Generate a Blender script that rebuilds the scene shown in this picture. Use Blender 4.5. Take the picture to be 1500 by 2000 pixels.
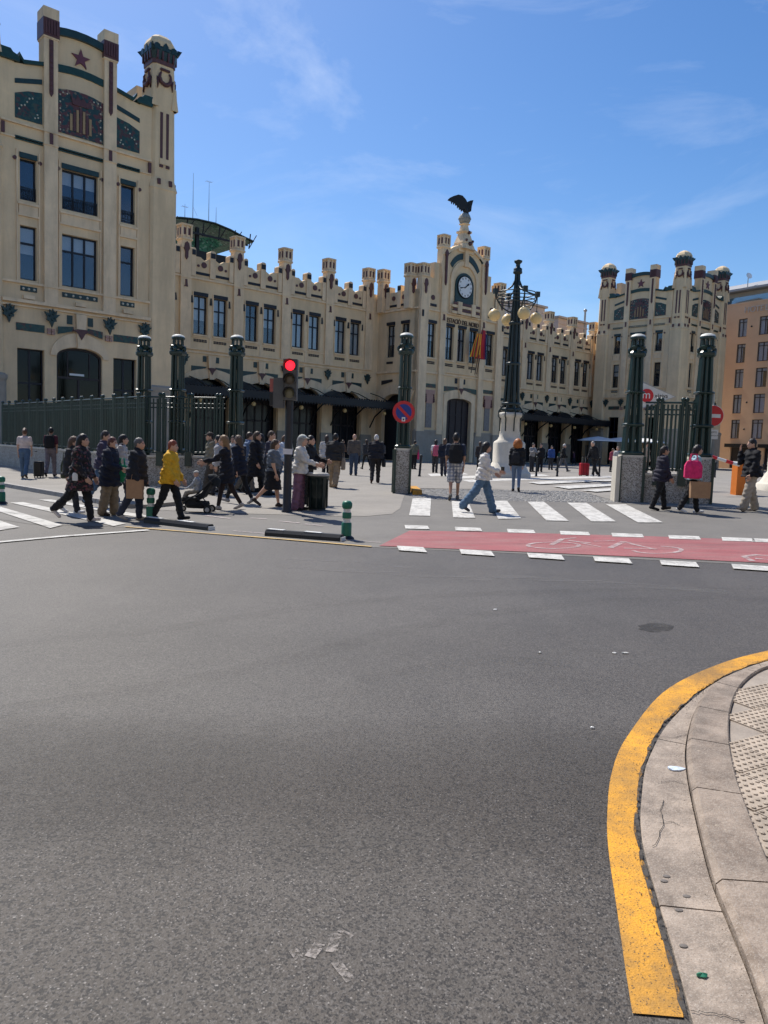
import bpy, bmesh, math, random, time
import numpy as np
from mathutils import Vector, Matrix
from mathutils.geometry import tessellate_polygon
T0 = time.time()
R = math.radians
PI = math.pi
for o in list(bpy.data.objects): bpy.data.objects.remove(o)
scene = bpy.context.scene
COL = scene.collection

# ------------------------------------------------------------------ camera
EYE = 1.75
FPX, PITCH, ROLL = 1506.0, .086, .036
cp, sp, cr, sr = math.cos(PITCH), math.sin(PITCH), math.cos(ROLL), math.sin(ROLL)
_f = Vector((0, cp, -sp)); _u = Vector((0, sp, cp)); _r = Vector((1, 0, 0))
cam_r = _r*cr + _u*sr; cam_u = _u*cr - _r*sr
cd = bpy.data.cameras.new('camera'); cam = bpy.data.objects.new('camera', cd); COL.objects.link(cam)
m = Matrix.Identity(4)
for i in range(3): m[i][0], m[i][1], m[i][2] = cam_r[i], cam_u[i], -_f[i]
m[2][3] = EYE
cam.matrix_world = m
cd.sensor_fit = 'VERTICAL'; cd.sensor_height = 24; cd.lens = FPX/2000*24
cd.clip_start = .05; cd.clip_end = 3000
scene.camera = cam

# ------------------------------------------------------------------ light
SUN_EL = R(54)
sun_h = Vector((-.56, .83, 0)).normalized()
sun_dir = Vector((sun_h.x*math.cos(SUN_EL), sun_h.y*math.cos(SUN_EL), math.sin(SUN_EL)))
sd = bpy.data.lights.new('sun', 'SUN'); sd.energy = 4.6; sd.angle = R(.53); sd.color = (1, .955, .88)
so = bpy.data.objects.new('sun', sd); COL.objects.link(so); so.location = (-40, 60, 80)
so.rotation_euler = (-sun_dir).to_track_quat('-Z', 'Y').to_euler()
w = bpy.data.worlds.new('World'); scene.world = w; w.use_nodes = True
nt = w.node_tree; nt.nodes.clear()
def wn(t, **k):
    n = nt.nodes.new(t)
    for a, b in k.items(): setattr(n, a, b)
    return n
sky = wn('ShaderNodeTexSky', sky_type='NISHITA', sun_disc=False, sun_elevation=SUN_EL,
         sun_rotation=math.atan2(sun_h.x, sun_h.y), altitude=10, air_density=1.0, dust_density=.6, ozone_density=2.6)
tc = wn('ShaderNodeTexCoord')
mp = wn('ShaderNodeMapping'); mp.inputs['Scale'].default_value = (1.3, 1.3, 3.6); mp.inputs['Rotation'].default_value = (.12, .3, .5); mp.inputs['Location'].default_value = (1.7, .2, .2)
nz = wn('ShaderNodeTexNoise'); nz.inputs['Scale'].default_value = 2.1; nz.inputs['Detail'].default_value = 9; nz.inputs['Roughness'].default_value = .62; nz.inputs['Distortion'].default_value = .9
n2 = wn('ShaderNodeTexNoise'); n2.inputs['Scale'].default_value = 1.7; n2.inputs['Detail'].default_value = 2
rp = wn('ShaderNodeValToRGB'); rp.color_ramp.elements[0].position = .50; rp.color_ramp.elements[1].position = .80
rp2 = wn('ShaderNodeValToRGB'); rp2.color_ramp.elements[0].position = .42; rp2.color_ramp.elements[1].position = .68
mul = wn('ShaderNodeMath', operation='MULTIPLY'); mul2 = wn('ShaderNodeMath', operation='MULTIPLY'); mul2.inputs[1].default_value = .34
mx = wn('ShaderNodeMix', data_type='RGBA'); mx.inputs['B'].default_value = (8.4, 8.9, 9.8, 1)
hs = wn('ShaderNodeHueSaturation'); hs.inputs['Saturation'].default_value = 1.30; hs.inputs['Hue'].default_value = .505; hs.inputs['Value'].default_value = 1.12
bg = wn('ShaderNodeBackground'); bg.inputs['Strength'].default_value = .098
ow = wn('ShaderNodeOutputWorld')
L = nt.links.new
L(tc.outputs['Generated'], mp.inputs['Vector']); L(mp.outputs['Vector'], nz.inputs['Vector']); L(tc.outputs['Generated'], n2.inputs['Vector'])
L(nz.outputs['Fac'], rp.inputs['Fac']); L(n2.outputs['Fac'], rp2.inputs['Fac'])
L(rp.outputs['Color'], mul.inputs[0]); L(rp2.outputs['Color'], mul.inputs[1]); L(mul.outputs[0], mul2.inputs[0])
L(sky.outputs['Color'], hs.inputs['Color']); L(hs.outputs['Color'], mx.inputs['A']); L(mul2.outputs[0], mx.inputs['Factor'])
L(mx.outputs['Result'], bg.inputs['Color']); L(bg.outputs['Background'], ow.inputs['Surface'])
vs = scene.view_settings
vs.view_transform = 'Standard'; vs.look = 'None'; vs.exposure = .35; vs.gamma = 1; vs.use_curve_mapping = False

# ------------------------------------------------------------------ ground shape
def sat(v, a, b): return max(a, min(b, v))
def g(x, y):
    fade = 1 - sat((y-30)/50, 0, 1)
    gy = .0146*y if y < 30 else .438 - .238*(1-fade)
    return gy + .021*sat(x, -12, 12)*fade
def at(px, py, dz=0.):
    """point of the ground seen at a place of the photograph"""
    x, y = px-750, py-1000
    X = x*cr + y*sr; Y = -x*sr + y*cr
    v = _r*(X/FPX) - _u*(Y/FPX) + _f
    lo, hi = .5, 400.
    for _ in range(60):
        t = (lo+hi)/2
        if EYE + t*v.z > g(t*v.x, t*v.y)+dz: lo = t
        else: hi = t
    return Vector((t*v.x, t*v.y, g(t*v.x, t*v.y)+dz))
def on(x, y, dz=0.): return Vector((x, y, g(x, y)+dz))

# ------------------------------------------------------------------ materials
MATS = {}
def mat(name, col, rough=.75, var=.12, vscale=1.5, bump=0., bscale=40., metal=0., spec=.4, grime=None, grime2=None, speck=None, emit=None, coat=0.):
    """noise-varied principled material in world coordinates"""
    if name in MATS: return MATS[name]
    mt = bpy.data.materials.new(name); mt.use_nodes = True; n = mt.node_tree; ns = n.nodes; lk = n.links.new
    b = ns['Principled BSDF']
    b.inputs['Roughness'].default_value = rough; b.inputs['Metallic'].default_value = metal
    b.inputs['Specular IOR Level'].default_value = spec; b.inputs['Coat Weight'].default_value = coat
    c = (*col, 1)
    b.inputs['Base Color'].default_value = c
    if emit:
        b.inputs['Emission Color'].default_value = (*col, 1); b.inputs['Emission Strength'].default_value = emit
    geo = ns.new('ShaderNodeNewGeometry'); pos = geo.outputs['Position']
    out = None
    if var:
        t = ns.new('ShaderNodeTexNoise'); t.inputs['Scale'].default_value = vscale; t.inputs['Detail'].default_value = 6; t.inputs['Roughness'].default_value = .65
        lk(pos, t.inputs['Vector'])
        mr = ns.new('ShaderNodeMapRange'); mr.inputs['From Min'].default_value = .25; mr.inputs['From Max'].default_value = .75
        mr.inputs['To Min'].default_value = 1-var; mr.inputs['To Max'].default_value = 1+var
        lk(t.outputs['Fac'], mr.inputs['Value'])
        vm = ns.new('ShaderNodeVectorMath'); vm.operation = 'SCALE'; vm.inputs[0].default_value = col
        lk(mr.outputs['Result'], vm.inputs['Scale']); out = vm.outputs['Vector']
    def mixin(fac, colr):
        nonlocal out
        q = ns.new('ShaderNodeMix'); q.data_type = 'RGBA'; q.inputs['B'].default_value = (*colr, 1)
        if out: lk(out, q.inputs['A'])
        else: q.inputs['A'].default_value = c
        lk(fac, q.inputs['Factor']); out = q.outputs['Result']
    for gg in (grime, grime2):            # (colour, amount, scale vector): stains with a shape of their own
        if not gg: continue
        gc, ga, gs = gg
        mpn = ns.new('ShaderNodeMapping'); mpn.inputs['Scale'].default_value = gs; lk(pos, mpn.inputs['Vector'])
        t = ns.new('ShaderNodeTexNoise'); t.inputs['Scale'].default_value = 1; t.inputs['Detail'].default_value = 8; t.inputs['Roughness'].default_value = .7; lk(mpn.outputs['Vector'], t.inputs['Vector'])
        mr = ns.new('ShaderNodeMapRange'); mr.inputs['From Min'].default_value = .44; mr.inputs['From Max'].default_value = .72; mr.inputs['To Max'].default_value = ga
        lk(t.outputs['Fac'], mr.inputs['Value']); mixin(mr.outputs['Result'], gc)
    if speck:            # list of (colour, scale, threshold low, threshold high, amount) voronoi grains
        for sc_, ss, lo, hi, am in speck:
            v = ns.new('ShaderNodeTexVoronoi'); v.inputs['Scale'].default_value = ss; lk(pos, v.inputs['Vector'])
            sx = ns.new('ShaderNodeSeparateColor'); lk(v.outputs['Color'], sx.inputs['Color'])
            mr = ns.new('ShaderNodeMapRange'); mr.inputs['From Min'].default_value = lo; mr.inputs['From Max'].default_value = hi; mr.inputs['To Max'].default_value = am
            lk(sx.outputs[0], mr.inputs['Value']); mixin(mr.outputs['Result'], sc_)
    if out: lk(out, b.inputs['Base Color'])
    if bump:
        t = ns.new('ShaderNodeTexNoise'); t.inputs['Scale'].default_value = bscale; t.inputs['Detail'].default_value = 4; lk(pos, t.inputs['Vector'])
        bp = ns.new('ShaderNodeBump'); bp.inputs['Strength'].default_value = bump; bp.inputs['Distance'].default_value = .6/bscale
        lk(t.outputs['Fac'], bp.inputs['Height']); lk(bp.outputs['Normal'], b.inputs['Normal'])
    MATS[name] = mt; return mt
def glass(name, tint, refl=.03, rough=.03):
    if name in MATS: return MATS[name]
    mt = bpy.data.materials.new(name); mt.use_nodes = True; n = mt.node_tree; n.nodes.clear(); lk = n.links.new
    o = n.nodes.new('ShaderNodeOutputMaterial'); mxs = n.nodes.new('ShaderNodeMixShader'); tr = n.nodes.new('ShaderNodeBsdfTransparent'); gl = n.nodes.new('ShaderNodeBsdfGlossy'); lw = n.nodes.new('ShaderNodeLayerWeight')
    pw = n.nodes.new('ShaderNodeMath'); pw.operation = 'POWER'; pw.inputs[1].default_value = 3.5
    ml_ = n.nodes.new('ShaderNodeMath'); ml_.operation = 'MULTIPLY_ADD'; ml_.inputs[1].default_value = .8; ml_.inputs[2].default_value = refl
    tr.inputs['Color'].default_value = (*tint, 1); gl.inputs['Roughness'].default_value = rough; gl.inputs['Color'].default_value = (.9, .93, 1, 1)
    lk(lw.outputs['Facing'], pw.inputs[0]); lk(pw.outputs[0], ml_.inputs[0]); lk(ml_.outputs[0], mxs.inputs[0]); lk(tr.outputs[0], mxs.inputs[1]); lk(gl.outputs[0], mxs.inputs[2]); lk(mxs.outputs[0], o.inputs['Surface'])
    MATS[name] = mt; return mt
def patchy(name, col, scale, lo, hi, amount=1., rough=.75):
    """worn film: shows only where a noise says so, the road comes through elsewhere"""
    if name in MATS: return MATS[name]
    mt = mat(name, col, rough, .2, 8); n = mt.node_tree; ns = n.nodes; lk = n.links.new
    geo = ns.new('ShaderNodeNewGeometry'); mp_ = ns.new('ShaderNodeMapping'); mp_.inputs['Scale'].default_value = scale; lk(geo.outputs['Position'], mp_.inputs['Vector'])
    t = ns.new('ShaderNodeTexNoise'); t.inputs['Scale'].default_value = 1; t.inputs['Detail'].default_value = 8; t.inputs['Roughness'].default_value = .7; lk(mp_.outputs['Vector'], t.inputs['Vector'])
    mr = ns.new('ShaderNodeMapRange'); mr.inputs['From Min'].default_value = lo; mr.inputs['From Max'].default_value = hi; mr.inputs['To Max'].default_value = amount; lk(t.outputs['Fac'], mr.inputs['Value'])
    lk(mr.outputs['Result'], ns['Principled BSDF'].inputs['Alpha']); return mt

CREAM = mat('cream stucco', (.83, .620, .372), .85, .12, .55, .15, 30, grime=((.42, .31, .19), .5, (.8, .8, .11)), grime2=((.60, .47, .31), .6, (.13, .13, .2)))
CREAMT = mat('cream trim', (.84, .64, .41), .8, .12, 1.2, .12, 30, grime=((.42, .31, .19), .55, (1.3, 1.3, .25)))
STONE = mat('grey plinth stone', (.36, .31, .25), .85, .15, 1.5, .3, 20)
RED = mat('oxblood ceramic', (.105, .042, .042), .45, .25, 3)
STAR = mat('star ceramic', (.15, .045, .06), .45, .15, 3)
GREEN = mat('green tile', (.014, .050, .040), .35, .35, 4)
DGREEN = mat('bottle green tile', (.016, .042, .042), .35, .35, 4)
TILE = mat('floral tile', (.015, .055, .052), .35, .35, 3, speck=[((.10, .035, .03), 5.5, .66, .70, .8), ((.05, .09, .06), 8, .7, .75, .6)])
CREST = mat('crest tile', (.02, .05, .05), .4, .35, 3, speck=[((.12, .035, .035), 4.5, .5, .55, .85), ((.28, .22, .14), 9.0, .88, .91, .6)])
OCHRE = mat('ochre stripe', (.36, .24, .12), .5, .15, 3)
FRAME = mat('dark window frame', (.012, .014, .022), .5, .2, 2)
WOODD = mat('dark door wood', (.030, .022, .024), .55, .25, 1.5)
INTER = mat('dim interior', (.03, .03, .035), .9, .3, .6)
BLIND = mat('pale blind', (.62, .62, .60), .8, .06, 2)
PANE = glass('window glass', (.85, .88, .9), .07)
IRON = mat('black canopy iron', (.010, .011, .014), .5, .3, 2)
FENCE = mat('green iron paint', (.005, .025, .021), .35, .3, 3, .08, 60, spec=.55, grime=((.02, .06, .05), .5, (2, 2, .6)))
LAMPG = mat('dark lamp iron', (.008, .020, .020), .4, .3, 3, .08, 50, spec=.55)
GLOBE = mat('ivory glass globe', (.78, .56, .25), .3, .05, 4, spec=.5)
PALE = mat('pale cap', (.62, .62, .56), .6, .1, 5)
PEBBLE = mat('pebbledash', (.35, .32, .28), .9, .18, 2, .9, 55, speck=[((.52, .50, .46), 38, .62, .7, .8), ((.07, .06, .055), 38, .0, .01, 0), ((.09, .08, .07), 55, .72, .8, .8)])
LIME = mat('pale limestone', (.62, .57, .48), .8, .10, 1.5, .2, 25, grime=((.32, .28, .22), .5, (1.3, 1.3, .5)))
CONC = mat('grey concrete', (.30, .28, .26), .85, .15, 2, .3, 30)
WHITEP = mat('white road paint', (.55, .53, .49), .75, .10, 3, .3, 120, grime=((.22, .205, .185), .95, (5.5, 3.0, 3.5)), speck=[((.25, .235, .21), 60, .86, .92, .6)])
BLACK = mat('black plastic', (.010, .010, .011), .5, .2, 5)
STEEL = mat('galvanised steel', (.35, .36, .36), .45, .1, 6, metal=.6)

# ------------------------------------------------------------------ mesh helpers
class MB:
    def __init__(s): s.v = []; s.f = []; s.m = []; s.sm = []
    def add(s, vs_, fs, mi=0, smooth=False):
        b = len(s.v); s.v += [tuple(p) for p in vs_]
        for f in fs: s.f.append(tuple(b+i for i in f)); s.m.append(mi); s.sm.append(smooth)
        return s
    def box(s, x0, x1, y0, y1, z0, z1, mi=0, tx=0., ty=0.):
        """box; tx, ty taper the top by so much on each side"""
        v = [(x0, y0, z0), (x1, y0, z0), (x1, y1, z0), (x0, y1, z0), (x0+tx, y0+ty, z1), (x1-tx, y0+ty, z1), (x1-tx, y1-ty, z1), (x0+tx, y1-ty, z1)]
        return s.add(v, [(3, 2, 1, 0), (4, 5, 6, 7), (0, 1, 5, 4), (1, 2, 6, 5), (2, 3, 7, 6), (3, 0, 4, 7)], mi)
    def prism(s, poly, y0, y1, mi=0):
        """(x, z) polygon extruded from y0 (front) to y1"""
        n = len(poly)
        if sum(poly[i][0]*poly[(i+1) % n][1]-poly[(i+1) % n][0]*poly[i][1] for i in range(n)) < 0: poly = poly[::-1]
        tri = tessellate_polygon([[Vector((p[0], p[1], 0)) for p in poly]])
        vs_ = [(p[0], y0, p[1]) for p in poly] + [(p[0], y1, p[1]) for p in poly]
        fs = []
        for a, b, c in tri:
            A, B_, C_ = poly[a], poly[b], poly[c]
            if (B_[0]-A[0])*(C_[1]-A[1])-(C_[0]-A[0])*(B_[1]-A[1]) < 0: b, c = c, b
            fs += [(a, b, c), (a+n, c+n, b+n)]
        fs += [(i, i+n, (i+1) % n+n, (i+1) % n) for i in range(n)]
        return s.add(vs_, fs, mi)
    def slab(s, poly, z0, z1, mi=0):
        """(x, y) polygon extruded in z"""
        q = MB().prism([(p[0], p[1]) for p in poly], 0, 1)
        return s.add([(x, z, z1 if y < .5 else z0) for x, y, z in q.v], q.f, mi)
    def wall(s, outer, holes, y, depth, mi=0, mr=None):
        """flat wall in the (x, z) plane with real openings and reveals"""
        if mr is None: mr = mi
        loops = [outer]+holes; flat = [p for l in loops for p in l]
        tri = tessellate_polygon([[Vector((p[0], p[1], 0)) for p in l] for l in loops])
        fs = []
        for a, b, c in tri:
            A, B_, C_ = flat[a], flat[b], flat[c]
            if (B_[0]-A[0])*(C_[1]-A[1])-(C_[0]-A[0])*(B_[1]-A[1]) < 0: b, c = c, b
            fs.append((a, b, c))
        s.add([(p[0], y, p[1]) for p in flat], fs, mi)
        for l in loops:
            n = len(l)
            ar = sum(l[i][0]*l[(i+1) % n][1]-l[(i+1) % n][0]*l[i][1] for i in range(n))
            out = (l is outer)
            q = [(i, i+n, (i+1) % n+n, (i+1) % n) for i in range(n)]
            if (ar > 0) != out: q = [f[::-1] for f in q]
            s.add([(p[0], y, p[1]) for p in l]+[(p[0], y+depth, p[1]) for p in l], q, mr)
        return s
    def tube(s, pts, r, n=8, mi=0, caps=True, smooth=True):
        pts = [Vector(p) for p in pts]; rs = r if isinstance(r, (list, tuple)) else [r]*len(pts)
        vs_ = []; up0 = None
        for i, p in enumerate(pts):
            d = (pts[min(i+1, len(pts)-1)]-pts[max(i-1, 0)])
            d = d.normalized() if d.length > 1e-9 else Vector((0, 0, 1))
            if up0 is None: a = d.orthogonal().normalized()
            else: a = (up0-d*up0.dot(d)); a = a.normalized() if a.length > 1e-6 else d.orthogonal().normalized()
            up0 = a; b = d.cross(a)
            for k in range(n):
                th = 2*PI*k/n; vs_.append(p+(a*math.cos(th)+b*math.sin(th))*rs[i])
        fs = [(i*n+k, i*n+(k+1) % n, (i+1)*n+(k+1) % n, (i+1)*n+k) for i in range(len(pts)-1) for k in range(n)]
        s.add(vs_, fs, mi, smooth)
        if caps:
            N = len(pts)
            s.add(vs_[:n], [tuple(range(n))[::-1]], mi); s.add(vs_[(N-1)*n:], [tuple(range(n))], mi)
        return s
    def lathe(s, prof, n=16, c=(0, 0, 0), mi=0, smooth=True, rot=0., sq=0.):
        """profile [(r, z)] spun round z; sq > 0 squares the section"""
        vs_ = []
        for r, z in prof:
            for k in range(n):
                th = 2*PI*k/n+rot
                q = 1.
                if sq: q = 1+sq*(1/max(abs(math.cos(th)), abs(math.sin(th)))-1)
                vs_.append((c[0]+r*q*math.cos(th), c[1]+r*q*math.sin(th), c[2]+z))
        N = len(prof)
        fs = [(i*n+k, i*n+(k+1) % n, (i+1)*n+(k+1) % n, (i+1)*n+k) for i in range(N-1) for k in range(n)]
        s.add(vs_, fs, mi, smooth)
        if prof[0][0] > 1e-4: s.add(vs_[:n], [tuple(range(n))[::-1]], mi)
        if prof[-1][0] > 1e-4: s.add(vs_[(N-1)*n:], [tuple(range(n))], mi)
        return s
    def ball(s, c, r, n=12, mi=0, sx=1, sy=1, sz=1):
        h = n//2; prof = [(math.sin(PI*i/h), -math.cos(PI*i/h)) for i in range(h+1)]
        q = MB().lathe([(max(a, 1e-5), b) for a, b in prof], n)
        return s.add([(c[0]+x*r*sx, c[1]+y*r*sy, c[2]+z*r*sz) for x, y, z in q.v], q.f, mi, True)
    def octo(s, levels, mi=0, c=(0, 0)):
        """stacked square sections with cut corners: (z, half, cut)"""
        vs_ = []
        for z, h, k in levels:
            k = max(k, .001)
            vs_ += [(c[0]+x, c[1]+y, z) for x, y in ((h, -h+k), (h, h-k), (h-k, h), (-h+k, h), (-h, h-k), (-h, -h+k), (-h+k, -h), (h-k, -h))]
        N = len(levels)
        fs = [(i*8+k, i*8+(k+1) % 8, (i+1)*8+(k+1) % 8, (i+1)*8+k) for i in range(N-1) for k in range(8)]
        fs += [tuple(range(8))[::-1], tuple((N-1)*8+k for k in range(8))]
        return s.add(vs_, fs, mi)
    def xf(s, f): s.v = [tuple(f(*p)) for p in s.v]; return s
    def scale(s, k): return s.xf(lambda x, y, z: (x*k, y*k, z*k))
    def mesh(s, name, mats, fix=False):
        me = bpy.data.meshes.new(name); me.from_pydata(s.v, [], s.f)
        for m_ in (mats if isinstance(mats, (list, tuple)) else [mats]): me.materials.append(m_)
        me.polygons.foreach_set('material_index', s.m); me.polygons.foreach_set('use_smooth', s.sm)
        if fix:
            bm = bmesh.new(); bm.from_mesh(me); bmesh.ops.recalc_face_normals(bm, faces=bm.faces); bm.to_mesh(me); bm.free()
        me.update(); return me
def put(name, me, parent=None, loc=(0, 0, 0), rz=0., rot=None, scale=None):
    o = bpy.data.objects.new(name, me); COL.objects.link(o)
    o.location = loc; o.rotation_euler = rot if rot else (0, 0, rz)
    if scale: o.scale = scale
    if parent: o.parent = parent
    return o
def tag(o, label=None, cat=None, group=None, kind=None):
    if label: o['label'] = label
    if cat: o['category'] = cat
    if group: o['group'] = group
    if kind: o['kind'] = kind
    return o
def thing(name, label, cat, loc=(0, 0, 0), rz=0., group=None):
    return tag(put(name, None, None, loc, rz), label, cat, group)
def copy_tree(o, parent=None):
    c = o.copy(); COL.objects.link(c); c.parent = parent
    for ch in list(o.children): copy_tree(ch, c)
    return c
CACHE = {}
def cached(key, fn):
    if key not in CACHE: CACHE[key] = fn()
    return CACHE[key]
rnd = random.Random(7)
def lerp(a, b, t): return a+(b-a)*t
def arc(cx, cz, rx, rz_, a0, a1, n): return [(cx+rx*math.cos(lerp(a0, a1, i/n)), cz+rz_*math.sin(lerp(a0, a1, i/n))) for i in range(n+1)]

# ================================================================== THE GROUND
ASPH = mat('dark asphalt', (.076, .065, .054), .57, .14, .35, 1., 150, spec=.36, grime=((.118, .105, .092), .8, (.22, .35, 1)), grime2=((.042, .036, .031), .75, (.55, .28, 1)),
           speck=[((.150, .137, .122), 130, .66, .92, .6), ((.022, .019, .017), 115, .62, .84, .7)])
ASPH2 = mat('worn grey asphalt', (.150, .138, .122), .8, .16, .8, .6, 120, grime=((.08, .074, .068), .6, (.6, .6, 1)), speck=[((.24, .22, .2), 110, .75, .82, .5), ((.05, .047, .043), 110, .84, .9, .5)])
PAVE = mat('plaza paving', (.235, .213, .185), .85, .14, .9, .4, 60, grime=((.15, .135, .118), .6, (.8, .8, 1)), speck=[((.32, .30, .27), 60, .7, .8, .4)])
REDL = mat('red bike lane', (.30, .085, .088), .8, .18, 1.2, .5, 120, grime=((.30, .175, .16), .8, (.8, 2.6, 1)), grime2=((.16, .07, .07), .7, (.5, 3, 1)), speck=[((.12, .04, .045), 100, .82, .88, .5)])
YEL = mat('yellow line paint', (.70, .325, .024), .78, .16, 2.5, .9, 110, grime=((.30, .17, .05), .85, (7, 7, 7)), grime2=((.11, .08, .05), .8, (2.2, 1.2, 3)), speck=[((.36, .18, .03), 260, .74, .90, .5), ((.06, .045, .03), 210, .93, .96, .8)])
YELT = mat('thin amber line', (.55, .36, .12), .8, .15, 3, grime=((.2, .17, .13), .8, (4, 4, 4)))
GUT = mat('gutter concrete', (.355, .285, .225), .88, .25, 4, .6, 70, grime2=((.14, .11, .09), .8, (2.8, 3.6, 2)), grime=((.15, .12, .095), .95, (9, 7, 4)), speck=[((.46, .41, .35), 240, .75, .85, .35), ((.14, .12, .10), 260, .86, .93, .4)])
KERB = mat('kerb granite', (.29, .228, .178), .85, .28, 5, .6, 60, grime2=((.10, .08, .065), .8, (3.3, 2.6, 2)), grime=((.13, .095, .07), .95, (8, 8, 4)), speck=[((.42, .38, .33), 260, .75, .85, .35)])
TACT = mat('tactile paver', (.42, .345, .27), .85, .2, 5, .4, 80, grime=((.20, .165, .13), .85, (4, 4, 3)))
COBB = mat('granite setts', (.25, .24, .225), .75, .35, 5, .5, 40)

def drape(name, poly, dz, ma, kind='structure', parent=None, thick=0.):
    """a sheet of paving laid over the ground shape"""
    bm = bmesh.new()
    tri = tessellate_polygon([[Vector((p[0], p[1], 0)) for p in poly]])
    vs_ = [bm.verts.new((p[0], p[1], 0)) for p in poly]
    for a, b, c in tri:
        try: bm.faces.new((vs_[a], vs_[b], vs_[c]))
        except ValueError: pass
    xs = [p[0] for p in poly]; ys = [p[1] for p in poly]
    cuts = [((x, 0, 0), (1, 0, 0)) for x in (-12, -6, 0, 6, 12) if min(xs) < x < max(xs)] + [((0, y, 0), (0, 1, 0)) for y in (30, 36, 42, 48, 56, 64, 72, 80) if min(ys) < y < max(ys)]
    for co, no in cuts:
        bmesh.ops.bisect_plane(bm, geom=bm.verts[:]+bm.edges[:]+bm.faces[:], plane_co=co, plane_no=no)
    for v in bm.verts: v.co.z = g(v.co.x, v.co.y)+dz
    bmesh.ops.recalc_face_normals(bm, faces=bm.faces)
    for f in bm.faces:
        if f.normal.z < 0: f.normal_flip()
    if thick:
        be = [e for e in bm.edges if e.is_boundary]
        r_ = bmesh.ops.extrude_edge_only(bm, edges=be)
        for v in [v for v in r_['geom'] if isinstance(v, bmesh.types.BMVert)]: v.co.z -= thick
        bmesh.ops.recalc_face_normals(bm, faces=bm.faces)
        top = max(bm.faces, key=lambda f: abs(f.normal.z))
        if top.normal.z < 0: bmesh.ops.reverse_faces(bm, faces=bm.faces)
    me = bpy.data.meshes.new(name); bm.to_mesh(me); bm.free(); me.materials.append(ma)
    o = put(name, me, parent)
    if kind and not parent: tag(o, kind=kind)
    return o
def pxp(*pts): return [at(*p)[:2] for p in pts]
def ribbon(pts, w_):
    """polygon of a painted stroke along world points"""
    pts = [Vector((p[0], p[1])) for p in pts]; l, r = [], []
    for i, p in enumerate(pts):
        d = (pts[min(i+1, len(pts)-1)]-pts[max(i-1, 0)]).normalized(); n = Vector((-d.y, d.x))*w_/2
        l.append(p+n); r.append(p-n)
    return [tuple(p) for p in l+r[::-1]]

bmx = [-700, -120, -60, -30, -18, -12, -6, 0, 6, 12, 18, 30, 60, 120, 700]; bmy = [-80, -5, 2, 10, 20, 30, 36, 42, 48, 56, 64, 72, 80, 120, 300, 1500]
q = MB(); nx = len(bmx)
q.add([(x, y, g(x, y)) for y in bmy for x in bmx], [(j*nx+i, j*nx+i+1, (j+1)*nx+i+1, (j+1)*nx+i) for j in range(len(bmy)-1) for i in range(nx-1)])
tag(put('road', q.mesh('road', ASPH)), kind='structure')
ASPH3 = mat('coarse asphalt', (.078, .065, .053), .62, .18, .6, 1., 130, spec=.33, grime=((.098, .087, .076), .8, (.5, .6, 1)), grime2=((.045, .039, .033), .6, (.9, .6, 1)), speck=[((.145, .132, .12), 135, .68, .92, .6), ((.018, .016, .015), 115, .60, .80, .8), ((.34, .31, .28), 190, .985, .99, .6)])
def fade_in_y(mt, y0, y1, wob):
    """ragged wear boundary: the sheet thins out across the road"""
    n = mt.node_tree; ns = n.nodes; lk = n.links.new
    geo = ns.new('ShaderNodeNewGeometry'); sx = ns.new('ShaderNodeSeparateXYZ'); lk(geo.outputs['Position'], sx.inputs[0])
    t = ns.new('ShaderNodeTexNoise'); t.inputs['Scale'].default_value = 2.2; t.inputs['Detail'].default_value = 10; t.inputs['Roughness'].default_value = .75; lk(geo.outputs['Position'], t.inputs['Vector'])
    ma = ns.new('ShaderNodeMath'); ma.operation = 'MULTIPLY_ADD'; ma.inputs[1].default_value = wob; lk(t.outputs['Fac'], ma.inputs[0]); lk(sx.outputs['Y'], ma.inputs[2])
    mr = ns.new('ShaderNodeMapRange'); mr.inputs['From Min'].default_value = y0+wob*.5; mr.inputs['From Max'].default_value = y1+wob*.5; lk(ma.outputs[0], mr.inputs['Value']); lk(mr.outputs['Result'], ns['Principled BSDF'].inputs['Alpha'])
fade_in_y(ASPH3, 4.7, 2.9, .9)
_pr = random.Random(8)
COARSE = [(-9, -4), (-9, 6), (2.4, 6), (1.6, 4.7), (1.18, 3.75), (1.02, 3.2), (.86, 2.6), (.78, 2.0), (.7, -4)]
drape('coarse_road', COARSE, .002, ASPH3)
near_edge = pxp((60, 1024), (250, 1030), (420, 1043), (560, 1055), (720, 1069), (1000, 1081), (1250, 1093), (1560, 1108))
drape('side_lane', [(-16, 21)]+near_edge+[(30, 8), (30, 24.5), (-16, 25)], .004, ASPH2)
plaza = [(-5.8, 17.2), (-4.2, 16.75), (-2.8, 16.45), (-1.2, 16.25), (-.35, 16.35), (.18, 16.9), (.38, 18.2), (.46, 20), (.62, 23), (.75, 25.2), (6.3, 24.9), (6.4, 21.6), (6.5, 20.3), (9, 19.3), (14, 18.3), (40, 15), (75, 20), (90, 130), (-70, 130), (-60, 60), (-30, 44), (-8, 25)]
drape('plaza', plaza, .010, PAVE)
kerb_foot = [Vector((-30, 42.3)), Vector((-11.67, 23.34)), Vector((-7.88, 19.39)), Vector((-5.9, 17.3)), Vector((-5.3, 17.2))]
drape('pavement', [tuple(p) for p in kerb_foot]+[(-4.9, 18), (-5.0, 23.2), (-7.2, 23.2), (-17.2, 34.6), (-33, 52)], .10, PAVE, thick=.1)
kerbroot = tag(put('kerb', None, None, on(-7.88, 19.39)), kind='structure')
ln = 0
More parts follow.
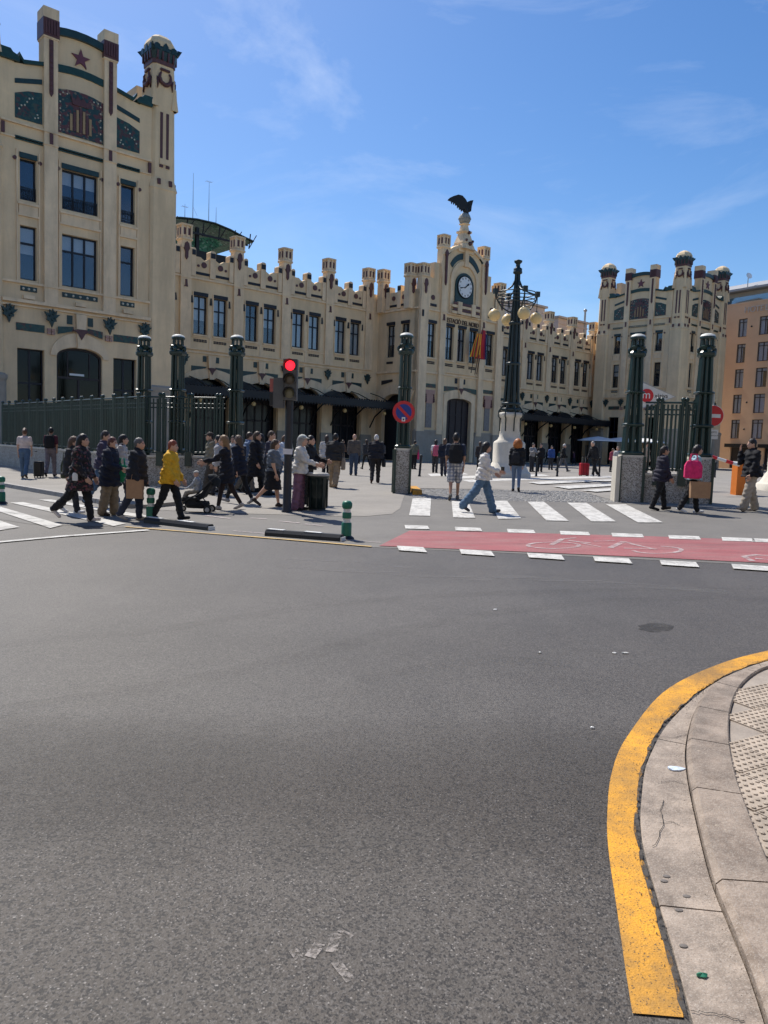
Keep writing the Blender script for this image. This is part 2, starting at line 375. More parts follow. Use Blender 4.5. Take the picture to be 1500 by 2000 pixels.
for a, b in zip(kerb_foot[:-2], kerb_foot[1:-1]):
    n = max(1, int((b-a).length/.98)); d = (b-a)/n; dn = d.normalized(); nn = Vector((-dn.y, dn.x))
    for i in range(n):
        p = a+d*(i+.012); q_ = a+d*(i+.988)
        if p.x < -18: continue
        h0 = .115; s_ = MB()
        co = [p-nn*.02, q_-nn*.02, q_+nn*.14, p+nn*.14]
        lo = [(c.x, c.y, g(c.x, c.y)-.05) for c in co]; co2 = [p, q_, q_+nn*.14, p+nn*.14]; hi = [(c.x, c.y, g(c.x, c.y)+h0) for c in co2]
        s_.add(lo+hi, [(3, 2, 1, 0), (4, 5, 6, 7), (0, 1, 5, 4), (1, 2, 6, 5), (2, 3, 7, 6), (3, 0, 4, 7)])
        s_.xf(lambda x, y, z: (x-kerbroot.location.x, y-kerbroot.location.y, z-kerbroot.location.z))
        put('kerb_stone', s_.mesh('kerb_stone', CONC, True), kerbroot)
# setts in the gateway: hundreds of small stones, one mass
s_ = MB(); rr = random.Random(3)
yy = 20.75
while yy < 24.9:
    xx = .72+rr.uniform(0, .1)
    while xx < 6.25:
        wx = rr.uniform(.13, .19); wy = .125
        z = g(xx, yy)+.004; h0 = rr.uniform(.010, .020)
        s_.box(xx+.008, xx+wx-.008, yy+.008, yy+wy-.008, z-.004, z+h0, 0, .018, .018); xx += wx
    yy += .135
tag(put('setts', s_.mesh('setts', COBB)), 'grey granite setts paving the open gateway between the posts', 'setts', kind='stuff')
# markings
zi = 0
for a in [((806, 974), (842, 974), (840, 1009), (799, 1008)), ((882, 980), (914, 980), (928, 1013), (885, 1012)), ((957, 979), (990, 979), (1018, 1014), (973, 1015)), ((1030, 981), (1062, 981), (1111, 1019), (1067, 1018)), ((1108, 983), (1145, 983), (1203, 1020), (1155, 1020)), ((1183, 986), (1222, 986), (1295, 1022), (1246, 1022))]:
    drape('crossing_stripe', pxp(*a), .018, WHITEP)
for a in [((20, 983), (45, 982), (246, 1024), (222, 1029)), ((-30, 991), (0, 991), (122, 1027), (98, 1033)), ((75, 977), (100, 977), (345, 1018), (325, 1022)), ((-60, 1020), (-5, 1017), (38, 1031), (0, 1037))]:
    drape('crossing_stripe', pxp(*a), .018, patchy('worn white paint', (.52, .50, .46), (2.5, 2.5, 2.5), .18, .50, .9))
for a in [(790, 835), (888, 938), (990, 1042), (1093, 1149), (1194, 1254), (1305, 1365), (1409, 1472), (1468, 1540)]:
    yb = lambda x: 1031+(x-790)*.0385
    drape('lane_dash', pxp((a[0], yb(a[0])-4), (a[1], yb(a[1])-4), (a[1]+4, yb(a[1])+2.5), (a[0]+2, yb(a[0])+3)), .018, WHITEP)
for a in [(777, 831), (899, 963), (1031, 1100), (1160, 1232), (1290, 1363), (1430, 1505)]:
    yb = lambda x: 1073+(x-780)*.055
    drape('lane_dash', pxp((a[0]-2, yb(a[0])-5), (a[1]-4, yb(a[1])-5), (a[1]+3, yb(a[1])+5), (a[0]+2, yb(a[0])+4)), .018, WHITEP)
drape('bike_lane', pxp((740, 1067.5), (800, 1037.5), (1000, 1041), (1250, 1048), (1600, 1060), (1600, 1106), (1250, 1089), (1000, 1078)), .012, REDL)
BIKEP = patchy('faded white paint', (.48, .40, .385), (6, 6, 6), .30, .62, .85)
def stroke(pts, w_, nm='bicycle_symbol', ma=BIKEP, dz=.018): drape(nm, ribbon([at(*p) for p in pts], w_), dz, ma)
K5 = lambda *p: [(1000+a/3, 1020+b/3) for a, b in p]
for cx, cy, rx, ry, a0, a1 in ((243, 141, 150, 19, 0, 2*PI), (850, 168, 142, 21, -PI*.45, PI*.95)):
    n = 36
    o_ = [at(1000+(cx+rx*math.cos(lerp(a0, a1, i/n)))/3, 1020+(cy+ry*math.sin(lerp(a0, a1, i/n)))/3) for i in range(n+1)]
    rib = ribbon(o_, .07); m_ = len(o_)
    s_ = MB(); s_.add([(p[0], p[1], g(p[0], p[1])+.018) for p in rib], [(i, 2*m_-1-i, 2*m_-2-i, i+1) for i in range(m_-1)])
    me = s_.mesh('bicycle_symbol', BIKEP); tag(put('bicycle_symbol', me), kind='structure')
for pts, w_ in ((((230, 138), (300, 101)), .09), (((300, 102), (375, 97)), .06), (((330, 113), (460, 127)), .07), (((480, 117), (600, 113)), .06), (((400, 126), (520, 150)), .05), (((575, 155), (655, 118)), .1), (((650, 120), (700, 127)), .06), (((690, 130), (840, 165)), .07), (((655, 158), (850, 163)), .06)):
    stroke(K5(*pts), w_)
for pts in (((1480, 1085), (1452, 1089), (1470, 1098)), ((1480, 1086), (1520, 1089)), ((1475, 1093), (1530, 1097))): stroke(pts, .09)
drape('edge_line', ribbon([at(*p) for p in ((-80, 1069), (0, 1060), (120, 1049), (290, 1036.5))], .15), .016, WHITEP)
drape('edge_line', ribbon([at(*p) for p in ((245, 1030), (420, 1044), (560, 1055), (725, 1069))], .07), .016, YELT)
drape('edge_line', ribbon([at(*p) for p in ((455, 1038), (600, 1050), (745, 1061))], .055), .014, BIKEP)
for a, b in (((490, 1013), (520, 1015)), ((545, 1019), (585, 1023)), ((595, 1025), (630, 1028)), ((400, 1008), (450, 1014))): drape('lane_dash', ribbon([at(*a), at(*b)], .09), .016, BIKEP)
for a in (((835, 926), (905, 924), (915, 927), (842, 931)), ((865, 931), (1060, 927), (1075, 930), (880, 936)), ((900, 938), (1190, 930), (1205, 933), (920, 943)), ((1030, 944), (1210, 938), (1215, 941), (1055, 948)), ((1080, 952), (1215, 946), (1215, 950), (1110, 957)), ((1135, 960), (1208, 955), (1206, 960), (1165, 963))):
    drape('crossing_stripe', pxp(*a), .016 if a[0][1] < 940 else .045, WHITEP)
def resample(pts, n):
    pts = [Vector(p) for p in pts]; L_ = [0]
    for a, b in zip(pts, pts[1:]): L_.append(L_[-1]+(b-a).length)
    # smooth through the points
    out = []
    for i in range(n):
        t = L_[-1]*i/(n-1); k = max(j for j in range(len(L_)-1) if L_[j] <= t+1e-9); k = min(k, len(pts)-2)
        f = (t-L_[k])/max(1e-6, L_[k+1]-L_[k])
        p0, p1, p2, p3 = pts[max(k-1, 0)], pts[k], pts[k+1], pts[min(k+2, len(pts)-1)]
        out.append(.5*((2*p1)+(p2-p0)*f+(2*p0-5*p1+4*p2-p3)*f*f+(3*p1-p0-3*p2+p3)*f**3))
    return out
# faded smears of old paint on the carriageway
SMEAR = patchy('scrubbed paint', (.34, .30, .27), (45, 45, 45), .42, .62, .8)
for pts, w_ in (([(572, 1858), (584, 1874)], .03), ([(605, 1872), (625, 1845)], .04), ([(645, 1862), (660, 1826)], .035), ([(662, 1818), (688, 1832)], .02), ([(655, 1880), (685, 1918)], .035)):
    drape('old_paint', ribbon([at(*p) for p in pts], w_), .005, SMEAR)
WORN = patchy('polished asphalt', (.20, .19, .18), (1.2, 9, 1), .42, .75, .55)
for pts, w_ in (([(540, 1106), (760, 1120), (960, 1133)], .22), ([(960, 1125), (1200, 1140), (1420, 1157)], .26), ([(560, 1092), (700, 1098), (830, 1114)], .12)):
    drape('tyre_mark', ribbon([at(*p) for p in pts], w_), .004, WORN)
TYRE = patchy('rubber smear', (.032, .028, .024), (2, 5, 2), .36, .85, .13)
for pts, w_ in (([(-40, 1395), (250, 1352), (560, 1290), (860, 1215), (1180, 1175), (1540, 1168)], .24), ([(-40, 1262), (300, 1232), (640, 1182), (1000, 1158), (1540, 1148)], .22), ([(700, 1330), (860, 1300), (1010, 1290), (1120, 1300)], .18)):
    fine = resample([at(*p) for p in pts], 24); drape('tyre_mark', ribbon(fine, w_), .0035, TYRE)
for c, a, b in (((1281, 1226), 34, 9),):
    drape('tar_spot', pxp(*[(c[0]+a*math.cos(t*PI/8)*(1+.15*math.sin(3*t)), c[1]+b*math.sin(t*PI/8)) for t in range(16)]), .005, patchy('tar', (.035, .032, .030), (5, 5, 5), .30, .62, .75))

# ---- the kerb corner beside the camera
PX = lambda *pts: [at(*p) for p in pts]
y_in = resample(PX((1640, 1262), (1500, 1290), (1400, 1330), (1310, 1400), (1262, 1480), (1247, 1560), (1245, 1640), (1275, 1760), (1300, 1850), (1338, 1990)), 60)
y_out = resample(PX((1640, 1248), (1500, 1272), (1400, 1300), (1300, 1350), (1225, 1440), (1195, 1510), (1186, 1590), (1188, 1660), (1205, 1780), (1222, 1900), (1235, 1982)), 60)
yr = random.Random(5)
yi2 = [p+Vector((yr.uniform(-.008, .012), yr.uniform(-.008, .008), 0)) for p in y_in]
s_ = MB(); s_.add([(p.x, p.y, g(p.x, p.y)+.006) for p in y_out]+[(p.x, p.y, g(p.x, p.y)+.006) for p in yi2], [(i, i+60, i+61, i+1) for i in range(59)])
me = s_.mesh('no_parking_line', YEL, True); tag(put('no_parking_line', me), kind='structure')
cb = PX((1640, 1276), (1500, 1310), (1425, 1330), (1385, 1352), (1357, 1395), (1340, 1460), (1342, 1520), (1362, 1620), (1390, 1730), (1425, 1820), (1465, 1920), (1510, 2060))
ci = PX((1660, 1290), (1540, 1310), (1490, 1322), (1452, 1350), (1430, 1392), (1424, 1450), (1436, 1530), (1466, 1620), (1510, 1730), (1570, 1830), (1640, 1930), (1720, 2060))
NG = 72; cb = resample(cb, NG); ci = resample(ci, NG)
gin = resample(PX((1640, 1264), (1500, 1293), (1400, 1334), (1314, 1404), (1266, 1484), (1252, 1560), (1252, 1640), (1283, 1760), (1310, 1850), (1348, 1990), (1370, 2060)), NG)
def strip_block(nm, A, B_, i0, i1, za, zb, parent, ma, gap=.004, bev=0.):
    """a stone between two edge curves, stations i0..i1, top heights za (at A) and zb (at B)"""
    s_ = MB(); vs_ = []; o = parent.location
    n = i1-i0+1
    for k in range(n):
        a, b = A[i0+k].copy(), B_[i0+k].copy()
        if k == 0: a, b = a.lerp(A[i0+1], .06), b.lerp(B_[i0+1], .06)
        if k == n-1: a, b = a.lerp(A[i1-1], .06), b.lerp(B_[i1-1], .06)
        d = (b-a).normalized(); a = a+d*gap; b = b-d*gap
        ga, gb = g(a.x, a.y), g(b.x, b.y)
        e = d*bev
        vs_ += [(a.x, a.y, ga-.06), (a.x, a.y, ga+za-bev), (a.x+e.x, a.y+e.y, ga+za), (b.x-e.x*.4, b.y-e.y*.4, gb+zb), (b.x, b.y, gb+zb-bev*.4), (b.x, b.y, gb-.06)]
    fs = [(k*6+j, k*6+j+1, (k+1)*6+j+1, (k+1)*6+j) for k in range(n-1) for j in range(5)]
    fs += [tuple(range(6)), tuple((n-1)*6+5-j for j in range(6))]
    s_.add([(x-o[0], y-o[1], z-o[2]) for x, y, z in vs_], fs)
    return put(nm, s_.mesh(nm, ma, True), parent)
corner = tag(put('pavement', None, None, on(1.6, 3.4)), kind='structure')
for i0, i1 in ((0, 14), (14, 27), (27, 40), (40, 62), (62, 71)): strip_block('gutter_slab', gin, cb, i0, i1, .012, .016, corner, GUT, .003, .004)
for i0, i1 in ((0, 9), (9, 17), (17, 24), (24, 32), (32, 40), (40, 49), (49, 60), (60, 71)): strip_block('kerb_stone', cb, ci, i0, i1, .060, .067, corner, KERB, .004, .022)
# crumbled joint along the painted line, and cracks
JOINT = patchy('crumbled joint', (.045, .038, .032), (22, 22, 22), .38, .58, 1.)
jn = [p+Vector((yr.uniform(-.004, .004), 0, 0)) for p in y_in]; jr = random.Random(9)
s_ = MB(); s_.add([(p.x-jr.uniform(.002, .014), p.y+jr.uniform(-.01, .01), g(p.x, p.y)+.0085) for p in jn]+[(p.x+jr.uniform(.003, .016), p.y+jr.uniform(-.01, .01), g(p.x, p.y)+.0145) for p in jn], [(i, i+60, i+61, i+1) for i in range(59)])
tag(put('road_joint', s_.mesh('road_joint', JOINT, True)), kind='structure')
CRK = mat('crack shadow', (.03, .026, .022), .9, .1, 9)
for pts in (((1242, 1590), (1240, 1625), (1250, 1660), (1253, 1690), (1262, 1720), (1275, 1745)),):
    drape('road_crack', ribbon([at(*p) for p in pts], .014), .0085, JOINT)
for pts in (((1295, 1570), (1290, 1600), (1296, 1618), (1283, 1645), (1276, 1662)), ((1290, 1615), (1310, 1612), (1325, 1618)), ((1262, 1452), (1290, 1444), (1312, 1447), (1340, 1440)), ((1285, 1535), (1310, 1532), (1338, 1538)), ((1350, 1985), (1395, 1990), (1450, 2004))):
    o_ = [at(*p) for p in pts]; fine = resample(o_, 14); cj = random.Random(len(pts)); fine = [p+Vector((cj.uniform(-.006, .006), cj.uniform(-.006, .006), 0)) for p in fine]
    drape('gutter_crack', ribbon(fine, .0028), .0185, CRK)
GRIT = mat('street grit', (.22, .18, .14), .9, .5, 60); gr_ = random.Random(13); s_ = MB()
for k in range(900):
    t = gr_.random(); src = (y_in, cb, cb)[k % 3]; i = int(t*(len(src)-2)); p = src[i].lerp(src[i+1], gr_.random()); w_ = gr_.gauss(0, .022) if k % 3 == 0 else -abs(gr_.gauss(0, .03))
    p = p+Vector((w_, gr_.uniform(-.02, .02), 0)); h = gr_.uniform(.0012, .0042); z = g(p.x, p.y)+(.0135 if k % 3 else .009)
    s_.add([(p.x-h, p.y-h, z), (p.x+h, p.y-h*.6, z), (p.x, p.y+h, z), (p.x, p.y, z+h*1.2)], [(0, 1, 3), (1, 2, 3), (2, 0, 3)])
tag(put('street_grit', s_.mesh('street_grit', GRIT)), 'fine grit gathered along the yellow line and kerb joint', 'grit', kind='stuff')
# tactile tiles inside the kerb
TW = .30
def tile_mesh():
    s_ = MB(); s_.box(.004, TW-.004, .004, TW-.004, -.05, .0)
    for i in range(7):
        for j in range(7):
            cx, cy = (i+.5)*TW/7, (j+.5)*TW/7
            s_.lathe([(.0125, -.001), (.0105, .006), (.004, .008)], 6, (cx, cy, 0), smooth=False)
    return s_.mesh('tactile_tile', TACT)
tm = tile_mesh()
def inside(x, y, poly):
    c = False; n = len(poly)
    for i in range(n):
        a, b = poly[i], poly[(i+1) % n]
        if (a[1] > y) != (b[1] > y) and x < (b[0]-a[0])*(y-a[1])/(b[1]-a[1])+a[0]: c = not c
    return c
reg = [(p.x, p.y) for p in ci]+[(6.5, 1.0), (7.5, 6.5)]
reg2 = [tuple((p.lerp(q_, .12))[:2]) for p, q_ in zip(cb, ci)]+[(6.5, 1.0), (7.5, 6.5)]
ang = R(28); ca, sa = math.cos(ang), math.sin(ang)
tilt = Matrix(((1, 0, .0), (0, 1, 0), (0, 0, 1)))
nrm = Vector((-.021, -.0146, 1)).normalized(); tq = Vector((0, 0, 1)).rotation_difference(nrm)
for i in range(-12, 24):
    for j in range(-12, 26):
        cs = [(i, j), (i+1, j), (i+1, j+1), (i, j+1)]
        pts = [(1.5+(a*ca-b*sa)*TW, 2.6+(a*sa+b*ca)*TW) for a, b in cs]
        ins = sum(inside(x, y, reg) for x, y in pts)
        mx_ = sum(p[0] for p in pts)/4; my_ = sum(p[1] for p in pts)/4
        if not ins or not all(inside(x, y, reg2) for x, y in pts) or mx_ > 4.6 or my_ > 6.3 or my_ < 1.7: continue
        p = on(*pts[0], .055)-corner.location
        o = put('tactile_tile', tm, corner, p); o.rotation_mode = 'QUATERNION'
        from mathutils import Quaternion
        o.rotation_quaternion = tq @ Quaternion((0, 0, 1), ang)
o = drape('bedding_mortar', reg[:-2]+[(40, -6), (40, 9)], .046, mat('bedding mortar', (.33, .28, .23), .9, .2, 4, .5, 60, grime=((.22, .18, .15), .7, (3, 3, 3))))
# litter on the gutter
LIT = [((1320, 1502), (.55, .62, .72), 'wrapper', 'crumpled pale blue and pink wrapper lying on the gutter slab', .055, .03), ((1372, 1906), (.03, .22, .13), 'bottle_cap', 'flattened small green bottle cap lying on the gutter', .022, .012), ((1200, 1276), (.75, .74, .7), 'paper_scrap', 'tiny white paper scrap on the road, left of a pair', .02, .012), ((1222, 1276), (.75, .74, .7), 'paper_scrap', 'tiny white paper scrap on the road, right of a pair', .035, .012), ((1054, 1275), (.7, .69, .65), 'paper_scrap', 'tiny white paper scrap alone in mid road', .018, .01), ((967, 1191), (.75, .74, .7), 'paper_scrap', 'tiny white paper scrap on the road towards the bike lane', .02, .014), ((1157, 1422), (.75, .74, .7), 'paper_scrap', 'tiny white paper scrap on asphalt beside the yellow line', .014, .01)]
for k, (p, c, nm, lb, a, b) in enumerate(LIT):
    r2 = random.Random(k); P = at(*p, .016 if k < 2 else .003); n = 9
    s_ = MB(); ring = [(a*math.cos(t*2*PI/n)*r2.uniform(.7, 1), b*math.sin(t*2*PI/n)*r2.uniform(.7, 1), r2.uniform(.002, .010)) for t in range(n)]
    s_.add([(0, 0, .012)]+ring+[(x, y, 0) for x, y, z in ring], [(0, t+1, (t+1) % n+1) for t in range(n)]+[(t+1, n+1+t, n+1+(t+1) % n, (t+1) % n+1) for t in range(n)])
    tag(put(nm, s_.mesh(nm, mat('litter'+str(k), c, .5, .3, 40)), None, P), lb, 'litter', 'paper scraps on the road' if nm == 'paper_scrap' else None)
GUM = mat('trodden gum', (.15, .13, .115), .8, .1, 9)
for k, p in enumerate(((1302, 1711), (1297, 1720), (1341, 1750), (1326, 1777), (1335, 1847))):
    P = at(*p, .0155); s_ = MB(); s_.lathe([(.013, 0), (.011, .0010), (.0005, .0012)], 9); s_.xf(lambda x, y, z: (x*1.2, y*.8, z))
    tag(put('gum_spot', s_.mesh('gum_spot', GUM), None, P), ('upper spot of a touching pair of dark gum marks on the gutter', 'lower spot of a touching pair of dark gum marks on the gutter', 'largest dark gum mark on the gutter slab', 'dark gum mark on the gutter next below the largest', 'dark gum mark on the gutter nearest the green bottle cap')[k], 'gum', 'gum spots on the gutter')
print('ground', time.time()-T0)
# ================================================================== THE STATION
# module: K metres to one drawing unit; local x runs along the front, local y into the building
K = 1.6
TH = .8332
DX = Vector((math.sin(TH), math.cos(TH), 0)); DB = Vector((-math.cos(TH), math.sin(TH), 0))
ST0 = Vector((-15.378, 52.0, .23)); ZB = .8
station = thing('railway_station', 'long cream modernist railway station with clock gable, eagle and corner towers', 'station', ST0)
station.rotation_euler = (0, 0, math.atan2(DX.y, DX.x))
def SP(name, me, u, t, rz=0., parent=None, z=0.):
    """put a station part at plan place (u, t)"""
    o = put(name, me, station, (u*K, t*K, z*K), rz)
    if parent is not None:
        o.parent = parent; o.matrix_parent_inverse = parent.matrix_basis.inverted()
    return o
def SM(name, mats, fn, key=None):
    def mk():
        s_ = MB(); fn(s_); s_.xf(lambda x, y, z: (x*K, y*K, (z-ZB)*K)); return s_.mesh(name, mats, True)
    return cached(key or name, mk)
FZ = ZB-.15     # foundations
def rect(a0, a1, z0, z1): return [(a0, z0), (a1, z0), (a1, z1), (a0, z1)]
def mir(p): return [(-x, z) for x, z in p][::-1]
# ---- windows shared by the whole building: frame, panes, blind
DUSK = glass('dusky glass', (.30, .27, .28), .02, .06)
def window(u, t, rz, a0, a1, z0, z1, y, cols, transom, key, blind=0., name='window', gm=None):
    W_ = a1-a0; c = (a0+a1)/2
    def fr(s_):
        f = .05
        s_.box(a0, a0+f, y, y+.07, z0, z1); s_.box(a1-f, a1, y, y+.07, z0, z1)
        s_.box(a0+f, a1-f, y, y+.07, z1-f, z1); s_.box(a0+f, a1-f, y, y+.07, z0, z0+f*1.2)
        for i in range(1, cols): x = lerp(a0, a1, i/cols); s_.box(x-.035, x+.035, y+.004, y+.066, z0+f*1.2, z1-f)
        if transom: s_.box(a0+f, a1-f, y-.003, y+.06, transom-.035, transom+.035)
    o = SP(name, SM('window_frame'+key, FRAME, fr), u, t, rz)
    rows = [(z0+.05, transom-.03), (transom+.03, z1-.04)] if transom else [(z0+.05, z1-.04)]
    for i in range(cols):
        x0, x1 = lerp(a0, a1, i/cols)+.034, lerp(a0, a1, (i+1)/cols)-.034
        for j, (r0, r1) in enumerate(rows):
            SP('pane', SM('pane%s%d%d' % (key, i, j), gm or PANE, lambda s_: s_.box(x0, x1, y+.03, y+.036, r0, r1)), u, t, rz, o)
    if blind:
        zb = lerp(z1, z0, blind)
        SP('blind', SM('blind%s%.2f' % (key, blind), BLIND, lambda s_: s_.box(a0+.04, a1-.04, y+.11, y+.12, zb, z1-.05)), u, t, rz, o)
    SP('interior', SM('interior'+key, INTER, lambda s_: s_.box(a0-.02, a1+.02, y+.3, y+.32, z0-.02, z1+.02)), u, t, rz, o)
    return o
def pieces(name, mats, fn, u, t, rz=0., key=None, parent=None):
    """like part(), but every solid that fn adds becomes an object of its own"""
    key = key or name
    def mk():
        out = []
        class Rec(MB):
            def add(s, vs_, fs, mi=0, smooth=False):
                q_ = MB(); MB.add(q_, vs_, fs, mi, smooth); q_.xf(lambda x, y, z: (x*K, y*K, (z-ZB)*K)); out.append(q_.mesh(name, mats, True)); return s
        fn(Rec()); return out
    for me in cached('pieces_'+key, mk): SP(name, me, u, t, rz, parent)
def part(name, mats, fn, u, t, rz=0., key=None, parent=None): return SP(name, SM(key or name, mats, fn, key or name), u, t, rz, parent)

# ---- ornament shapes
def leaf_emblem(s_, a, y, z0, z1):
    """bunch of orange leaves: a ragged crown over a drop"""
    h = z1-z0; w_ = h*.42
    pts = [(0, z0), (.25, z0+.3*h), (.55, z0+.34*h), (.5, z0+.5*h), (1, z0+.72*h), (.55, z0+.7*h), (.62, z0+.92*h), (.25, z0+.78*h), (.1, z1), (-.1, z0+.8*h), (-.3, z0+.95*h), (-.35, z0+.72*h), (-.95, z0+.8*h), (-.6, z0+.55*h), (-.7, z0+.4*h), (-.3, z0+.3*h)]
    s_.prism([(a+x*w_, z) for x, z in pts], y-.10, y)
    for k in range(5): s_.ball((a+math.sin(k*2.2)*w_*.35, y-.10, z0+h*(.4+.1*k)), .05, 8)
def star_pts(a, z, r): return [(a+(r if i % 2 == 0 else r*.40)*math.sin(i*PI/5), z+(r if i % 2 == 0 else r*.40)*math.cos(i*PI/5)) for i in range(10)]
def roundel(s_, a, y, z, r, mi=0): s_.prism(arc(a, z, r, r, 0, 2*PI*11/12, 11), y-.05, y, mi)

# ------------------------------------------------------------------ corner towers
TH_ = 3.80        # half width to the wall face
def gable_top(a):          # outline of a tower front's top edge
    b = abs(a)
    if b < .872: return 16.72-.10*(b/.87)**2
    return 15.20-.22*((b-1.36)/1.0) if b < 2.2 else 15.27
def tower_face(u, t, rz):
    y = -TH_
    def body(s_):
        out = [(-2.86, FZ), (2.86, FZ), (2.86, 14.95)]
        out += [(2.36, 14.95), (2.36, 14.9)]+[(x, gable_top(x)-.1) for x in (2.05, 1.7, 1.37)]+[(1.37, 16.2), (.87, 16.2)]
        out += [(x, gable_top(x)-.26) for x in (.87, .55, .2, -.2, -.55, -.87)]+[(-.87, 16.2), (-1.37, 16.2)]
        out += [(-x, gable_top(x)-.1) for x in (1.37, 1.7, 2.05)]+[(-2.36, 14.9), (-2.36, 14.95), (-2.86, 14.95)]
        holes = []
        for a0, a1 in ((-2.18, -1.60), (-.68, .68), (1.60, 2.18)): holes += [rect(a0, a1, 10.2, 11.68), rect(a0, a1, 7.36, 9.3)]
        holes += [rect(-2.30, -1.33, ZB+.05, 4.86), rect(1.33, 2.30, ZB+.05, 4.86)]
        holes += [[(-.88, ZB+.05), (.88, ZB+.05)]+arc(0, 4.72, .88, .36, 0, PI, 12)]
        s_.wall(out, holes, y, .28)
    part('tower_wall', CREAM, body, u, t, rz)
    part('tower_backing', INTER, lambda s_: (s_.box(-2.85, 2.85, y+.60, y+.65, FZ, 14.8),), u, t, rz)
    # pilasters with their striped heads
    for sg in (-1, 1):
        def pil(s_):
            a0, a1 = sorted((sg*.87, sg*1.36))
            s_.box(a0, a1, y-.13, y+.45, 6.62, 16.12)
            s_.box(a0-.03, a1+.03, y-.16, y+.48, 16.10, 16.16)
            s_.box(a0-.035, a1+.035, y-.17, y+.5, 16.78, 17.16)
            for zz in (12.35, 12.80, 7.2): s_.box(a0-.02, a1+.02, y-.16, y-.10, zz-.02, zz+.02)
        p = part('pilaster', CREAMT, pil, u, t, rz, 'pilaster%d' % sg)
        def head(s_):
            a0, a1 = sorted((sg*.87, sg*1.36))
            s_.box(a0-.045, a1+.045, y-.18, y+.51, 16.16, 16.78)
            for i in range(5): x = lerp(a0, a1, (i+.5)/5); s_.box(x-.028, x+.028, y-.215, y-.17, 16.24, 16.72)
        part('pilaster_head', RED, head, u, t, rz, 'pilaster_head%d' % sg, p)
        part('ceramic_drop', RED, lambda s_: (s_.prism([(sg*1.115-.07, 14.18), (sg*1.115, 14.06), (sg*1.115+.07, 14.18), (sg*1.115+.07, 16.05), (sg*1.115-.07, 16.05)], y-.175, y-.12), [s_.box(sg*1.115-.05, sg*1.115+.05, y-.20, y-.17, 14.25+i*.2, 14.36+i*.2) for i in range(9)]), u, t, rz, 'ceramic_drop%d' % sg, p)
        part('ceramic_bar', RED, lambda s_: s_.box(sg*1.115-.06, sg*1.115+.06, y-.175, y-.12, 12.37, 12.76), u, t, rz, 'ceramic_bar%d' % sg, p)
        part('leaf_emblem', DGREEN, lambda s_: leaf_emblem(s_, sg*1.115, y-.13, 5.72, 6.42), u, t, rz, 'leaf_emblem%d' % sg)
        part('leaf_emblem', DGREEN, lambda s_: leaf_emblem(s_, sg*2.60, y-.05, 5.72, 6.42), u, t, rz, 'leaf_emblem_b%d' % sg)
        part('berry_tiles', mat('pink glaze', (.42, .25, .20), .5), lambda s_: [s_.box(sg*1.115-.13+i*.15, sg*1.115-.01+i*.15, y-.10, y-.02, 5.47+j*.12, 5.57+j*.12) for i in range(2) for j in range(2)], u, t, rz, 'berry_tiles%d' % sg)
        part('ceramic_bar', RED, lambda s_: s_.box(sg*2.76-.055, sg*2.76+.055, y-.1, y-.03, 12.37, 12.76), u, t, rz, 'ceramic_bar_b%d' % sg)
        # side bay: coping, tiled bands and floral panel
        def cope(s_):
            pts = [(sg*x, gable_top(x)-.11) for x in (1.37, 1.7, 2.05, 2.2)]; up = [(sg*x, gable_top(x)+.02) for x in (2.2, 2.05, 1.7, 1.37)]
            s_.prism(pts+up, y-.10, y+.4)
            s_.prism([(sg*2.2, 14.93), (sg*2.84, 14.93), (sg*2.84, 15.30), (sg*2.5, 15.30), (sg*2.42, 15.2), (sg*2.3, 15.16), (sg*2.2, 15.06)], y-.12, y+.45)
        part('coping', GREEN, cope, u, t, rz, 'coping%d' % sg)
        band = [(sg*1.40, 14.44), (sg*2.34, 14.20), (sg*2.34, 14.36), (sg*1.40, 14.61)]
        part('tile_band', DGREEN, lambda s_: s_.prism(band, y-.03, y+.01), u, t, rz, 'tile_band%d' % sg)
        pan = [(sg*1.40, 13.02), (sg*2.34, 13.02), (sg*2.34, 13.86), (sg*1.9, 14.04), (sg*1.40, 14.13)]
        o = part('tile_panel', TILE, lambda s_: s_.prism(pan, y-.03, y+.01), u, t, rz, 'tile_panel%d' % sg)
        rr = random.Random(11)
        pieces('glazed_boss', mat('glaze white', (.55, .52, .42), .4), lambda s_: [s_.ball((sg*(1.5+.74*((i*.37+.1) % 1)), y-.035, 13.15+.8*((i*.61+.2) % 1)), .035, 6) for i in range(9)], u, t, rz, 'glazed_boss%d' % sg, o)
        part('tile_band', GREEN, lambda s_: s_.box(*sorted((sg*1.39, sg*2.35)), y-.06, y+.01, 12.27, 12.40), u, t, rz, 'tile_band_b%d' % sg)
        part('tile_panel', TILE, lambda s_: s_.box(*sorted((sg*1.33, sg*2.34)), y-.03, y+.01, 5.50, 5.78), u, t, rz, 'tile_panel_b%d' % sg)
    # centre bay
    def top(s_):
        pts = [(x, gable_top(x)-.27) for x in (-.87, -.55, -.2, .2, .55, .87)]; up = [(x, gable_top(x)) for x in (.87, .55, .2, -.2, -.55, -.87)]
        s_.prism(pts+up, y-.12, y+.45)
    part('coping', DGREEN, top, u, t, rz, 'coping_c')
    part('star', STAR, lambda s_: s_.prism(star_pts(0, 15.80, .36), y-.06, y+.01), u, t, rz)
    part('tile_band', GREEN, lambda s_: s_.prism([(x, 15.16-.08*(x/.87)**2) for x in (-.86, -.4, 0, .4, .86)]+[(x, 15.42-.08*(x/.87)**2) for x in (.86, .4, 0, -.4, -.86)], y-.05, y+.01), u, t, rz, 'tile_band_c')
    crest = part('crest_panel', CREST, lambda s_: s_.prism([(-.86, 12.95), (.86, 12.95)]+[(x, 14.60-.13*(x/.86)**2) for x in (.86, .5, .2, -.2, -.5, -.86)], y-.03, y+.01), u, t, rz)
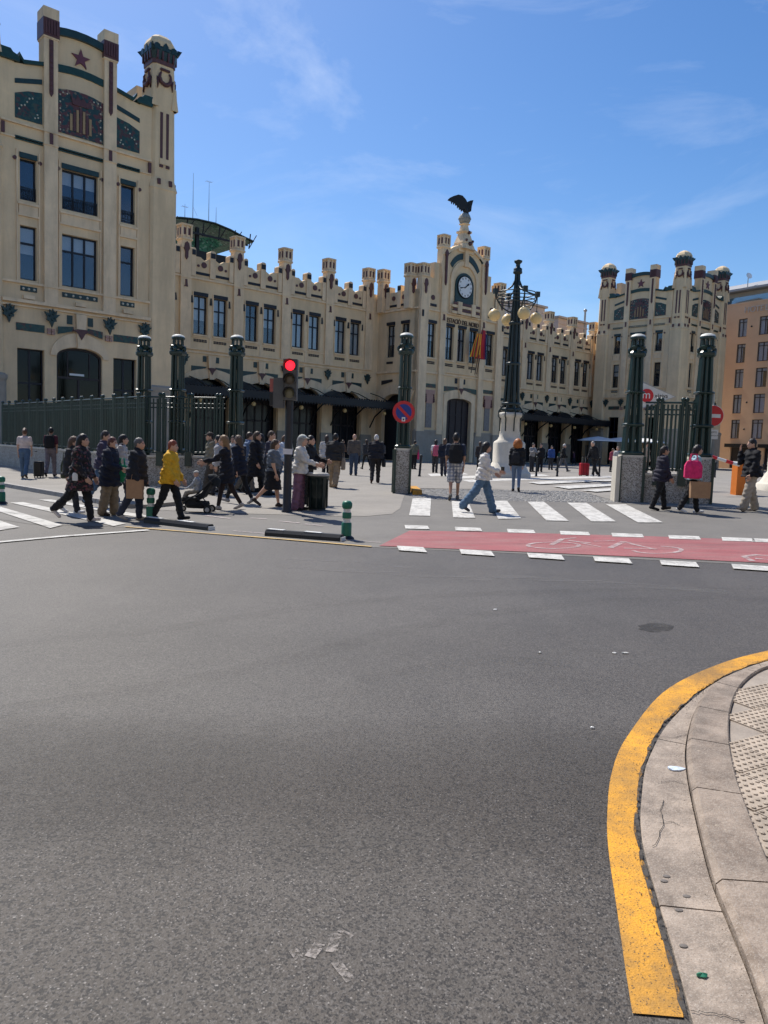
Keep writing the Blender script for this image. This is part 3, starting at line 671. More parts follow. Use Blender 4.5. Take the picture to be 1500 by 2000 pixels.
    def stripes(s_):
        for i in range(7): x = -.36+.12*i; s_.box(x-.045, x+.045, y-.06, y-.02, 13.12, 14.02-.10*abs(i-3), i % 2)
        s_.prism([(-.30, 14.08), (.30, 14.08), (.38, 14.36), (.2, 14.26), (.1, 14.42), (0, 14.28), (-.1, 14.42), (-.2, 14.26), (-.38, 14.36)], y-.07, y-.02, 1)
    part('crest_shield', [OCHRE, RED], stripes, u, t, rz, None, crest)
    pieces('glazed_boss', mat('glaze white', (.55, .52, .42), .4), lambda s_: [s_.ball((x*.95, y-.035, 13.05+.25*k), .035, 6) for k in range(6) for x in (-.8, .8)]+[s_.ball((x, y-.035, 14.40), .035, 6) for x in (-.5, -.66, .5, .66)], u, t, rz, 'glazed_boss_c', crest)
    part('tile_band', GREEN, lambda s_: s_.box(-.85, .85, y-.06, y+.01, 12.27, 12.40), u, t, rz, 'tile_band_d')
    def cornices(s_):
        for zz, h, pr in ((12.84, .035, .09), (12.33, .025, .06), (7.24, .04, .09), (6.56, .06, .15), (6.40, .03, .08)):
            s_.box(-2.83, 2.83, y-pr, y, zz-h, zz+h)
        for a0, a1 in ((-2.28, -1.52), (-.78, .78), (1.52, 2.28)):
            s_.box(a0, a1, y-.10, y, 10.02, 10.10); s_.box(a0, a1, y-.07, y, 9.62, 9.70); s_.box(a0+.05, a1-.05, y-.05, y, 9.70, 10.02)
            c = (a0+a1)/2; s_.box(c-.2, c+.2, y-.12, y, 6.66, 6.80)
            for e in (a0-.03, a1-.02): s_.box(e, e+.05, y-.05, y, 7.25, 11.95)
    pieces('cornice', CREAMT, cornices, u, t, rz, 'tower_cornice')
    def lintel(s_):
        for a0, a1 in ((-2.2, -1.58), (-.70, .70), (1.58, 2.2)): s_.box(a0, a1, y-.05, y+.1, 11.68, 11.86)
    pieces('lintel', DGREEN, lintel, u, t, rz, 'tower_lintel')
    def bosses(s_):
        for a in (-2.36, -1.48, -.82, .82, 1.48, 2.36): roundel(s_, a, y, 11.62, .07)
    pieces('ceramic_boss', RED, bosses, u, t, rz, 'tower_boss')
    def subsill(s_):
        for a0, a1, n in ((-2.18, -1.60, 3), (-.68, .68, 5), (1.60, 2.18, 3)):
            s_.box(a0, a1, y-.03, y+.01, 6.94, 7.12)
            for i in range(n): s_.ball((lerp(a0, a1, (i+.5)/n), y-.03, 7.03), .05, 8, 1)
    pieces('sill_tile', [DGREEN, mat('glaze white', (.55, .52, .42), .4)], subsill, u, t, rz, 'tower_subsill')
    # door arch with keystone and green spandrels
    def arch(s_):
        o_ = arc(0, 4.72, 1.12, .92, 0, PI, 14); s_.prism(arc(0, 4.72, .90, .38, 0, PI, 14)+[(x, min(z, 5.62)) for x, z in o_[::-1]], y-.07, y)
        s_.prism([(-.13, 5.06), (.13, 5.06), (.2, 6.35), (-.2, 6.35)], y-.16, y)
    part('door_arch', CREAMT, arch, u, t, rz)
    part('key_ornament', RED, lambda s_: s_.prism([(0, 5.38), (.14, 5.62), (.30, 5.72), (.16, 5.78), (-.16, 5.78), (-.30, 5.72), (-.14, 5.62)], y-.2, y-.15), u, t, rz)
    for sg in (-1, 1):
        part('tile_panel', TILE, lambda s_: s_.prism([(sg*.24, 5.70), (sg*.86, 5.52), (sg*.86, 5.80), (sg*.28, 5.86)], y-.09, y-.06), u, t, rz, 'tile_panel_c%d' % sg)
        part('tile_panel', DGREEN, lambda s_: s_.box(*sorted((sg*.30, sg*.50)), y-.03, y+.01, 5.95, 6.28), u, t, rz, 'tile_panel_d%d' % sg)
    for i, (a0, a1, cols) in enumerate(((-2.18, -1.60, 1), (-.68, .68, 3), (1.60, 2.18, 1))):
        window(u, t, rz, a0, a1, 10.2, 11.68, y+.16, cols, 0, 'tu%d' % i, (0, .35, 0)[i])
        window(u, t, rz, a0, a1, 7.36, 9.3, y+.16, cols, 8.69, 'tl%d' % i, (.5, .3, 0)[i])
        def rail(s_):
            for zz in (10.62, 10.66, 10.35): s_.box(a0+.02, a1-.02, y+.03, y+.05, zz, zz+.02)
            n = int((a1-a0)/.07)
            for k in range(n+1): x = lerp(a0+.03, a1-.03, k/n); s_.box(x-.008, x+.008, y+.03, y+.05, 10.22, 10.66)
        part('balcony_rail', IRON, rail, u, t, rz, 'balcony_rail%d' % i)
    for i, (a0, a1) in enumerate(((-2.30, -1.33), (1.33, 2.30))): window(u, t, rz, a0, a1, ZB+.05, 4.86, y+.2, 2, 3.6, 'tg%d' % i, 0, 'window', DUSK)
    d = part('door', WOODD, lambda s_: (s_.prism([(-.88, ZB+.05), (-.80, ZB+.05), (-.80, 4.70)]+arc(0, 4.70, .80, .30, PI, 0, 12)+[(.80, ZB+.05), (.88, ZB+.05)]+arc(0, 4.72, .88, .36, 0, PI, 12), y+.12, y+.22),
             s_.box(-.80, .80, y+.13, y+.21, 3.88, 3.96), s_.box(-.04, .04, y+.13, y+.21, ZB+.05, 3.88), s_.box(-.44, -.40, y+.135, y+.205, 3.96, 4.9), s_.box(.40, .44, y+.135, y+.205, 3.96, 4.9),
             s_.box(-.80, .80, y+.13, y+.21, ZB+.05, ZB+.75)), u, t, rz, 'tower_door')
    part('pane', DUSK, lambda s_: s_.prism([(-.8, ZB+.1), (.8, ZB+.1)]+arc(0, 4.70, .80, .29, 0, PI, 10), y+.165, y+.172), u, t, rz, 'tower_door_pane', d)
    part('sign_plate', mat('white enamel', (.7, .7, .68), .5), lambda s_: s_.box(-.36, .20, y+.09, y+.115, 4.02, 4.10), u, t, rz, 'tower_sign', d)
def turret(u, t):
    h0 = .55
    o = part('turret', CREAM, lambda s_: (s_.octo([(FZ, .58, .1), (11.8, .57, .1), (11.86, .60, .1), (12.28, .52, .13), (12.34, .52, .13), (14.9, .50, .14)]),
             s_.octo([(14.9, .50, .14), (15.5, .50, .12), (16.0, .49, .10), (16.75, .47, .12)]),
             [s_.box(sx*.43-.14, sx*.43+.14, sy*.43-.14, sy*.43+.14, 15.05, 15.75, 0, .07, .07) for sx in (-1, 1) for sy in (-1, 1)],
             [s_.lathe([(.1, 15.05), (.13, 15.12), (.08, 15.9)], 8, (sx*.45, sy*.45, 0)) for sx in (-1, 1) for sy in (-1, 1)],
             [s_.box(a-.2, a+.2, b-.2, b+.2, 12.82, 13.05) for a, b in ((0, -.36), (0, .36), (.36, 0), (-.36, 0))],
             s_.octo([(17.35, .54, .18), (17.60, .53, .22), (17.78, .45, .2), (17.92, .30, .14), (18.0, .12, .06), (18.02, .01, .004)])), u, t)
    part('plinth', STONE, lambda s_: s_.octo([(FZ, .66, .1), (3.6, .65, .1), (3.7, .69, .1), (3.82, .69, .1), (3.9, .60, .1)]), u, t, 0, 'turret_plinth', o)
    def crown(s_):
        s_.octo([(16.86, .50, .14), (17.0, .52, .12), (17.3, .57, .1), (17.38, .55, .12), (17.44, .5, .2)])
        for k in range(4):
            for e in (-1, 1):
                for a in (-.36, 0, .36):
                    pts = [(a-.13, 17.22), (a+.13, 17.22), (a+.11, 17.42), (a, 17.55 if a == 0 else 17.47), (a-.11, 17.42)]
                    q_ = MB().prism(pts, -.585, -.5); c_, s2 = math.cos(k*PI/2), math.sin(k*PI/2)
                    if e == 1: s_.add([(x*c_-y_*s2, x*s2+y_*c_, z) for x, y_, z in q_.v], q_.f)
        for sx in (-1, 1):
            for sy in (-1, 1):
                s_.add([(sx*.46, sy*.57, 17.18), (sx*.57, sy*.46, 17.18), (sx*.66, sy*.66, 17.40), (sx*.52, sy*.52, 17.46)], [(0, 1, 2), (0, 2, 3), (1, 3, 2), (0, 3, 1)])
    part('crown', DGREEN, crown, u, t, 0, 'turret_crown', o)
    part('ceramic_frieze', RED, lambda s_: (s_.octo([(16.72, .50, .12), (16.88, .51, .12)]), [s_.box(a-.035, a+.035, b-.035, b+.035, 16.88, 17.2) for a, b in [(x, y_) for x in (-.34, -.12, .12, .34) for y_ in (-.545, .545)]+[(x, y_) for y_ in (-.34, -.12, .12, .34) for x in (-.545, .545)]]), u, t, 0, 'turret_frieze', o)
    def wreath(s_):
        for k in range(4):
            q_ = MB(); n = 12
            ring = [(.24*math.cos(a), -.53-.03*(i % 2), 16.22+.27*math.sin(a)) for i, a in enumerate([lerp(.75*PI, 2.25*PI, j/n) for j in range(n+1)])]
            q_.tube(ring, [.035+.05*math.sin(PI*i/n) for i in range(n+1)], 6)
            q_.box(-.2, .2, -.56, -.48, 16.48, 16.56); q_.prism([(-.32, 15.75), (-.24, 16.1), (-.36, 16.2)], -.56, -.5); q_.prism([(.32, 15.75), (.24, 16.1), (.36, 16.2)], -.56, -.5)
            c_, s2 = math.cos(k*PI/2), math.sin(k*PI/2); s_.add([(x*c_-y_*s2, x*s2+y_*c_, z) for x, y_, z in q_.v], q_.f, 0, True)
    part('wreath', RED, wreath, u, t, 0, 'turret_wreath', o)
    def slots(s_):
        for k in range(4):
            q_ = MB()
            for a in (-.13, .13): q_.box(a-.055, a+.055, -.53, -.45, 13.06, 14.86)
            for a in (-.14, .14): q_.box(a-.07, a+.07, -.58, -.5, 12.70, 12.80)
            for a in (-.25, .25): q_.box(a-.06, a+.06, -.63, -.5, 12.0, 12.22)
            c_, s2 = math.cos(k*PI/2), math.sin(k*PI/2); s_.add([(x*c_-y_*s2, x*s2+y_*c_, z) for x, y_, z in q_.v], q_.f)
    part('ceramic_slot', RED, slots, u, t, 0, 'turret_slots', o)
def tower(cu, ct):
    for rz in (0, -PI/2): tower_face(cu, ct, rz)
    for rz in (PI/2, PI): part('tower_wall', CREAM, lambda s_: s_.prism([(-2.86, FZ), (2.86, FZ), (2.86, 14.95), (1.37, 15.2), (1.37, 16.7), (-1.37, 16.7), (-1.37, 15.2), (-2.86, 14.95)], -TH_, -TH_+.5), cu, ct, rz, 'tower_rear')
    for sx in (-1, 1):
        for sy in (-1, 1): turret(cu+sx*3.37, ct+sy*3.37)
    part('roof', mat('roof tile', (.16, .12, .1), .8), lambda s_: s_.box(-3.3, 3.3, -3.3, 3.3, 14.3, 14.5), cu, ct, 0, 'tower_roof')
tower(-3.24, 3.83)
tower(48.0, 3.83)

# ------------------------------------------------------------------ wings
WT = 8.42; BAY = 3.28
def small_turret(u, t, zt, base=10.4, key='st', drop=True):
    """slim parapet turret: shaft, lip and fluted crown"""
    o = part('parapet_turret', CREAMT, lambda s_: (s_.box(-.31, .31, -.12, .35, base, zt-1.25), s_.octo([(zt-1.25, .30, .05), (zt-.86, .29, .06), (zt-.80, .36, .08), (zt-.72, .36, .08), (zt-.66, .28, .08), (zt-.12, .27, .08), (zt-.08, .36, .1), (zt, .37, .1)], 0, (0, .12)),
             [s_.box(x-.05, x+.05, y_-.05+.12, y_+.05+.12, zt-.66, zt-.08) for x, y_ in [(a, b) for a in (-.26, 0, .26) for b in (-.27, .27)]+[(a, b) for b in (0,) for a in (-.27, .27)]]), u, t, 0, key)
    part('crown_slots', RED, lambda s_: [s_.box(x-.07, x+.07, -.165, -.14, zt-.56, zt-.2) for x in (-.13, .13)]+[s_.box(sx*.285-.01, sx*.285+.01, y_-.07+.12, y_+.07+.12, zt-.56, zt-.2) for sx in (-1, 1) for y_ in (-.13, .13)], u, t, 0, key+'slots', o)
    if drop: part('ceramic_drop', RED, lambda s_: (s_.prism([(0, zt-1.85), (.08, zt-1.72), (.08, zt-1.42), (.17, zt-1.25), (.12, zt-1.0), (0, zt-.90), (-.12, zt-1.0), (-.17, zt-1.25), (-.08, zt-1.42), (-.08, zt-1.72)], -.21, -.11)), u, t, 0, key+'drop', o)
    return o
def wing_bay(u, t, n, rz=0., blinds=(.0, .0)):
    L_ = BAY
    def body(s_):
        out = [(0, FZ), (L_, FZ), (L_, 11.62), (2.35, 11.62)]+[(x, 11.62-.16*math.sin(PI*(x-1.85)/.5)) for x in (2.3, 2.1, 1.9)]+[(1.8, 11.62), (1.48, 11.62)]+[(x, 11.62-.16*math.sin(PI*(x-.93)/.5)) for x in (1.38, 1.18, .98)]+[(.93, 11.62), (0, 11.62)]
        ar = [(.47, ZB+.02), (2.81, ZB+.02)]+arc(1.64, 4.35, 1.17, .77, 0, PI, 16)
        s_.wall(out, [rect(.54, 1.37, 7.48, 9.54), rect(1.77, 2.60, 7.48, 9.54), ar], 0, .30)
    part('wing_wall', CREAM, body, u, t, rz)
    part('wing_backing', INTER, lambda s_: (s_.box(0, L_, 1.2, 1.25, FZ, 11.2), s_.box(0, L_, .3, 1.2, 5.2, 5.3)), u, t, rz)
    def mer(s_):
        for a, w_ in ((1.64, .17), (.47, .13), (2.81, .13)): s_.box(a-w_, a+w_, -.08, .38, 10.55, 11.96); s_.prism([(a-w_, 11.96), (a+w_, 11.96)]+arc(a, 11.96, w_, .10, 0, PI, 6), -.08, .38)
        s_.box(.31, L_-.31, -.09, 0, 10.40, 10.50); s_.box(0, L_, -.07, 0, 6.44, 6.54); s_.box(0, L_, -.12, 0, 6.62, 6.68); s_.box(0, L_, -.05, 0, 7.30, 7.34)
        for a0, a1 in ((.50, 1.41), (1.73, 2.64)):
            s_.box(a0, a1, -.08, 0, 7.38, 7.46)
            for e in (a0-.04, a1-.01): s_.box(e, e+.05, -.04, 0, 7.46, 9.75)
        s_.box(1.50, 1.64, -.03, 0, 6.68, 7.3)
    pieces('merlon', CREAMT, mer, u, t, rz)
    def dk(s_):
        for a, w_ in ((1.64, .14), (.47, .10), (2.81, .10)): s_.box(a-w_, a+w_, -.11, -.07, 11.66, 11.93)
        for a0, a1 in ((.62, 1.48), (1.82, 2.68)): s_.box(a0, a1, -.04, .01, 10.67, 10.81)
        for a0, a1 in ((.52, 1.39), (1.75, 2.62)): s_.box(a0, a1, -.06, .05, 9.54, 9.73)
        for a in (.40, 1.56, 2.72): s_.prism([(a-.05, 9.12), (a+.07, 9.12), (a+.03, 9.5), (a-.01, 9.5)], -.08, .0)
    pieces('ceramic_inlay', FRAME, dk, u, t, rz, 'wing_dark')
    pieces('ceramic_roundel', RED, lambda s_: (roundel(s_, 1.12, 0, 11.22, .16), roundel(s_, 2.14, 0, 11.22, .16), roundel(s_, .78, 0, 11.14, .07), roundel(s_, 2.48, 0, 11.14, .07)), u, t, rz, 'wing_roundel')
    pieces('sill_tile', FRAME, lambda s_: [s_.box(a0+i*.165, a0+i*.165+.13, -.03, .01, 7.06+j*.08, 7.12+j*.08) for a0 in (.56, 1.79) for i in range(5) for j in range(2)], u, t, rz, 'wing_sill')
    def vous(s_):
        ins = arc(1.64, 4.35, 1.19, .79, 0, PI, 16); outp = [(1.64+1.52*math.cos(a)*1.06, 5.22+.42*max(0, math.sin(a))**1.5) for a in [PI*i/16 for i in range(17)]]
        s_.prism(ins+[(max(.02, min(L_-.02, x)), z) for x, z in outp[::-1]], -.09, 0)
        s_.prism([(1.50, 5.06), (1.78, 5.06), (1.88, 6.36), (1.40, 6.36)], -.17, 0)
    part('arch_ring', CREAMT, vous, u, t, rz)
    part('key_ornament', RED, lambda s_: s_.prism([(1.64, 5.30), (1.76, 5.52), (1.92, 5.66), (1.74, 5.70), (1.54, 5.70), (1.36, 5.66), (1.52, 5.52)], -.21, -.165), u, t, rz, 'wing_key')
    pieces('tile_panel', DGREEN, lambda s_: [s_.prism([(1.64+sg*.26, 5.75), (1.64+sg*.34, 5.66), (1.64+sg*1.2, 5.44), (1.64+sg*1.2, 5.74)], -.04, .01) for sg in (-1, 1)]+[s_.box(*sorted((1.64+sg*.28, 1.64+sg*.50)), -.04, .01, 6.0, 6.32) for sg in (-1, 1)], u, t, rz, 'wing_spandrel')
    for i, (a0, a1) in enumerate(((.54, 1.37), (1.77, 2.60))): window(u, t, rz, a0, a1, 7.48, 9.54, .15, 2, 8.86, 'w%d' % i, blinds[i])
    # glazed door screen inside the arch
    d = part('door', WOODD, lambda s_: [s_.box(x-.05, x+.05, .5, .6, ZB+.02, 4.9) for x in (.55, 1.1, 1.64, 2.18, 2.73)]+[s_.box(.5, 2.8, .5, .6, zz, zz+.1) for zz in (ZB+.05, 2.9, 3.9)], u, t, rz, 'wing_door')
    part('pane', mat('canopy shade pane', (.012, .013, .018), .25, .3, 1), lambda s_: s_.box(.55, 2.73, .54, .55, ZB+.1, 5.1), u, t, rz, 'wing_door_pane', d)  # opaque near-black colour paints in the deep shade under the canopy
def pier(u, t, zt=13.16):
    part('pier', CREAMT, lambda s_: (s_.box(-.31, .31, -.13, 0, 6.66, 10.42), s_.box(-.34, .34, -.16, 0, 10.36, 10.44), s_.box(-.42, .42, -.10, 0, FZ, 5.2)), u, t, 0, 'wing_pier')
    part('ceramic_capital', RED, lambda s_: s_.prism([(-.13, 9.90), (.10, 9.90), (.08, 9.98), (.05, 10.28), (-.05, 10.28), (-.05, 9.98)], -.18, -.12), u, t, 0, 'wing_capital')
    part('leaf_emblem', DGREEN, lambda s_: leaf_emblem(s_, 0, -.06, 5.72, 6.40), u, t, 0, 'wing_leaf')
    part('plinth', STONE, lambda s_: (s_.box(-.46, .46, -.14, 0, FZ, 2.3), s_.prism([(-.46, 2.3), (.46, 2.3), (.42, 2.42), (-.42, 2.42)], -.12, 0)), u, t, 0, 'wing_plinth')
    small_turret(u, t, zt)
BL = {0: (.62, .62), 1: (0, .55), 2: (.95, .95), 3: (.95, .95), 5: (.5, .5), 6: (.95, .95), 7: (.4, .5), 8: (.45, .45)}
first = 5.54-BAY
for i in range(6): 
    if i < 5: wing_bay(first+BAY*i, WT, i, 0., BL.get(i-1, (0, 0)))
    if i: pier(first+BAY*i, WT)
for i in range(6): 
    u0 = 44.87-BAY*(6-i)
    if i: wing_bay(u0, WT, i+20, 0., ((0, 0), (0, 0), (.95, .95), (.95, .95), (.5, .45), (.4, .4))[i])
    if i >= 2: pier(u0, WT)
pier(44.87, WT)
part('wing_return', CREAM, lambda s_: (s_.box(0, 3.2, 0, .3, FZ, 11.6), s_.box(-.2, 3.2, .3, .35, FZ, 11.5)), 44.87, WT)
part('wing_return', CREAM, lambda s_: s_.box(-3.0, 0, 0, .3, FZ, 11.6), first, WT, 0, 'wing_return_b')
part('wing_return', CREAM, lambda s_: s_.box(0, 1.2, 0, .3, FZ, 11.6), 18.66, WT, 0, 'wing_return_c')
part('wing_return', CREAM, lambda s_: s_.box(-.9, 0, 0, .3, FZ, 11.6), 28.47, WT, 0, 'wing_return_d')
for uu in (18.66, 44.87): part('wing_backing', INTER, lambda s_: s_.box(0, 3.0, 1.2, 1.25, FZ, 11.2), uu, WT, 0, 'return_backing')
part('wing_roof', mat('roof tile', (.16, .12, .1), .8), lambda s_: (s_.box(-7, 52, .32, 14, 10.6, 10.9),), 0, WT)
# iron canopies over the doors, with their lamps
def canopy(u0, u1, t, n):
    def can(s_):
        s_.box(u0, u1, -2.35, -.05, 4.30, 4.36)
        s_.box(u0, u1, -2.42, -2.36, 4.12, 4.50)
        k = int((u1-u0)/.20)
        for i in range(k): x = lerp(u0, u1, (i+.5)/k); s_.prism([(x-.08, 4.12), (x+.08, 4.12), (x, 3.98)], -2.41, -2.37); s_.ball((x, -2.4, 4.54), .05, 6)
        for i in range(int((u1-u0)/1.64)+1):
            x = u0+1.64*i
            if x > u1: break
            s_.tube([(x, -2.3, 4.28), (x, -1.4, 4.1), (x, -.6, 3.6), (x, -.14, 2.9)], .05, 6); s_.box(x-.03, x+.03, -2.35, -.1, 4.18, 4.30)
            s_.tube([(x, -2.1, 4.5), (x, -.9, 4.95), (x, -.1, 5.15)], .03, 5)
        for i in range(int((u1-u0)/3.28)):
            c = u0+1.36+1.64+3.28*i-1.64
            s_.prism(arc(c, 4.36, 1.12, .66, 0, PI, 12), -.9, -.84)
    part('iron_canopy', IRON, can, 0, t, 0, 'iron_canopy%d' % n)
    part('canopy_glass', mat('smoked canopy glass', (.02, .022, .026), .3, .2, 1), lambda s_: s_.add([(u0, -2.3, 4.40), (u1, -2.3, 4.40), (u1, -.1, 4.75), (u0, -.1, 4.75)], [(0, 1, 2, 3)]), 0, t, 0, 'canopy_glass%d' % n)
canopy(4.2, 19.2, WT, 0); canopy(28.6, 50, WT, 1)
def lantern(u, t, z=3.80):
    o = part('globe_lamp', GLOBE, lambda s_: s_.ball((0, 0, 3.80), .13, 12), u, t, 0, 'canopy_globe')
    part('hanger', IRON, lambda s_: (s_.tube([(0, 0, 3.92), (0, 0, 4.3)], .02, 6), s_.lathe([(.07, 3.90), (.05, 3.96), (.02, 4.0)], 8)), u, t, 0, 'canopy_hanger', o)
for i in range(5): lantern(5.6+BAY*i, WT-1.8)
for i in range(6): lantern(33.4+BAY*i, WT-1.8)

# ------------------------------------------------------------------ clock pavilion
PC, PT = 23.65, 4.70
def pavilion():
    u, t = PC, PT
    def body(s_):
        arch = [(-1.2, ZB+.02), (1.2, ZB+.02)]+arc(0, 4.74, 1.2, .30, 0, PI, 14)
        holes = [arch]+[rect(a-.38, a+.38, 7.48, 9.62) for a in (-1.15, 0, 1.15, -2.86, 2.86)]
        gb = [(x, 14.20+.62*(1-(x/1.72)**2)) for x in (1.72, 1.3, .8, .3, -.3, -.8, -1.3, -1.72)]
        out = [(-4.1, FZ), (4.1, FZ), (4.1, 11.55), (2.3, 11.55), (2.3, 13.2), (1.72, 13.2)]+gb+[(-1.72, 13.2), (-2.3, 13.2), (-2.3, 11.55), (-4.1, 11.55)]
        s_.wall(out, holes, 0, .32)
    part('pavilion_wall', CREAM, body, u, t)
    part('pavilion_backing', INTER, lambda s_: (s_.box(-4.0, 4.0, .9, .95, FZ, 11.2)), u, t)
    pieces('gable_step', CREAM, lambda s_: (s_.box(-2.3, 2.3, .33, .9, 11.0, 13.15), s_.box(-1.7, 1.7, .33, .9, 13.15, 14.2), s_.box(-2.75, -2.3, .05, .9, 11.2, 13.45), s_.box(-3.25, -2.75, .05, .9, 11.2, 12.45), s_.box(2.3, 2.75, .05, .9, 11.2, 13.45), s_.box(2.75, 3.25, .05, .9, 11.2, 12.45)), u, t)
    for sg in (-1, 1):
        c = sg*1.95
        part('pilaster', CREAMT, lambda s_: (s_.box(c-.26, c+.26, -.16, 0, 2.6, 13.0), s_.box(c-.3, c+.3, -.2, 0, 10.38, 10.47), s_.box(c-.3, c+.3, -.2, 0, 6.44, 6.6)), u, t, 0, 'pav_pilaster%d' % sg)
        small_turret(u+c, t, 15.26, 12.6, 'gable_turret', False)
        part('ceramic_drop', RED, lambda s_: s_.prism([(c-.07, 12.3), (c, 12.1), (c+.07, 12.3), (c+.07, 13.9), (c+.16, 14.1), (c, 14.35), (c-.16, 14.1), (c-.07, 13.9)], -.26, -.16), u, t, 0, 'pav_drop%d' % sg)
        part('ceramic_capital', RED, lambda s_: s_.prism([(c-.13, 9.90), (c+.10, 9.90), (c+.08, 9.98), (c+.05, 10.28), (c-.05, 10.28), (c-.05, 9.98)], -.22, -.15), u, t, 0, 'pav_capital%d' % sg)
        # side bay: panel, plaque with red capital, merlon, roundel
        b = sg*2.86
        part('tile_panel', TILE, lambda s_: s_.box(b-.55, b+.55, -.04, .01, 5.55, 5.80), u, t, 0, 'pav_tile%d' % sg)
        pl = part('plaque', mat('grey plaque', (.22, .20, .19), .6, .25, 5), lambda s_: s_.box(b-.27, b+.27, -.05, .01, 3.0, 4.55), u, t, 0, 'pav_plaque%d' % sg)
        part('plaque_head', mat('pink glaze', (.42, .25, .20), .5), lambda s_: (s_.box(b-.30, b+.30, -.09, .01, 4.55, 5.15), s_.box(b-.42, b+.42, -.12, .01, 5.15, 5.40)), u, t, 0, 'pav_head%d' % sg, pl)
        pieces('garland', RED, lambda s_: [s_.ball((b+e*.36, -.07, 4.70+.13*i), .10-.012*i, 8) for e in (-1, 1) for i in range(5)], u, t, 0, 'pav_garland%d' % sg, pl)
        pieces('merlon', CREAMT, lambda s_: (s_.box(b-.62, b-.30, -.08, .36, 10.55, 12.05) if sg < 0 else s_.box(b+.30, b+.62, -.08, .36, 10.55, 12.05), s_.box(*sorted((sg*2.26, sg*4.1)), -.10, 0, 10.38, 10.48), s_.box(*sorted((sg*2.26, sg*4.1)), -.10, 0, 6.44, 6.56)), u, t, 0, 'pav_merlon%d' % sg)
        pieces('ceramic_inlay', FRAME, lambda s_: (s_.box(b-.34, b+.34, -.04, .01, 10.67, 10.83), s_.box(b-.42, b+.42, -.06, .05, 9.62, 9.80), s_.box(sg*3.9-.06, sg*3.9+.06, -.26, -.2, 9.9, 10.3)), u, t, 0, 'pav_dark%d' % sg)
        pieces('ceramic_roundel', RED, lambda s_: roundel(s_, b, 0, 11.22, .16), u, t, 0, 'pav_roundel%d' % sg)
        for k, (uu, tt, zt) in enumerate(((sg*3.72, -.06, 13.55),)): small_turret(u+uu, t+tt, zt)
        part('corner_pier', CREAMT, lambda s_: s_.box(sg*3.72-.34, sg*3.72+.34, -.2, .1, FZ, 12.4), u, t, 0, 'pav_corner%d' % sg)
        part('corner_plinth', STONE, lambda s_: s_.box(sg*3.72-.40, sg*3.72+.40, -.27, .1, FZ, 2.75), u, t, 0, 'pav_corner_plinth%d' % sg)
        part('plinth', STONE, lambda s_: (s_.box(*sorted((sg*1.62, sg*4.15)), -.1, 0, FZ, 2.72), s_.box(*sorted((sg*1.62, sg*4.15)), -.14, 0, 2.72, 2.84)), u, t, 0, 'pav_plinth%d' % sg)
        part('tile_panel', TILE, lambda s_: s_.prism([(sg*.24, 5.62), (sg*1.62, 5.40), (sg*1.62, 5.74), (sg*.28, 5.78)], -.06, .01), u, t, 0, 'pav_spandrel%d' % sg)
        pieces('ceramic_inlay', FRAME, lambda s_: s_.box(*sorted((sg*.28, sg*.50)), -.04, .01, 6.0, 6.34), u, t, 0, 'pav_square%d' % sg)
        # tiled arch segment in the gable
        seg = arc(0, 12.7, 1.62, 1.75, PI/2-sg*.16, PI/2-sg*1.05, 8); seg2 = arc(0, 12.7, 1.40, 1.36, PI/2-sg*1.05, PI/2-sg*.19, 8)
        part('tile_panel', DGREEN, lambda s_: s_.prism(seg+seg2, -.06, .01), u, t, 0, 'pav_seg%d' % sg)
        part('gable_scroll', DGREEN, lambda s_: s_.prism([(sg*1.70, 14.05), (sg*1.70, 14.42), (sg*1.45, 14.5), (sg*1.2, 14.66), (sg*1.3, 14.44)], -.12, .3), u, t, 0, 'pav_scroll%d' % sg)
    part('gable_coping', CREAMT, lambda s_: s_.prism([(x, 14.20+.62*(1-(x/1.72)**2)-.05) for x in (-1.72, -1.3, -.8, -.3, .3, .8, 1.3, 1.72)]+[(x, 14.20+.62*(1-(x/1.72)**2)+.16) for x in (1.72, 1.3, .8, .3, -.3, -.8, -1.3, -1.72)], -.14, .45), u, t)
    part('gable_ring', CREAMT, lambda s_: s_.prism(arc(0, 12.6, 1.36, 1.34, PI, 0, 18)+[(1.36, 10.5), (1.10, 10.5)]+arc(0, 12.6, 1.10, 1.08, 0, PI, 18)+[(-1.10, 10.5), (-1.36, 10.5)], -.10, 0), u, t)
    part('keystone', CREAMT, lambda s_: s_.prism([(-.16, 13.6), (.16, 13.6), (.2, 14.9), (-.2, 14.9)], -.18, 0), u, t)
    pieces('cornice', CREAMT, lambda s_: (s_.box(-1.66, 1.66, -.12, 0, 10.36, 10.46), s_.box(-1.66, 1.66, -.10, 0, 6.62, 6.68), s_.box(-1.66, 1.66, -.07, 0, 6.44, 6.54), [s_.box(a-.44, a+.44, -.09, 0, 7.36, 7.45) for a in (-2.86, -1.15, 0, 1.15, 2.86)]), u, t, 0, 'pav_cornice')
    pieces('balustrade', CREAMT, lambda s_: ([s_.box(a-.19, a+.19, -.34, 0, 10.46, 11.24) for a in (-.62, .72)], [s_.box(-1.3, 1.4, -.28, 0, zz, zz+.16) for zz in (10.46, 10.86)]), u, t)
    pieces('ceramic_inlay', RED, lambda s_: [s_.box(a0, a1, -.31, -.27, zz, zz+.16) for a0, a1 in ((-1.22, -.86), (-.36, .46), (.98, 1.34)) for zz in (10.64, 11.03)], u, t, 0, 'pav_balus_dark')
    pieces('lintel', FRAME, lambda s_: [s_.box(a-.40, a+.40, -.06, .05, 9.62, 9.80) for a in (-1.15, 0, 1.15)], u, t, 0, 'pav_lintel')
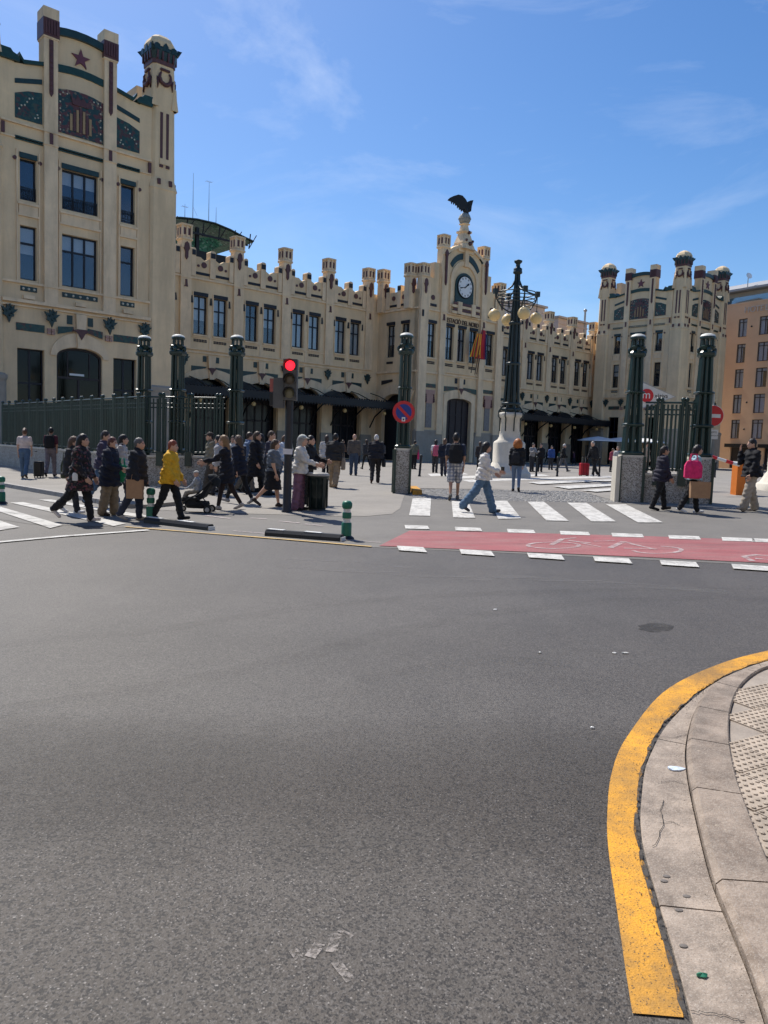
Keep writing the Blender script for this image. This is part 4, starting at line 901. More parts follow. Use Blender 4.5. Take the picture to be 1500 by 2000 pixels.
    pieces('sill_tile', FRAME, lambda s_: [s_.box(a-.36+i*.15, a-.36+i*.15+.12, -.03, .01, 7.05+j*.1, 7.12+j*.1) for a in (-2.86, -1.15, 0, 1.15, 2.86) for i in range(5) for j in range(2)], u, t, 0, 'pav_sill')
    for i, a in enumerate((-2.86, -1.15, 0, 1.15, 2.86)): window(u, t, 0, a-.38, a+.38, 7.48, 9.62, .16, 2, 8.86, 'p%d' % i, (.5, .6, .95, .3, .5)[i])
    # door
    d = part('door', WOODD, lambda s_: (s_.prism([(-1.2, ZB+.02), (1.2, ZB+.02)]+arc(0, 4.74, 1.2, .30, 0, PI, 14), .24, .30), [s_.box(x-.03, x+.03, .19, .25, ZB+.1, 4.9) for x in (-1.15, -.6, 0, .6, 1.15)], [s_.box(-1.15, 1.15, .20, .25, zz, zz+.08) for zz in (1.3, 2.6, 3.9)]), u, t, 0, 'pav_door')
    part('door_surround', CREAMT, lambda s_: (s_.prism(arc(0, 4.74, 1.2, .30, PI, 0, 14)+[(1.2, ZB+.02), (1.55, ZB+.02), (1.55, 5.2)]+[(x, 5.62-.36*(x/1.55)**2) for x in (1.5, 1, .5, 0, -.5, -1, -1.5)]+[(-1.55, 5.2), (-1.55, ZB+.02), (-1.2, ZB+.02)], -.07, 0), s_.prism([(-.13, 5.02), (.13, 5.02), (.2, 6.35), (-.2, 6.35)], -.16, 0)), u, t)
    part('key_ornament', RED, lambda s_: s_.prism([(0, 5.30), (.12, 5.52), (.28, 5.66), (.10, 5.70), (-.10, 5.70), (-.28, 5.66), (-.12, 5.52)], -.2, -.15), u, t, 0, 'pav_key')
    # clock
    ck = part('clock', DGREEN, lambda s_: s_.prism([(-.88, 11.1), (.88, 11.1)]+arc(0, 12.32, .88, .88, 0, PI, 20), -.08, 0), u, t)
    part('dial', mat('white dial', (.80, .80, .78), .5, .04), lambda s_: s_.prism(arc(0, 12.30, .68, .68, 0, 2*PI*31/32, 31), -.13, -.07), u, t, 0, 'clock_dial', ck)
    part('bezel', IRON, lambda s_: s_.tube([(.70*math.cos(a*PI/16), -.11, 12.30+.70*math.sin(a*PI/16)) for a in range(33)], .045, 6), u, t, 0, 'clock_bezel', ck)
    def hand(ang_, l, w_): 
        c_, s2 = math.cos(ang_), math.sin(ang_)
        pts = [(-.12, -w_*.6), (l*.3, -w_*.5), (l*.62, -w_), (l*.75, -w_*1.3), (l, 0), (l*.75, w_*1.3), (l*.62, w_), (l*.3, w_*.5), (-.12, w_*.6)]
        return [(x*c_-y_*s2, 12.30+x*s2+y_*c_) for x, y_ in pts]
    part('hour_hand', IRON, lambda s_: s_.prism(hand(R(38), .44, .055), -.17, -.15), u, t, 0, None, ck)
    part('minute_hand', IRON, lambda s_: s_.prism(hand(R(194), .60, .032), -.155, -.135), u, t, 0, None, ck)
    def marks(s_):
        for i in range(12):
            a = i*PI/6; c_, s2 = math.cos(a), math.sin(a)
            for e in (-.035, .035): s_.prism([(r_*c_-(e+w_)*s2, 12.30+r_*s2+(e+w_)*c_) for r_, w_ in ((.50, -.015), (.62, -.015), (.62, .015), (.50, .015))], -.137, -.128)
    part('numerals', IRON, marks, u, t, 0, None, ck)
    # pedestal, globe and eagle
    part('pedestal', CREAMT, lambda s_: (s_.octo([(14.7, .62, .15), (14.95, .55, .15), (15.05, .50, .14), (15.12, .52, .14), (15.75, .32, .1), (15.82, .42, .12), (15.9, .42, .12), (15.95, .28, .1), (16.3, .20, .06), (16.36, .3, .1), (16.4, .3, .1)], 0, (0, .2)), s_.box(-.75, .75, -.1, .5, 14.5, 14.92)), u, t)
    pieces('ceramic_boss', RED, lambda s_: (s_.ball((0, -.38, 15.05), .14, 8), s_.ball((-.3, -.33, 15.25), .09, 8), s_.ball((.3, -.33, 15.25), .09, 8), s_.ball((.05, -.2, 15.8), .12, 8)), u, t, 0, 'pav_boss')
    part('globe', mat('stone globe', (.30, .29, .25), .7, .15, 3), lambda s_: (s_.ball((0, .2, 16.72), .40, 18), s_.tube([(.41*math.cos(a*PI/10), .2+.41*math.sin(a*PI/10), 16.72) for a in range(21)], .025, 5)), u, t)
    EG = mat('black bronze', (.012, .012, .014), .5, .2, 4)
    EX = lambda fn: (lambda s_: (fn(s_), s_.xf(lambda x, y, z: (x*.88, y-.2, z))))
    SROT0 = station.rotation_euler.z
    eg = part('eagle', EG, EX(lambda s_: (s_.tube([(.10, .2, 17.08), (.04, .2, 17.22), (-.02, .2, 17.42), (.02, .2, 17.60), (-.04, .2, 17.70)], [.16, .21, .22, .12, .09], 10), s_.ball((-.06, .2, 17.72), .10, 10), s_.tube([(-.12, .2, 17.73), (-.22, .2, 17.69), (-.23, .2, 17.63)], [.05, .035, .008], 6),
              s_.tube([(-.06, .12, 17.1), (-.1, .1, 16.95), (-.22, .1, 16.95)], [.07, .05, .02], 6), s_.tube([(-.06, .28, 17.1), (-.1, .3, 16.95), (-.22, .3, 16.95)], [.07, .05, .02], 6), s_.tube([(-.28, .12, 16.98), (-.34, .12, 16.78), (-.30, .12, 16.6)], [.06, .05, .02], 6),
              s_.prism([(0, 17.2), (.24, 17.12), (.34, 16.95), (.16, 16.98), (.02, 17.05)], .1, .3))), u, t+.2, -SROT0)
    wl = [(.12, 17.35), (-.28, 17.20), (-.56, 17.45), (-.85, 17.68), (-1.08, 17.76), (-1.34, 17.84), (-1.2, 17.97), (-.9, 18.10), (-.55, 18.20), (-.25, 18.14), (0, 17.92), (.15, 17.7)]
    wr = [(0, 17.3), (.25, 17.18), (.47, 17.28), (.5, 17.6), (.60, 17.97), (.38, 17.94), (.2, 17.87), (.02, 17.7)]
    part('wing', EG, EX(lambda s_: (s_.prism(wl, -.02, .14))), u, t+.2, -SROT0, 'eagle_wing_a', eg)
    part('wing', EG, EX(lambda s_: (s_.prism(wr, .28, .40))), u, t+.2, -SROT0, 'eagle_wing_b', eg)
    part('feathers', EG, EX(lambda s_: [s_.prism([(x, z), (x+.1, z+.02), (x+.02, z-.14-.03*(i % 3)), (x-.05, z-.1)], .03+.01*(i % 2), .09) for i, (x, z) in enumerate([(-.3, 17.28), (-.45, 17.40), (-.6, 17.52), (-.75, 17.64), (-.9, 17.72), (-1.05, 17.78)])]), u, t+.2, -SROT0, 'eagle_feathers', eg)
    # name over the windows
    fc = bpy.data.curves.new('name', 'FONT'); fc.body = 'ESTACIÓ DEL NORD'; fc.size = .42*K; fc.extrude = .02*K; fc.align_x = 'CENTER'; fc.space_character = .96
    fo = bpy.data.objects.new('name', fc); COL.objects.link(fo); dg = bpy.context.evaluated_depsgraph_get(); me = bpy.data.meshes.new_from_object(fo.evaluated_get(dg)); bpy.data.objects.remove(fo)
    me.materials.clear(); me.materials.append(mat('bronze letters', (.10, .06, .04), .5)); wdt = max(v.co.x for v in me.vertices)*2
    o = put('lettering', me, station, ((u+.02)*K, (t-.05)*K, (9.86-ZB)*K)); o.rotation_euler = (PI/2, 0, 0); o.scale = (3.1*K/wdt, 1, 1)
    # side walls back to the wings
    for sg in (-1, 1):
        rz = -PI/2 if sg < 0 else PI/2
        uu = u+sg*4.1
        def sidew(s_):
            s_.wall([(-1.9, FZ), (1.9, FZ), (1.9, 11.6), (-1.9, 11.6)], [rect(-.95, -.2, 7.48, 9.54), rect(.42, 1.15, 7.48, 9.54), [(-1.2, ZB+.02), (1.3, ZB+.02)]+arc(.05, 4.3, 1.25, .8, 0, PI, 12)], 0, .3)
        part('pavilion_side', CREAM, sidew, uu, t+1.9, rz)
        pieces('moulding', CREAMT, lambda s_: (s_.box(-1.9, 1.9, -.09, 0, 10.38, 10.48), s_.box(-1.9, 1.9, -.1, 0, 6.46, 6.58), [s_.box(a-.17, a+.17, -.08, .38, 10.55, 11.98) for a in (-.9, .15, 1.0)], s_.prism(arc(.05, 4.3, 1.27, .82, 0, PI, 12)+[(-1.7, 5.25), (-.8, 5.6), (.05, 5.72), (.9, 5.6), (1.8, 5.25)], -.08, 0)), uu, t+1.9, rz)
        pieces('ceramic_inlay', FRAME, lambda s_: ([s_.box(a-.14, a+.14, -.11, -.07, 11.66, 11.93) for a in (-.9, .15, 1.0)], [s_.box(a0, a0+.75, -.04, .01, 10.67, 10.81) for a0 in (-.75, .3)], [s_.box(a0, a0+.79, -.06, .05, 9.54, 9.73) for a0 in (-.97, .40)], [s_.box(a0, a0+.6, -.04, .01, 7.06, 7.2) for a0 in (-.88, .49)], s_.prism([(-1.3, 5.72), (-.25, 5.9), (-.25, 6.05), (-1.3, 6.0)], -.04, .01)), uu, t+1.9, rz, 'side_dark')
        pieces('ceramic_roundel', RED, lambda s_: [roundel(s_, a, 0, 11.22, .15) for a in (-.4, .55)], uu, t+1.9, rz, 'side_roundel')
        part('side_backing', INTER, lambda s_: s_.box(-1.8, 1.8, .8, .85, FZ, 11.2), uu, t+1.9, rz)
        window(uu, t+1.9, rz, -.95, -.2, 7.48, 9.54, .15, 2, 8.86, 's0', .6); window(uu, t+1.9, rz, .42, 1.15, 7.48, 9.54, .15, 2, 8.86, 's1', .4)
        small_turret(uu+sg*.0, t+3.25, 13.16); small_turret(uu+.12*sg, t+.55, 13.2)
        part('pavilion_roof', mat('roof tile', (.16, .12, .1), .8), lambda s_: s_.box(-3.9, 3.9, .4, 4, 11.0, 11.2), u, t)
pavilion()
print('station', time.time()-T0)
# ------------------------------------------------------------------ behind and beside the station
def sloc(u, t, z): return ST0+DX*(u*K)+DB*(t*K)+Vector((0, 0, (z-ZB)*K))
SROT = station.rotation_euler.z
GLZ = mat('green corrugated sheet', (.05, .22, .12), .45, .5, 2.5, speck=[((.25, .42, .32), 5, .82, .86, .8), ((.012, .05, .035), 6, .6, .7, .8)])
shed = thing('train_shed', 'dark green arched train shed roof rising behind the left wing', 'shed', sloc(9, 13, ZB), SROT)
def shedm(name, ma, fn):
    s_ = MB(); fn(s_); s_.xf(lambda x, y, z: (x*K, y*K, (z-ZB)*K)); return put(name, s_.mesh(name, ma, True), shed)
prof = [(-6.5, 13.0), (-4.5, 14.0), (-2.6, 14.55), (-1.4, 14.82), (-.3, 14.96), (.9, 14.98), (2.0, 14.82), (2.8, 14.62), (3.72, 14.44)]
shedm('roof', mat('shed sheeting', (.035, .055, .055), .6, .2, 1), lambda s_: s_.prism(prof+[(x, z+.07) for x, z in prof[::-1]], 0, 9))
shedm('ceiling', GLZ, lambda s_: s_.add([(x, y, z-.02) for y in (.1, 8) for x, z in [(a, b-.02-.0*a) for a, b in prof]], [(i, i+1, i+1+len(prof), i+len(prof)) for i in range(len(prof)-1)]))
for k in range(7):
    x = -3.2+k*1.1
    shedm('truss', IRON, lambda s_: (s_.tube([(x, .1, 14.2-.04*k), (x+.1, .1, 14.9)], .04, 5), s_.tube([(x, .1, 14.2-.04*k), (x+.55, .1, 14.9)], .03, 5)))
shedm('gable_screen', GLZ, lambda s_: s_.prism([(-4, 12.6), (1.2, 12.9), (1.0, 13.4), (2.3, 14.2), (1.6, 14.55), (.2, 14.2), (-1.2, 14.0), (-3.6, 13.6)], 1.4, 1.45))
shedm('tie_beam', IRON, lambda s_: (s_.box(-6, 3.3, .05, .12, 14.10, 14.22), s_.box(-6, 2.2, .6, .8, 12.2, 13.32)))
shedm('column', IRON, lambda s_: s_.box(2.9, 3.02, .3, .42, 11, 14.4)); shedm('column', IRON, lambda s_: s_.box(-.2, .0, .3, .5, 11, 14.6))
for k, (u, z0, z1, arms, lb) in enumerate(((9.42, 15.2, 16.65, 1, 'short aerial mast beside the big tower, leftmost on the shed roof'), (9.98, 15.2, 18.7, 0, 'tallest whip aerial mast on the shed roof'), (11.12, 15.2, 18.43, 2, 'tall aerial mast topped by a small yagi on the shed roof'), (11.66, 15.2, 16.94, 0, 'short plain aerial mast, rightmost on the shed roof'))):
    r_ = thing('antenna', lb, 'antenna', sloc(u, 16, z0), SROT, 'aerials on the shed roof'); h = (z1-z0)*K
    put('mast', MB().tube([(0, 0, -.9), (0, 0, h*.45), (0, 0, h)], [.05, .035, .015], 6).mesh('mast', STEEL), r_)
    if arms:
        s_ = MB(); zt = h if arms == 2 else h-.3
        s_.tube([(-.35, 0, zt), (.35, .1, zt+.03)], .015, 5)
        for i in range(4): s_.tube([(-.3+.2*i, -.25, zt+.02), (-.3+.2*i, .3, zt+.02)], .01, 4)
        put('element', s_.mesh('element', STEEL), r_)
    else: put('stay', MB().tube([(0, 0, h*.4), (.5, 0, h*.25)], .012, 4).mesh('stay', STEEL), r_)
# pale blocks seen over the right wing, and a flue
PINK = mat('pale render', (.60, .52, .46), .85, .1, .4)
for u0, u1, z1, lb in ((40.5, 45.0, 15.15, 'pale pink rooftop block with overhanging flat roof behind the right wing'), (47.2, 52.0, 14.6, 'low pale pink rooftop block with cornice beside the flue')):
    b = thing('rooftop_block', lb, 'building', sloc((u0+u1)/2, 14, 10.9), SROT); w_ = (u1-u0)*K/2; h = (z1-10.9)*K
    put('wall', MB().box(-w_, w_, 0, 6, 0, h-.3).mesh('wall', PINK), b)
    put('roof_slab', MB().box(-w_-.3, w_+.3, -.35, 6.2, h-.28, h).mesh('roof_slab', mat('pale cornice', (.5, .45, .4), .85)), b)
    put('cornice', MB().box(-w_-.08, w_+.08, -.1, 0, h-1.1, h-.9).mesh('cornice', PINK), b)
fl = thing('flue', 'tall thin grey metal flue above the right wing roof', 'chimney', sloc(51.55, 14, 10.9), SROT)
put('pipe', MB().lathe([(.16, 0), (.16, 7.6)], 10).mesh('pipe', STEEL), fl); put('cowl', MB().lathe([(.16, 7.5), (.3, 7.62), (.3, 7.75), (.1, 7.95)], 10).mesh('cowl', STEEL), fl)

# ---- the hotel
HD = Vector((.516, -.8566, 0)); HN = Vector((-.8566, -.516, 0))
hp = at(1430, 900); _k = 113/((at(1430, 880)).y)
HO = Vector((49.45, 113, .3))
ORANGE = mat('apricot render', (.76, .49, .30), .85, .08, .25, .15, 12, grime=((.60, .39, .24), .5, (.12, .12, .3)))
hotel = thing('hotel', 'apricot orange hotel block with rows of tall windows', 'hotel', HO); hotel.rotation_euler = (0, 0, math.atan2(HD.y, HD.x))
def hput(name, ma, fn, parent=None):
    s_ = MB(); fn(s_); o = put(name, s_.mesh(name, ma, True), hotel)
    if parent is not None: o.parent = parent; o.matrix_parent_inverse = parent.matrix_basis.inverted()
    return o
cols_ = [(.62+3.16*i, 1.98+3.16*i) if i < 1 else (3.85+4.0*(i-1), 5.55+4.0*(i-1)) for i in range(5)]
rows_ = [(18.95, 21.5), (15.3, 17.95), (11.72, 14.4), (8.1, 10.78), (4.5, 7.2)]
hput('wall', ORANGE, lambda s_: s_.wall([(-14, -1), (22, -1), (22, 23.5), (-14, 23.5)], [rect(a, b, c-.25, d-.25) for a, b in cols_ for c, d in rows_]+[rect(.8, 4.6, .0, 3.0), rect(6, 10, 0, 3.0)], 0, .3))
hput('side_wall', ORANGE, lambda s_: s_.box(-14.2, -14, 0, 8, -1, 23.5)); hput('backing', INTER, lambda s_: s_.box(-14, 22, .9, 1, -1, 23.4))
HF = mat('hotel frame', (.05, .045, .05), .5)
for a, b in cols_:
    for c, d in rows_:
        c -= .25; d -= .25; m_ = (a+b)/2
        wv = hput('window', HF, lambda s_: (s_.box(a, a+.1, .12, .2, c, d), s_.box(b-.1, b, .12, .2, c, d), s_.box(a+.1, b-.1, .12, .2, d-.1, d), s_.box(a+.1, b-.1, .12, .2, c, c+.1), s_.box(m_-.06, m_+.06, .125, .195, c+.1, d-.1), s_.box(a+.1, b-.1, .118, .2, d-.55, d-.45)))
        hput('pane', glass('hotel glass', (.85, .9, .95), .10), lambda s_: s_.box(a+.1, b-.1, .155, .165, c+.1, d-.1), wv)
        hput('curtain', mat('sky reflection curtain', (.55, .62, .70), .8, .1, 2), lambda s_: (s_.box(a+.1, a+.1+(b-a)*rnd.choice((.5, .9, .7)), .3, .32, c, d), s_.box(a+.1, b-.1, .27, .28, d-.5, d)), wv)  # blue-grey sky reflection of the panes is put into the curtain colour
        hput('sill', ORANGE, lambda s_: s_.box(a-.06, b+.06, -.06, .1, c-.09, c-.003), wv)
hput('attic', mat('attic render', (.50, .46, .42), .85, .1, .4), lambda s_: s_.box(-14, 22, 1.0, 8, 23.4, 26.0))
hput('roof', mat('hotel roof', (.30, .30, .31), .7, .1, .4), lambda s_: (s_.prism([(-14.4, 25.2), (22, 25.2), (22, 25.5), (-14.4, 25.5)], -.5, 9), s_.add([(-14.4, -.4, 25.5), (22, -.4, 25.5), (22, 3, 26.85), (-14.4, 3, 26.85)], [(0, 1, 2, 3)])))
hput('terrace_glass', glass('terrace glass', (.7, .8, .85), .15), lambda s_: s_.box(-14, 22, .15, .17, 23.55, 24.4))
hput('parapet', ORANGE, lambda s_: s_.box(-14, 22, -.06, .3, 23.28, 23.55))
hput('awning', BLACK, lambda s_: (s_.box(.6, 4.8, -1.2, 0, 3.0, 3.5), s_.box(5.8, 10.2, -1.2, 0, 3.0, 3.5)))
hput('shop_glass', mat('dark shop glass', (.02, .02, .025), .3), lambda s_: (s_.box(.8, 4.6, .25, .28, 0, 3), s_.box(6, 10, .25, .28, 0, 3)))
for i, c in enumerate(((2.8, 20.0), (2.8, 5.6), (2.9, 9.4))): hput('wall_lamp', IRON, lambda s_: (s_.ball((c[0], -.15, c[1]), .13, 8), s_.tube([(c[0], 0, c[1]), (c[0]+.1, -.15, c[1])], .04, 5)))
def text_mesh(txt, size, ma, ext=.02):
    fc = bpy.data.curves.new('t', 'FONT'); fc.body = txt; fc.size = size; fc.extrude = ext
    fo = bpy.data.objects.new('t', fc); COL.objects.link(fo); dg = bpy.context.evaluated_depsgraph_get(); me = bpy.data.meshes.new_from_object(fo.evaluated_get(dg)); bpy.data.objects.remove(fo)
    me.materials.clear(); me.materials.append(ma); return me
for ch, x in zip('HOTEL', (1.45, 2.3, 3.2, 3.9, 4.65)):
    o = put('letter', text_mesh(ch, 1.15, mat('sign cream', (.66, .55, .46), .5), .06), hotel, (x, -.12, 22.0)); o.rotation_euler = (PI/2, 0, 0)
ds = thing('satellite_dish', 'white satellite dish tilted on the hotel roof', 'dish', HO+HD*1.6+Vector((0, 0, 26.3)))
put('reflector', MB().lathe([(.02, 0), (.25, .05), (.42, .15), (.46, .2)], 14).mesh('reflector', mat('white dish', (.8, .8, .8), .5)), ds, (0, 0, .8), rot=(R(70), R(-20), R(20)))
put('stand', MB().tube([(0, 0, -1.2), (0, 0, .9)], .06, 6).mesh('stand', STEEL), ds)

# ---- blocks across the street behind the camera: they show in the window glass
for k, (x0, x1, h, colr) in enumerate(((-46, -16, 19, (.62, .54, .42)), (-15.7, 8, 22, (.66, .6, .5)), (8.3, 34, 20, (.55, .45, .35)), (34.3, 62, 23, (.62, .56, .48)))):
    bm_ = mat('street front %d' % k, colr, .85, .1, .4)
    b = thing('street_building', ('pale ochre', 'cream', 'tan', 'ivory')[k]+' stuccoed block of flats across the street, facing the station', 'building', ((x0+x1)/2, -16, -.3)); w_ = (x1-x0)/2
    hs_ = []
    nxw = int((x1-x0)/3.2)
    for i in range(nxw):
        for j in range(5): cx = -w_+(x1-x0)*(i+.5)/nxw; hs_.append(rect(cx-.6, cx+.6, 4.6+j*3.2, 6.9+j*3.2))
    s_ = MB().wall([(-w_, 0), (w_, 0), (w_, h), (-w_, h)], hs_, 0, .3); s_.xf(lambda x, y, z: (-x, -y, z)); put('wall', s_.mesh('wall', bm_), b)
    put('glazing', MB().box(-w_, w_, -.5, -.3, 0, h).mesh('glazing', mat('dim flat windows', (.05, .055, .06), .3)), b)
    put('balcony', MB().box(-w_, w_, 0, .7, 7.3, 7.5).box(-w_, w_, 0, .7, 13.7, 13.9).box(-w_-.1, w_+.1, -.2, .5, h-.3, h+.2).mesh('balcony', bm_), b)

# ================================================================== STREET FURNITURE
# ---- iron gate posts: a cluster of slim green tubes on a rendered block
def gate_post(loc, rz, base_w, base_h, H, label, r0=.175, r1=.15, block=True):
    p = thing('gate_post', label, 'gate post', loc, rz, 'tall green iron gate posts')
    if block:
        put('block', MB().box(-base_w/2, base_w/2, -base_w/2, base_w/2, -.1, base_h).mesh('block', PEBBLE), p)
        s_ = MB(); e = base_w/2
        for sx in (-1, 1):
            for sy in (-1, 1): s_ = MB().box(sx*e-.035, sx*e+.035, sy*e-.035, sy*e+.035, -.08, base_h+.03); put('corner_bar', s_.mesh('corner_bar', FENCE), p)
        put('cap_plate', MB().box(-e+.01, e-.01, -e+.01, e-.01, base_h, base_h+.06).mesh('cap_plate', LIME), p)
    zt = H-.55
    k = 0
    for i in range(3):
        for j in range(3):
            if i == 1 and j == 1: continue
            x, y = (i-1), (j-1)
            put('tube', MB().tube([(x*r0*.86, y*r0*.86, base_h-.35 if block else 0), (x*lerp(r0, r1, .5)*.8, y*lerp(r0, r1, .5)*.8, lerp(base_h, zt, .5)), (x*r1*.78, y*r1*.78, zt)], [lerp(.042, .07, (r0-.15)/.14), .047, .043], 8).mesh('tube', FENCE), p)
    for f, h in ((.02, .10), (.30, .09), (.62, .07), (.97, .16)):
        z = lerp(base_h, zt, f); rr_ = lerp(r0, r1, f)*.86+.055
        s_ = MB().octo([(z, rr_, .05), (z+h*.3, rr_+.03, .05), (z+h*.7, rr_+.03, .05), (z+h, rr_, .05)]); put('ring', s_.mesh('ring', FENCE, True), p)
    s_ = MB().octo([(zt+.12, r1+.02, .05), (zt+.2, r1+.05, .05), (zt+.24, r1-.02, .05)]); put('capital', s_.mesh('capital', FENCE, True), p)
    for a in range(4):
        cx, cy = (r1+.07)*math.cos(a*PI/2), (r1+.07)*math.sin(a*PI/2)
        s_ = MB().lathe([(.03, -.08), (.055, -.05), (.06, .03), (.035, .07)], 10, (cx*.94, cy*.94, zt+.1)); put('knob', s_.mesh('knob', FENCE), p)
    for a in range(8): 
        c_, s2 = math.cos(a*PI/4+.39), math.sin(a*PI/4+.39); put('lantern_bar', MB().tube([(c_*.15, s2*.15, zt+.22), (c_*.14, s2*.14, zt+.42)], .025, 6).mesh('lantern_bar', FENCE), p)
    put('lantern_cap', MB().lathe([(.20, zt+.40), (.21, zt+.44), (.20, zt+.47)], 14).mesh('lantern_cap', FENCE), p)
    put('dome', MB().lathe([(.20, zt+.47), (.17, zt+.52), (.09, zt+.55), (.005, zt+.56)], 14).mesh('dome', PALE), p)
    return p
BAR = {}
def bar_mesh(h, r, tip):
    k = (round(h, 2), r, tip)
    if k not in BAR:
        s_ = MB().tube([(0, 0, 0), (0, 0, h)], r, 6)
        if tip: s_.ball((0, 0, h), r*1.5, 8)
        BAR[k] = s_.mesh('bar', FENCE)
    return BAR[k]
def fence(A, B_, plinth_h, bar_h, label, post_every=8, pitch=.125, pw=.3, gap=.0):
    A, B_ = Vector((A[0], A[1], g(*A[:2]))), Vector((B_[0], B_[1], g(*B_[:2])))
    d = B_-A; L_ = math.hypot(d.x, d.y); rz = math.atan2(d.y, d.x); sl = d.z/L_
    f = thing('iron_fence', label, 'fence', A, rz, 'green iron fences round the forecourt')
    s_ = MB(); s_.add([(x, y, z+sl*x) for x, y, z in [(0, -pw/2, -.2), (L_, -pw/2, -.2), (L_, pw/2, -.2), (0, pw/2, -.2), (0, -pw/2, plinth_h-.06), (L_, -pw/2, plinth_h-.06), (L_, pw/2, plinth_h-.06), (0, pw/2, plinth_h-.06)]], [(3, 2, 1, 0), (4, 5, 6, 7), (0, 1, 5, 4), (1, 2, 6, 5), (2, 3, 7, 6), (3, 0, 4, 7)])
    put('plinth', s_.mesh('plinth', PEBBLE), f)
    s_ = MB(); s_.add([(x, y, z+sl*x) for x, y, z in [(0, -pw/2-.03, plinth_h-.057), (L_, -pw/2-.03, plinth_h-.057), (L_, pw/2+.03, plinth_h-.057), (0, pw/2+.03, plinth_h-.057), (0, -pw/2-.03, plinth_h), (L_, -pw/2-.03, plinth_h), (L_, pw/2+.03, plinth_h), (0, pw/2+.03, plinth_h)]], [(3, 2, 1, 0), (4, 5, 6, 7), (0, 1, 5, 4), (1, 2, 6, 5), (2, 3, 7, 6), (3, 0, 4, 7)])
    put('coping', s_.mesh('coping', LIME), f)
    n = int(L_/pitch)
    for i in range(n+1):
        x = (i+.5)*L_/(n+1); z = plinth_h+sl*x
        if i % post_every == post_every//2: 
            for e in (-.05, .05): put('post', bar_mesh(bar_h+.16, .042, 1), f, (x+e, 0, z-.02))
            put('foot', MB().box(-.10, .10, -.07, .07, -.32, .12).mesh('foot', FENCE), f, (x, -pw/2-.02, z))
        else: put('bar', bar_mesh(bar_h-.05, .027 if i % 2 else .035, 0), f, (x, 0, z+.06))
    for zz, r_ in ((bar_h+.06, .028), (bar_h-.13, .022), (bar_h-.26, .022), (.10, .026)):
        put('rail', MB().tube([(0, 0, plinth_h+zz), (L_, 0, plinth_h+zz+sl*L_)], r_, 6).mesh('rail', FENCE), f)
    return f
gp = [(-7.72, 24.6), (-6.55, 24.2), (-4.72, 24.15)]
for (x, y), lb in zip(gp, ('green gate post at the fence corner, leftmost of the tall posts', 'green gate post in the middle of the three beside the left fence', 'green gate post ending the left fence beside the traffic light')):
    gate_post(on(x, y), R(-10), .72, 1.05, 4.72, lb)
gate_post(on(.48, 23.05), R(4), .46, 1.28, 4.72, 'slim green gate post behind the round no parking sign', .17, .15)
gate_post(on(6.72, 21.25), R(-8), .62, 1.22, 4.55, 'green gate post beside the metro sign, left of a pair', .24, .14)
gate_post(on(8.48, 20.95), R(-8), .58, 1.2, 4.55, 'green gate post beside the no entry sign, right of a pair', .23, .14)
fence((-7.35, 23.55), (-17.2, 34.6), 1.0, 1.72, 'long green iron fence on a pebbled plinth, running left along the pavement', 9, .105)
fence((-7.35, 23.75), (-5.0, 23.85), 1.0, 1.72, 'short green iron fence panel between two tall posts near the stroller', 7, .13)
fence((6.98, 21.1), (8.25, 20.88), .80, 1.85, 'green iron fence panel between the posts of the metro sign', 6, .115, .26)
o = tag(put('wall_end', MB().box(-.055, .055, -.38, .38, -.1, 1.24).mesh('wall_end', LIME), None, on(6.36, 21.32), R(-8)), 'narrow slab on the gate wall end, coloured pale for its sunlit face', 'wall')  # sunlight on the wall's end face is painted in as pale stone colour
# yellow edged gate kerb by the slim post
yk = tag(put('gate_kerb', None, None, on(.95, 23.6)), 'short yellow painted kerb beside the slim gate post', 'kerb')
for i in range(4): put('kerb_stone', MB().box(-.14, .14, -.29, .29, -.02, .13, 0, .01, .01).mesh('kerb_stone', YEL), yk, (-.02*i, -.95+i*.6, 0))
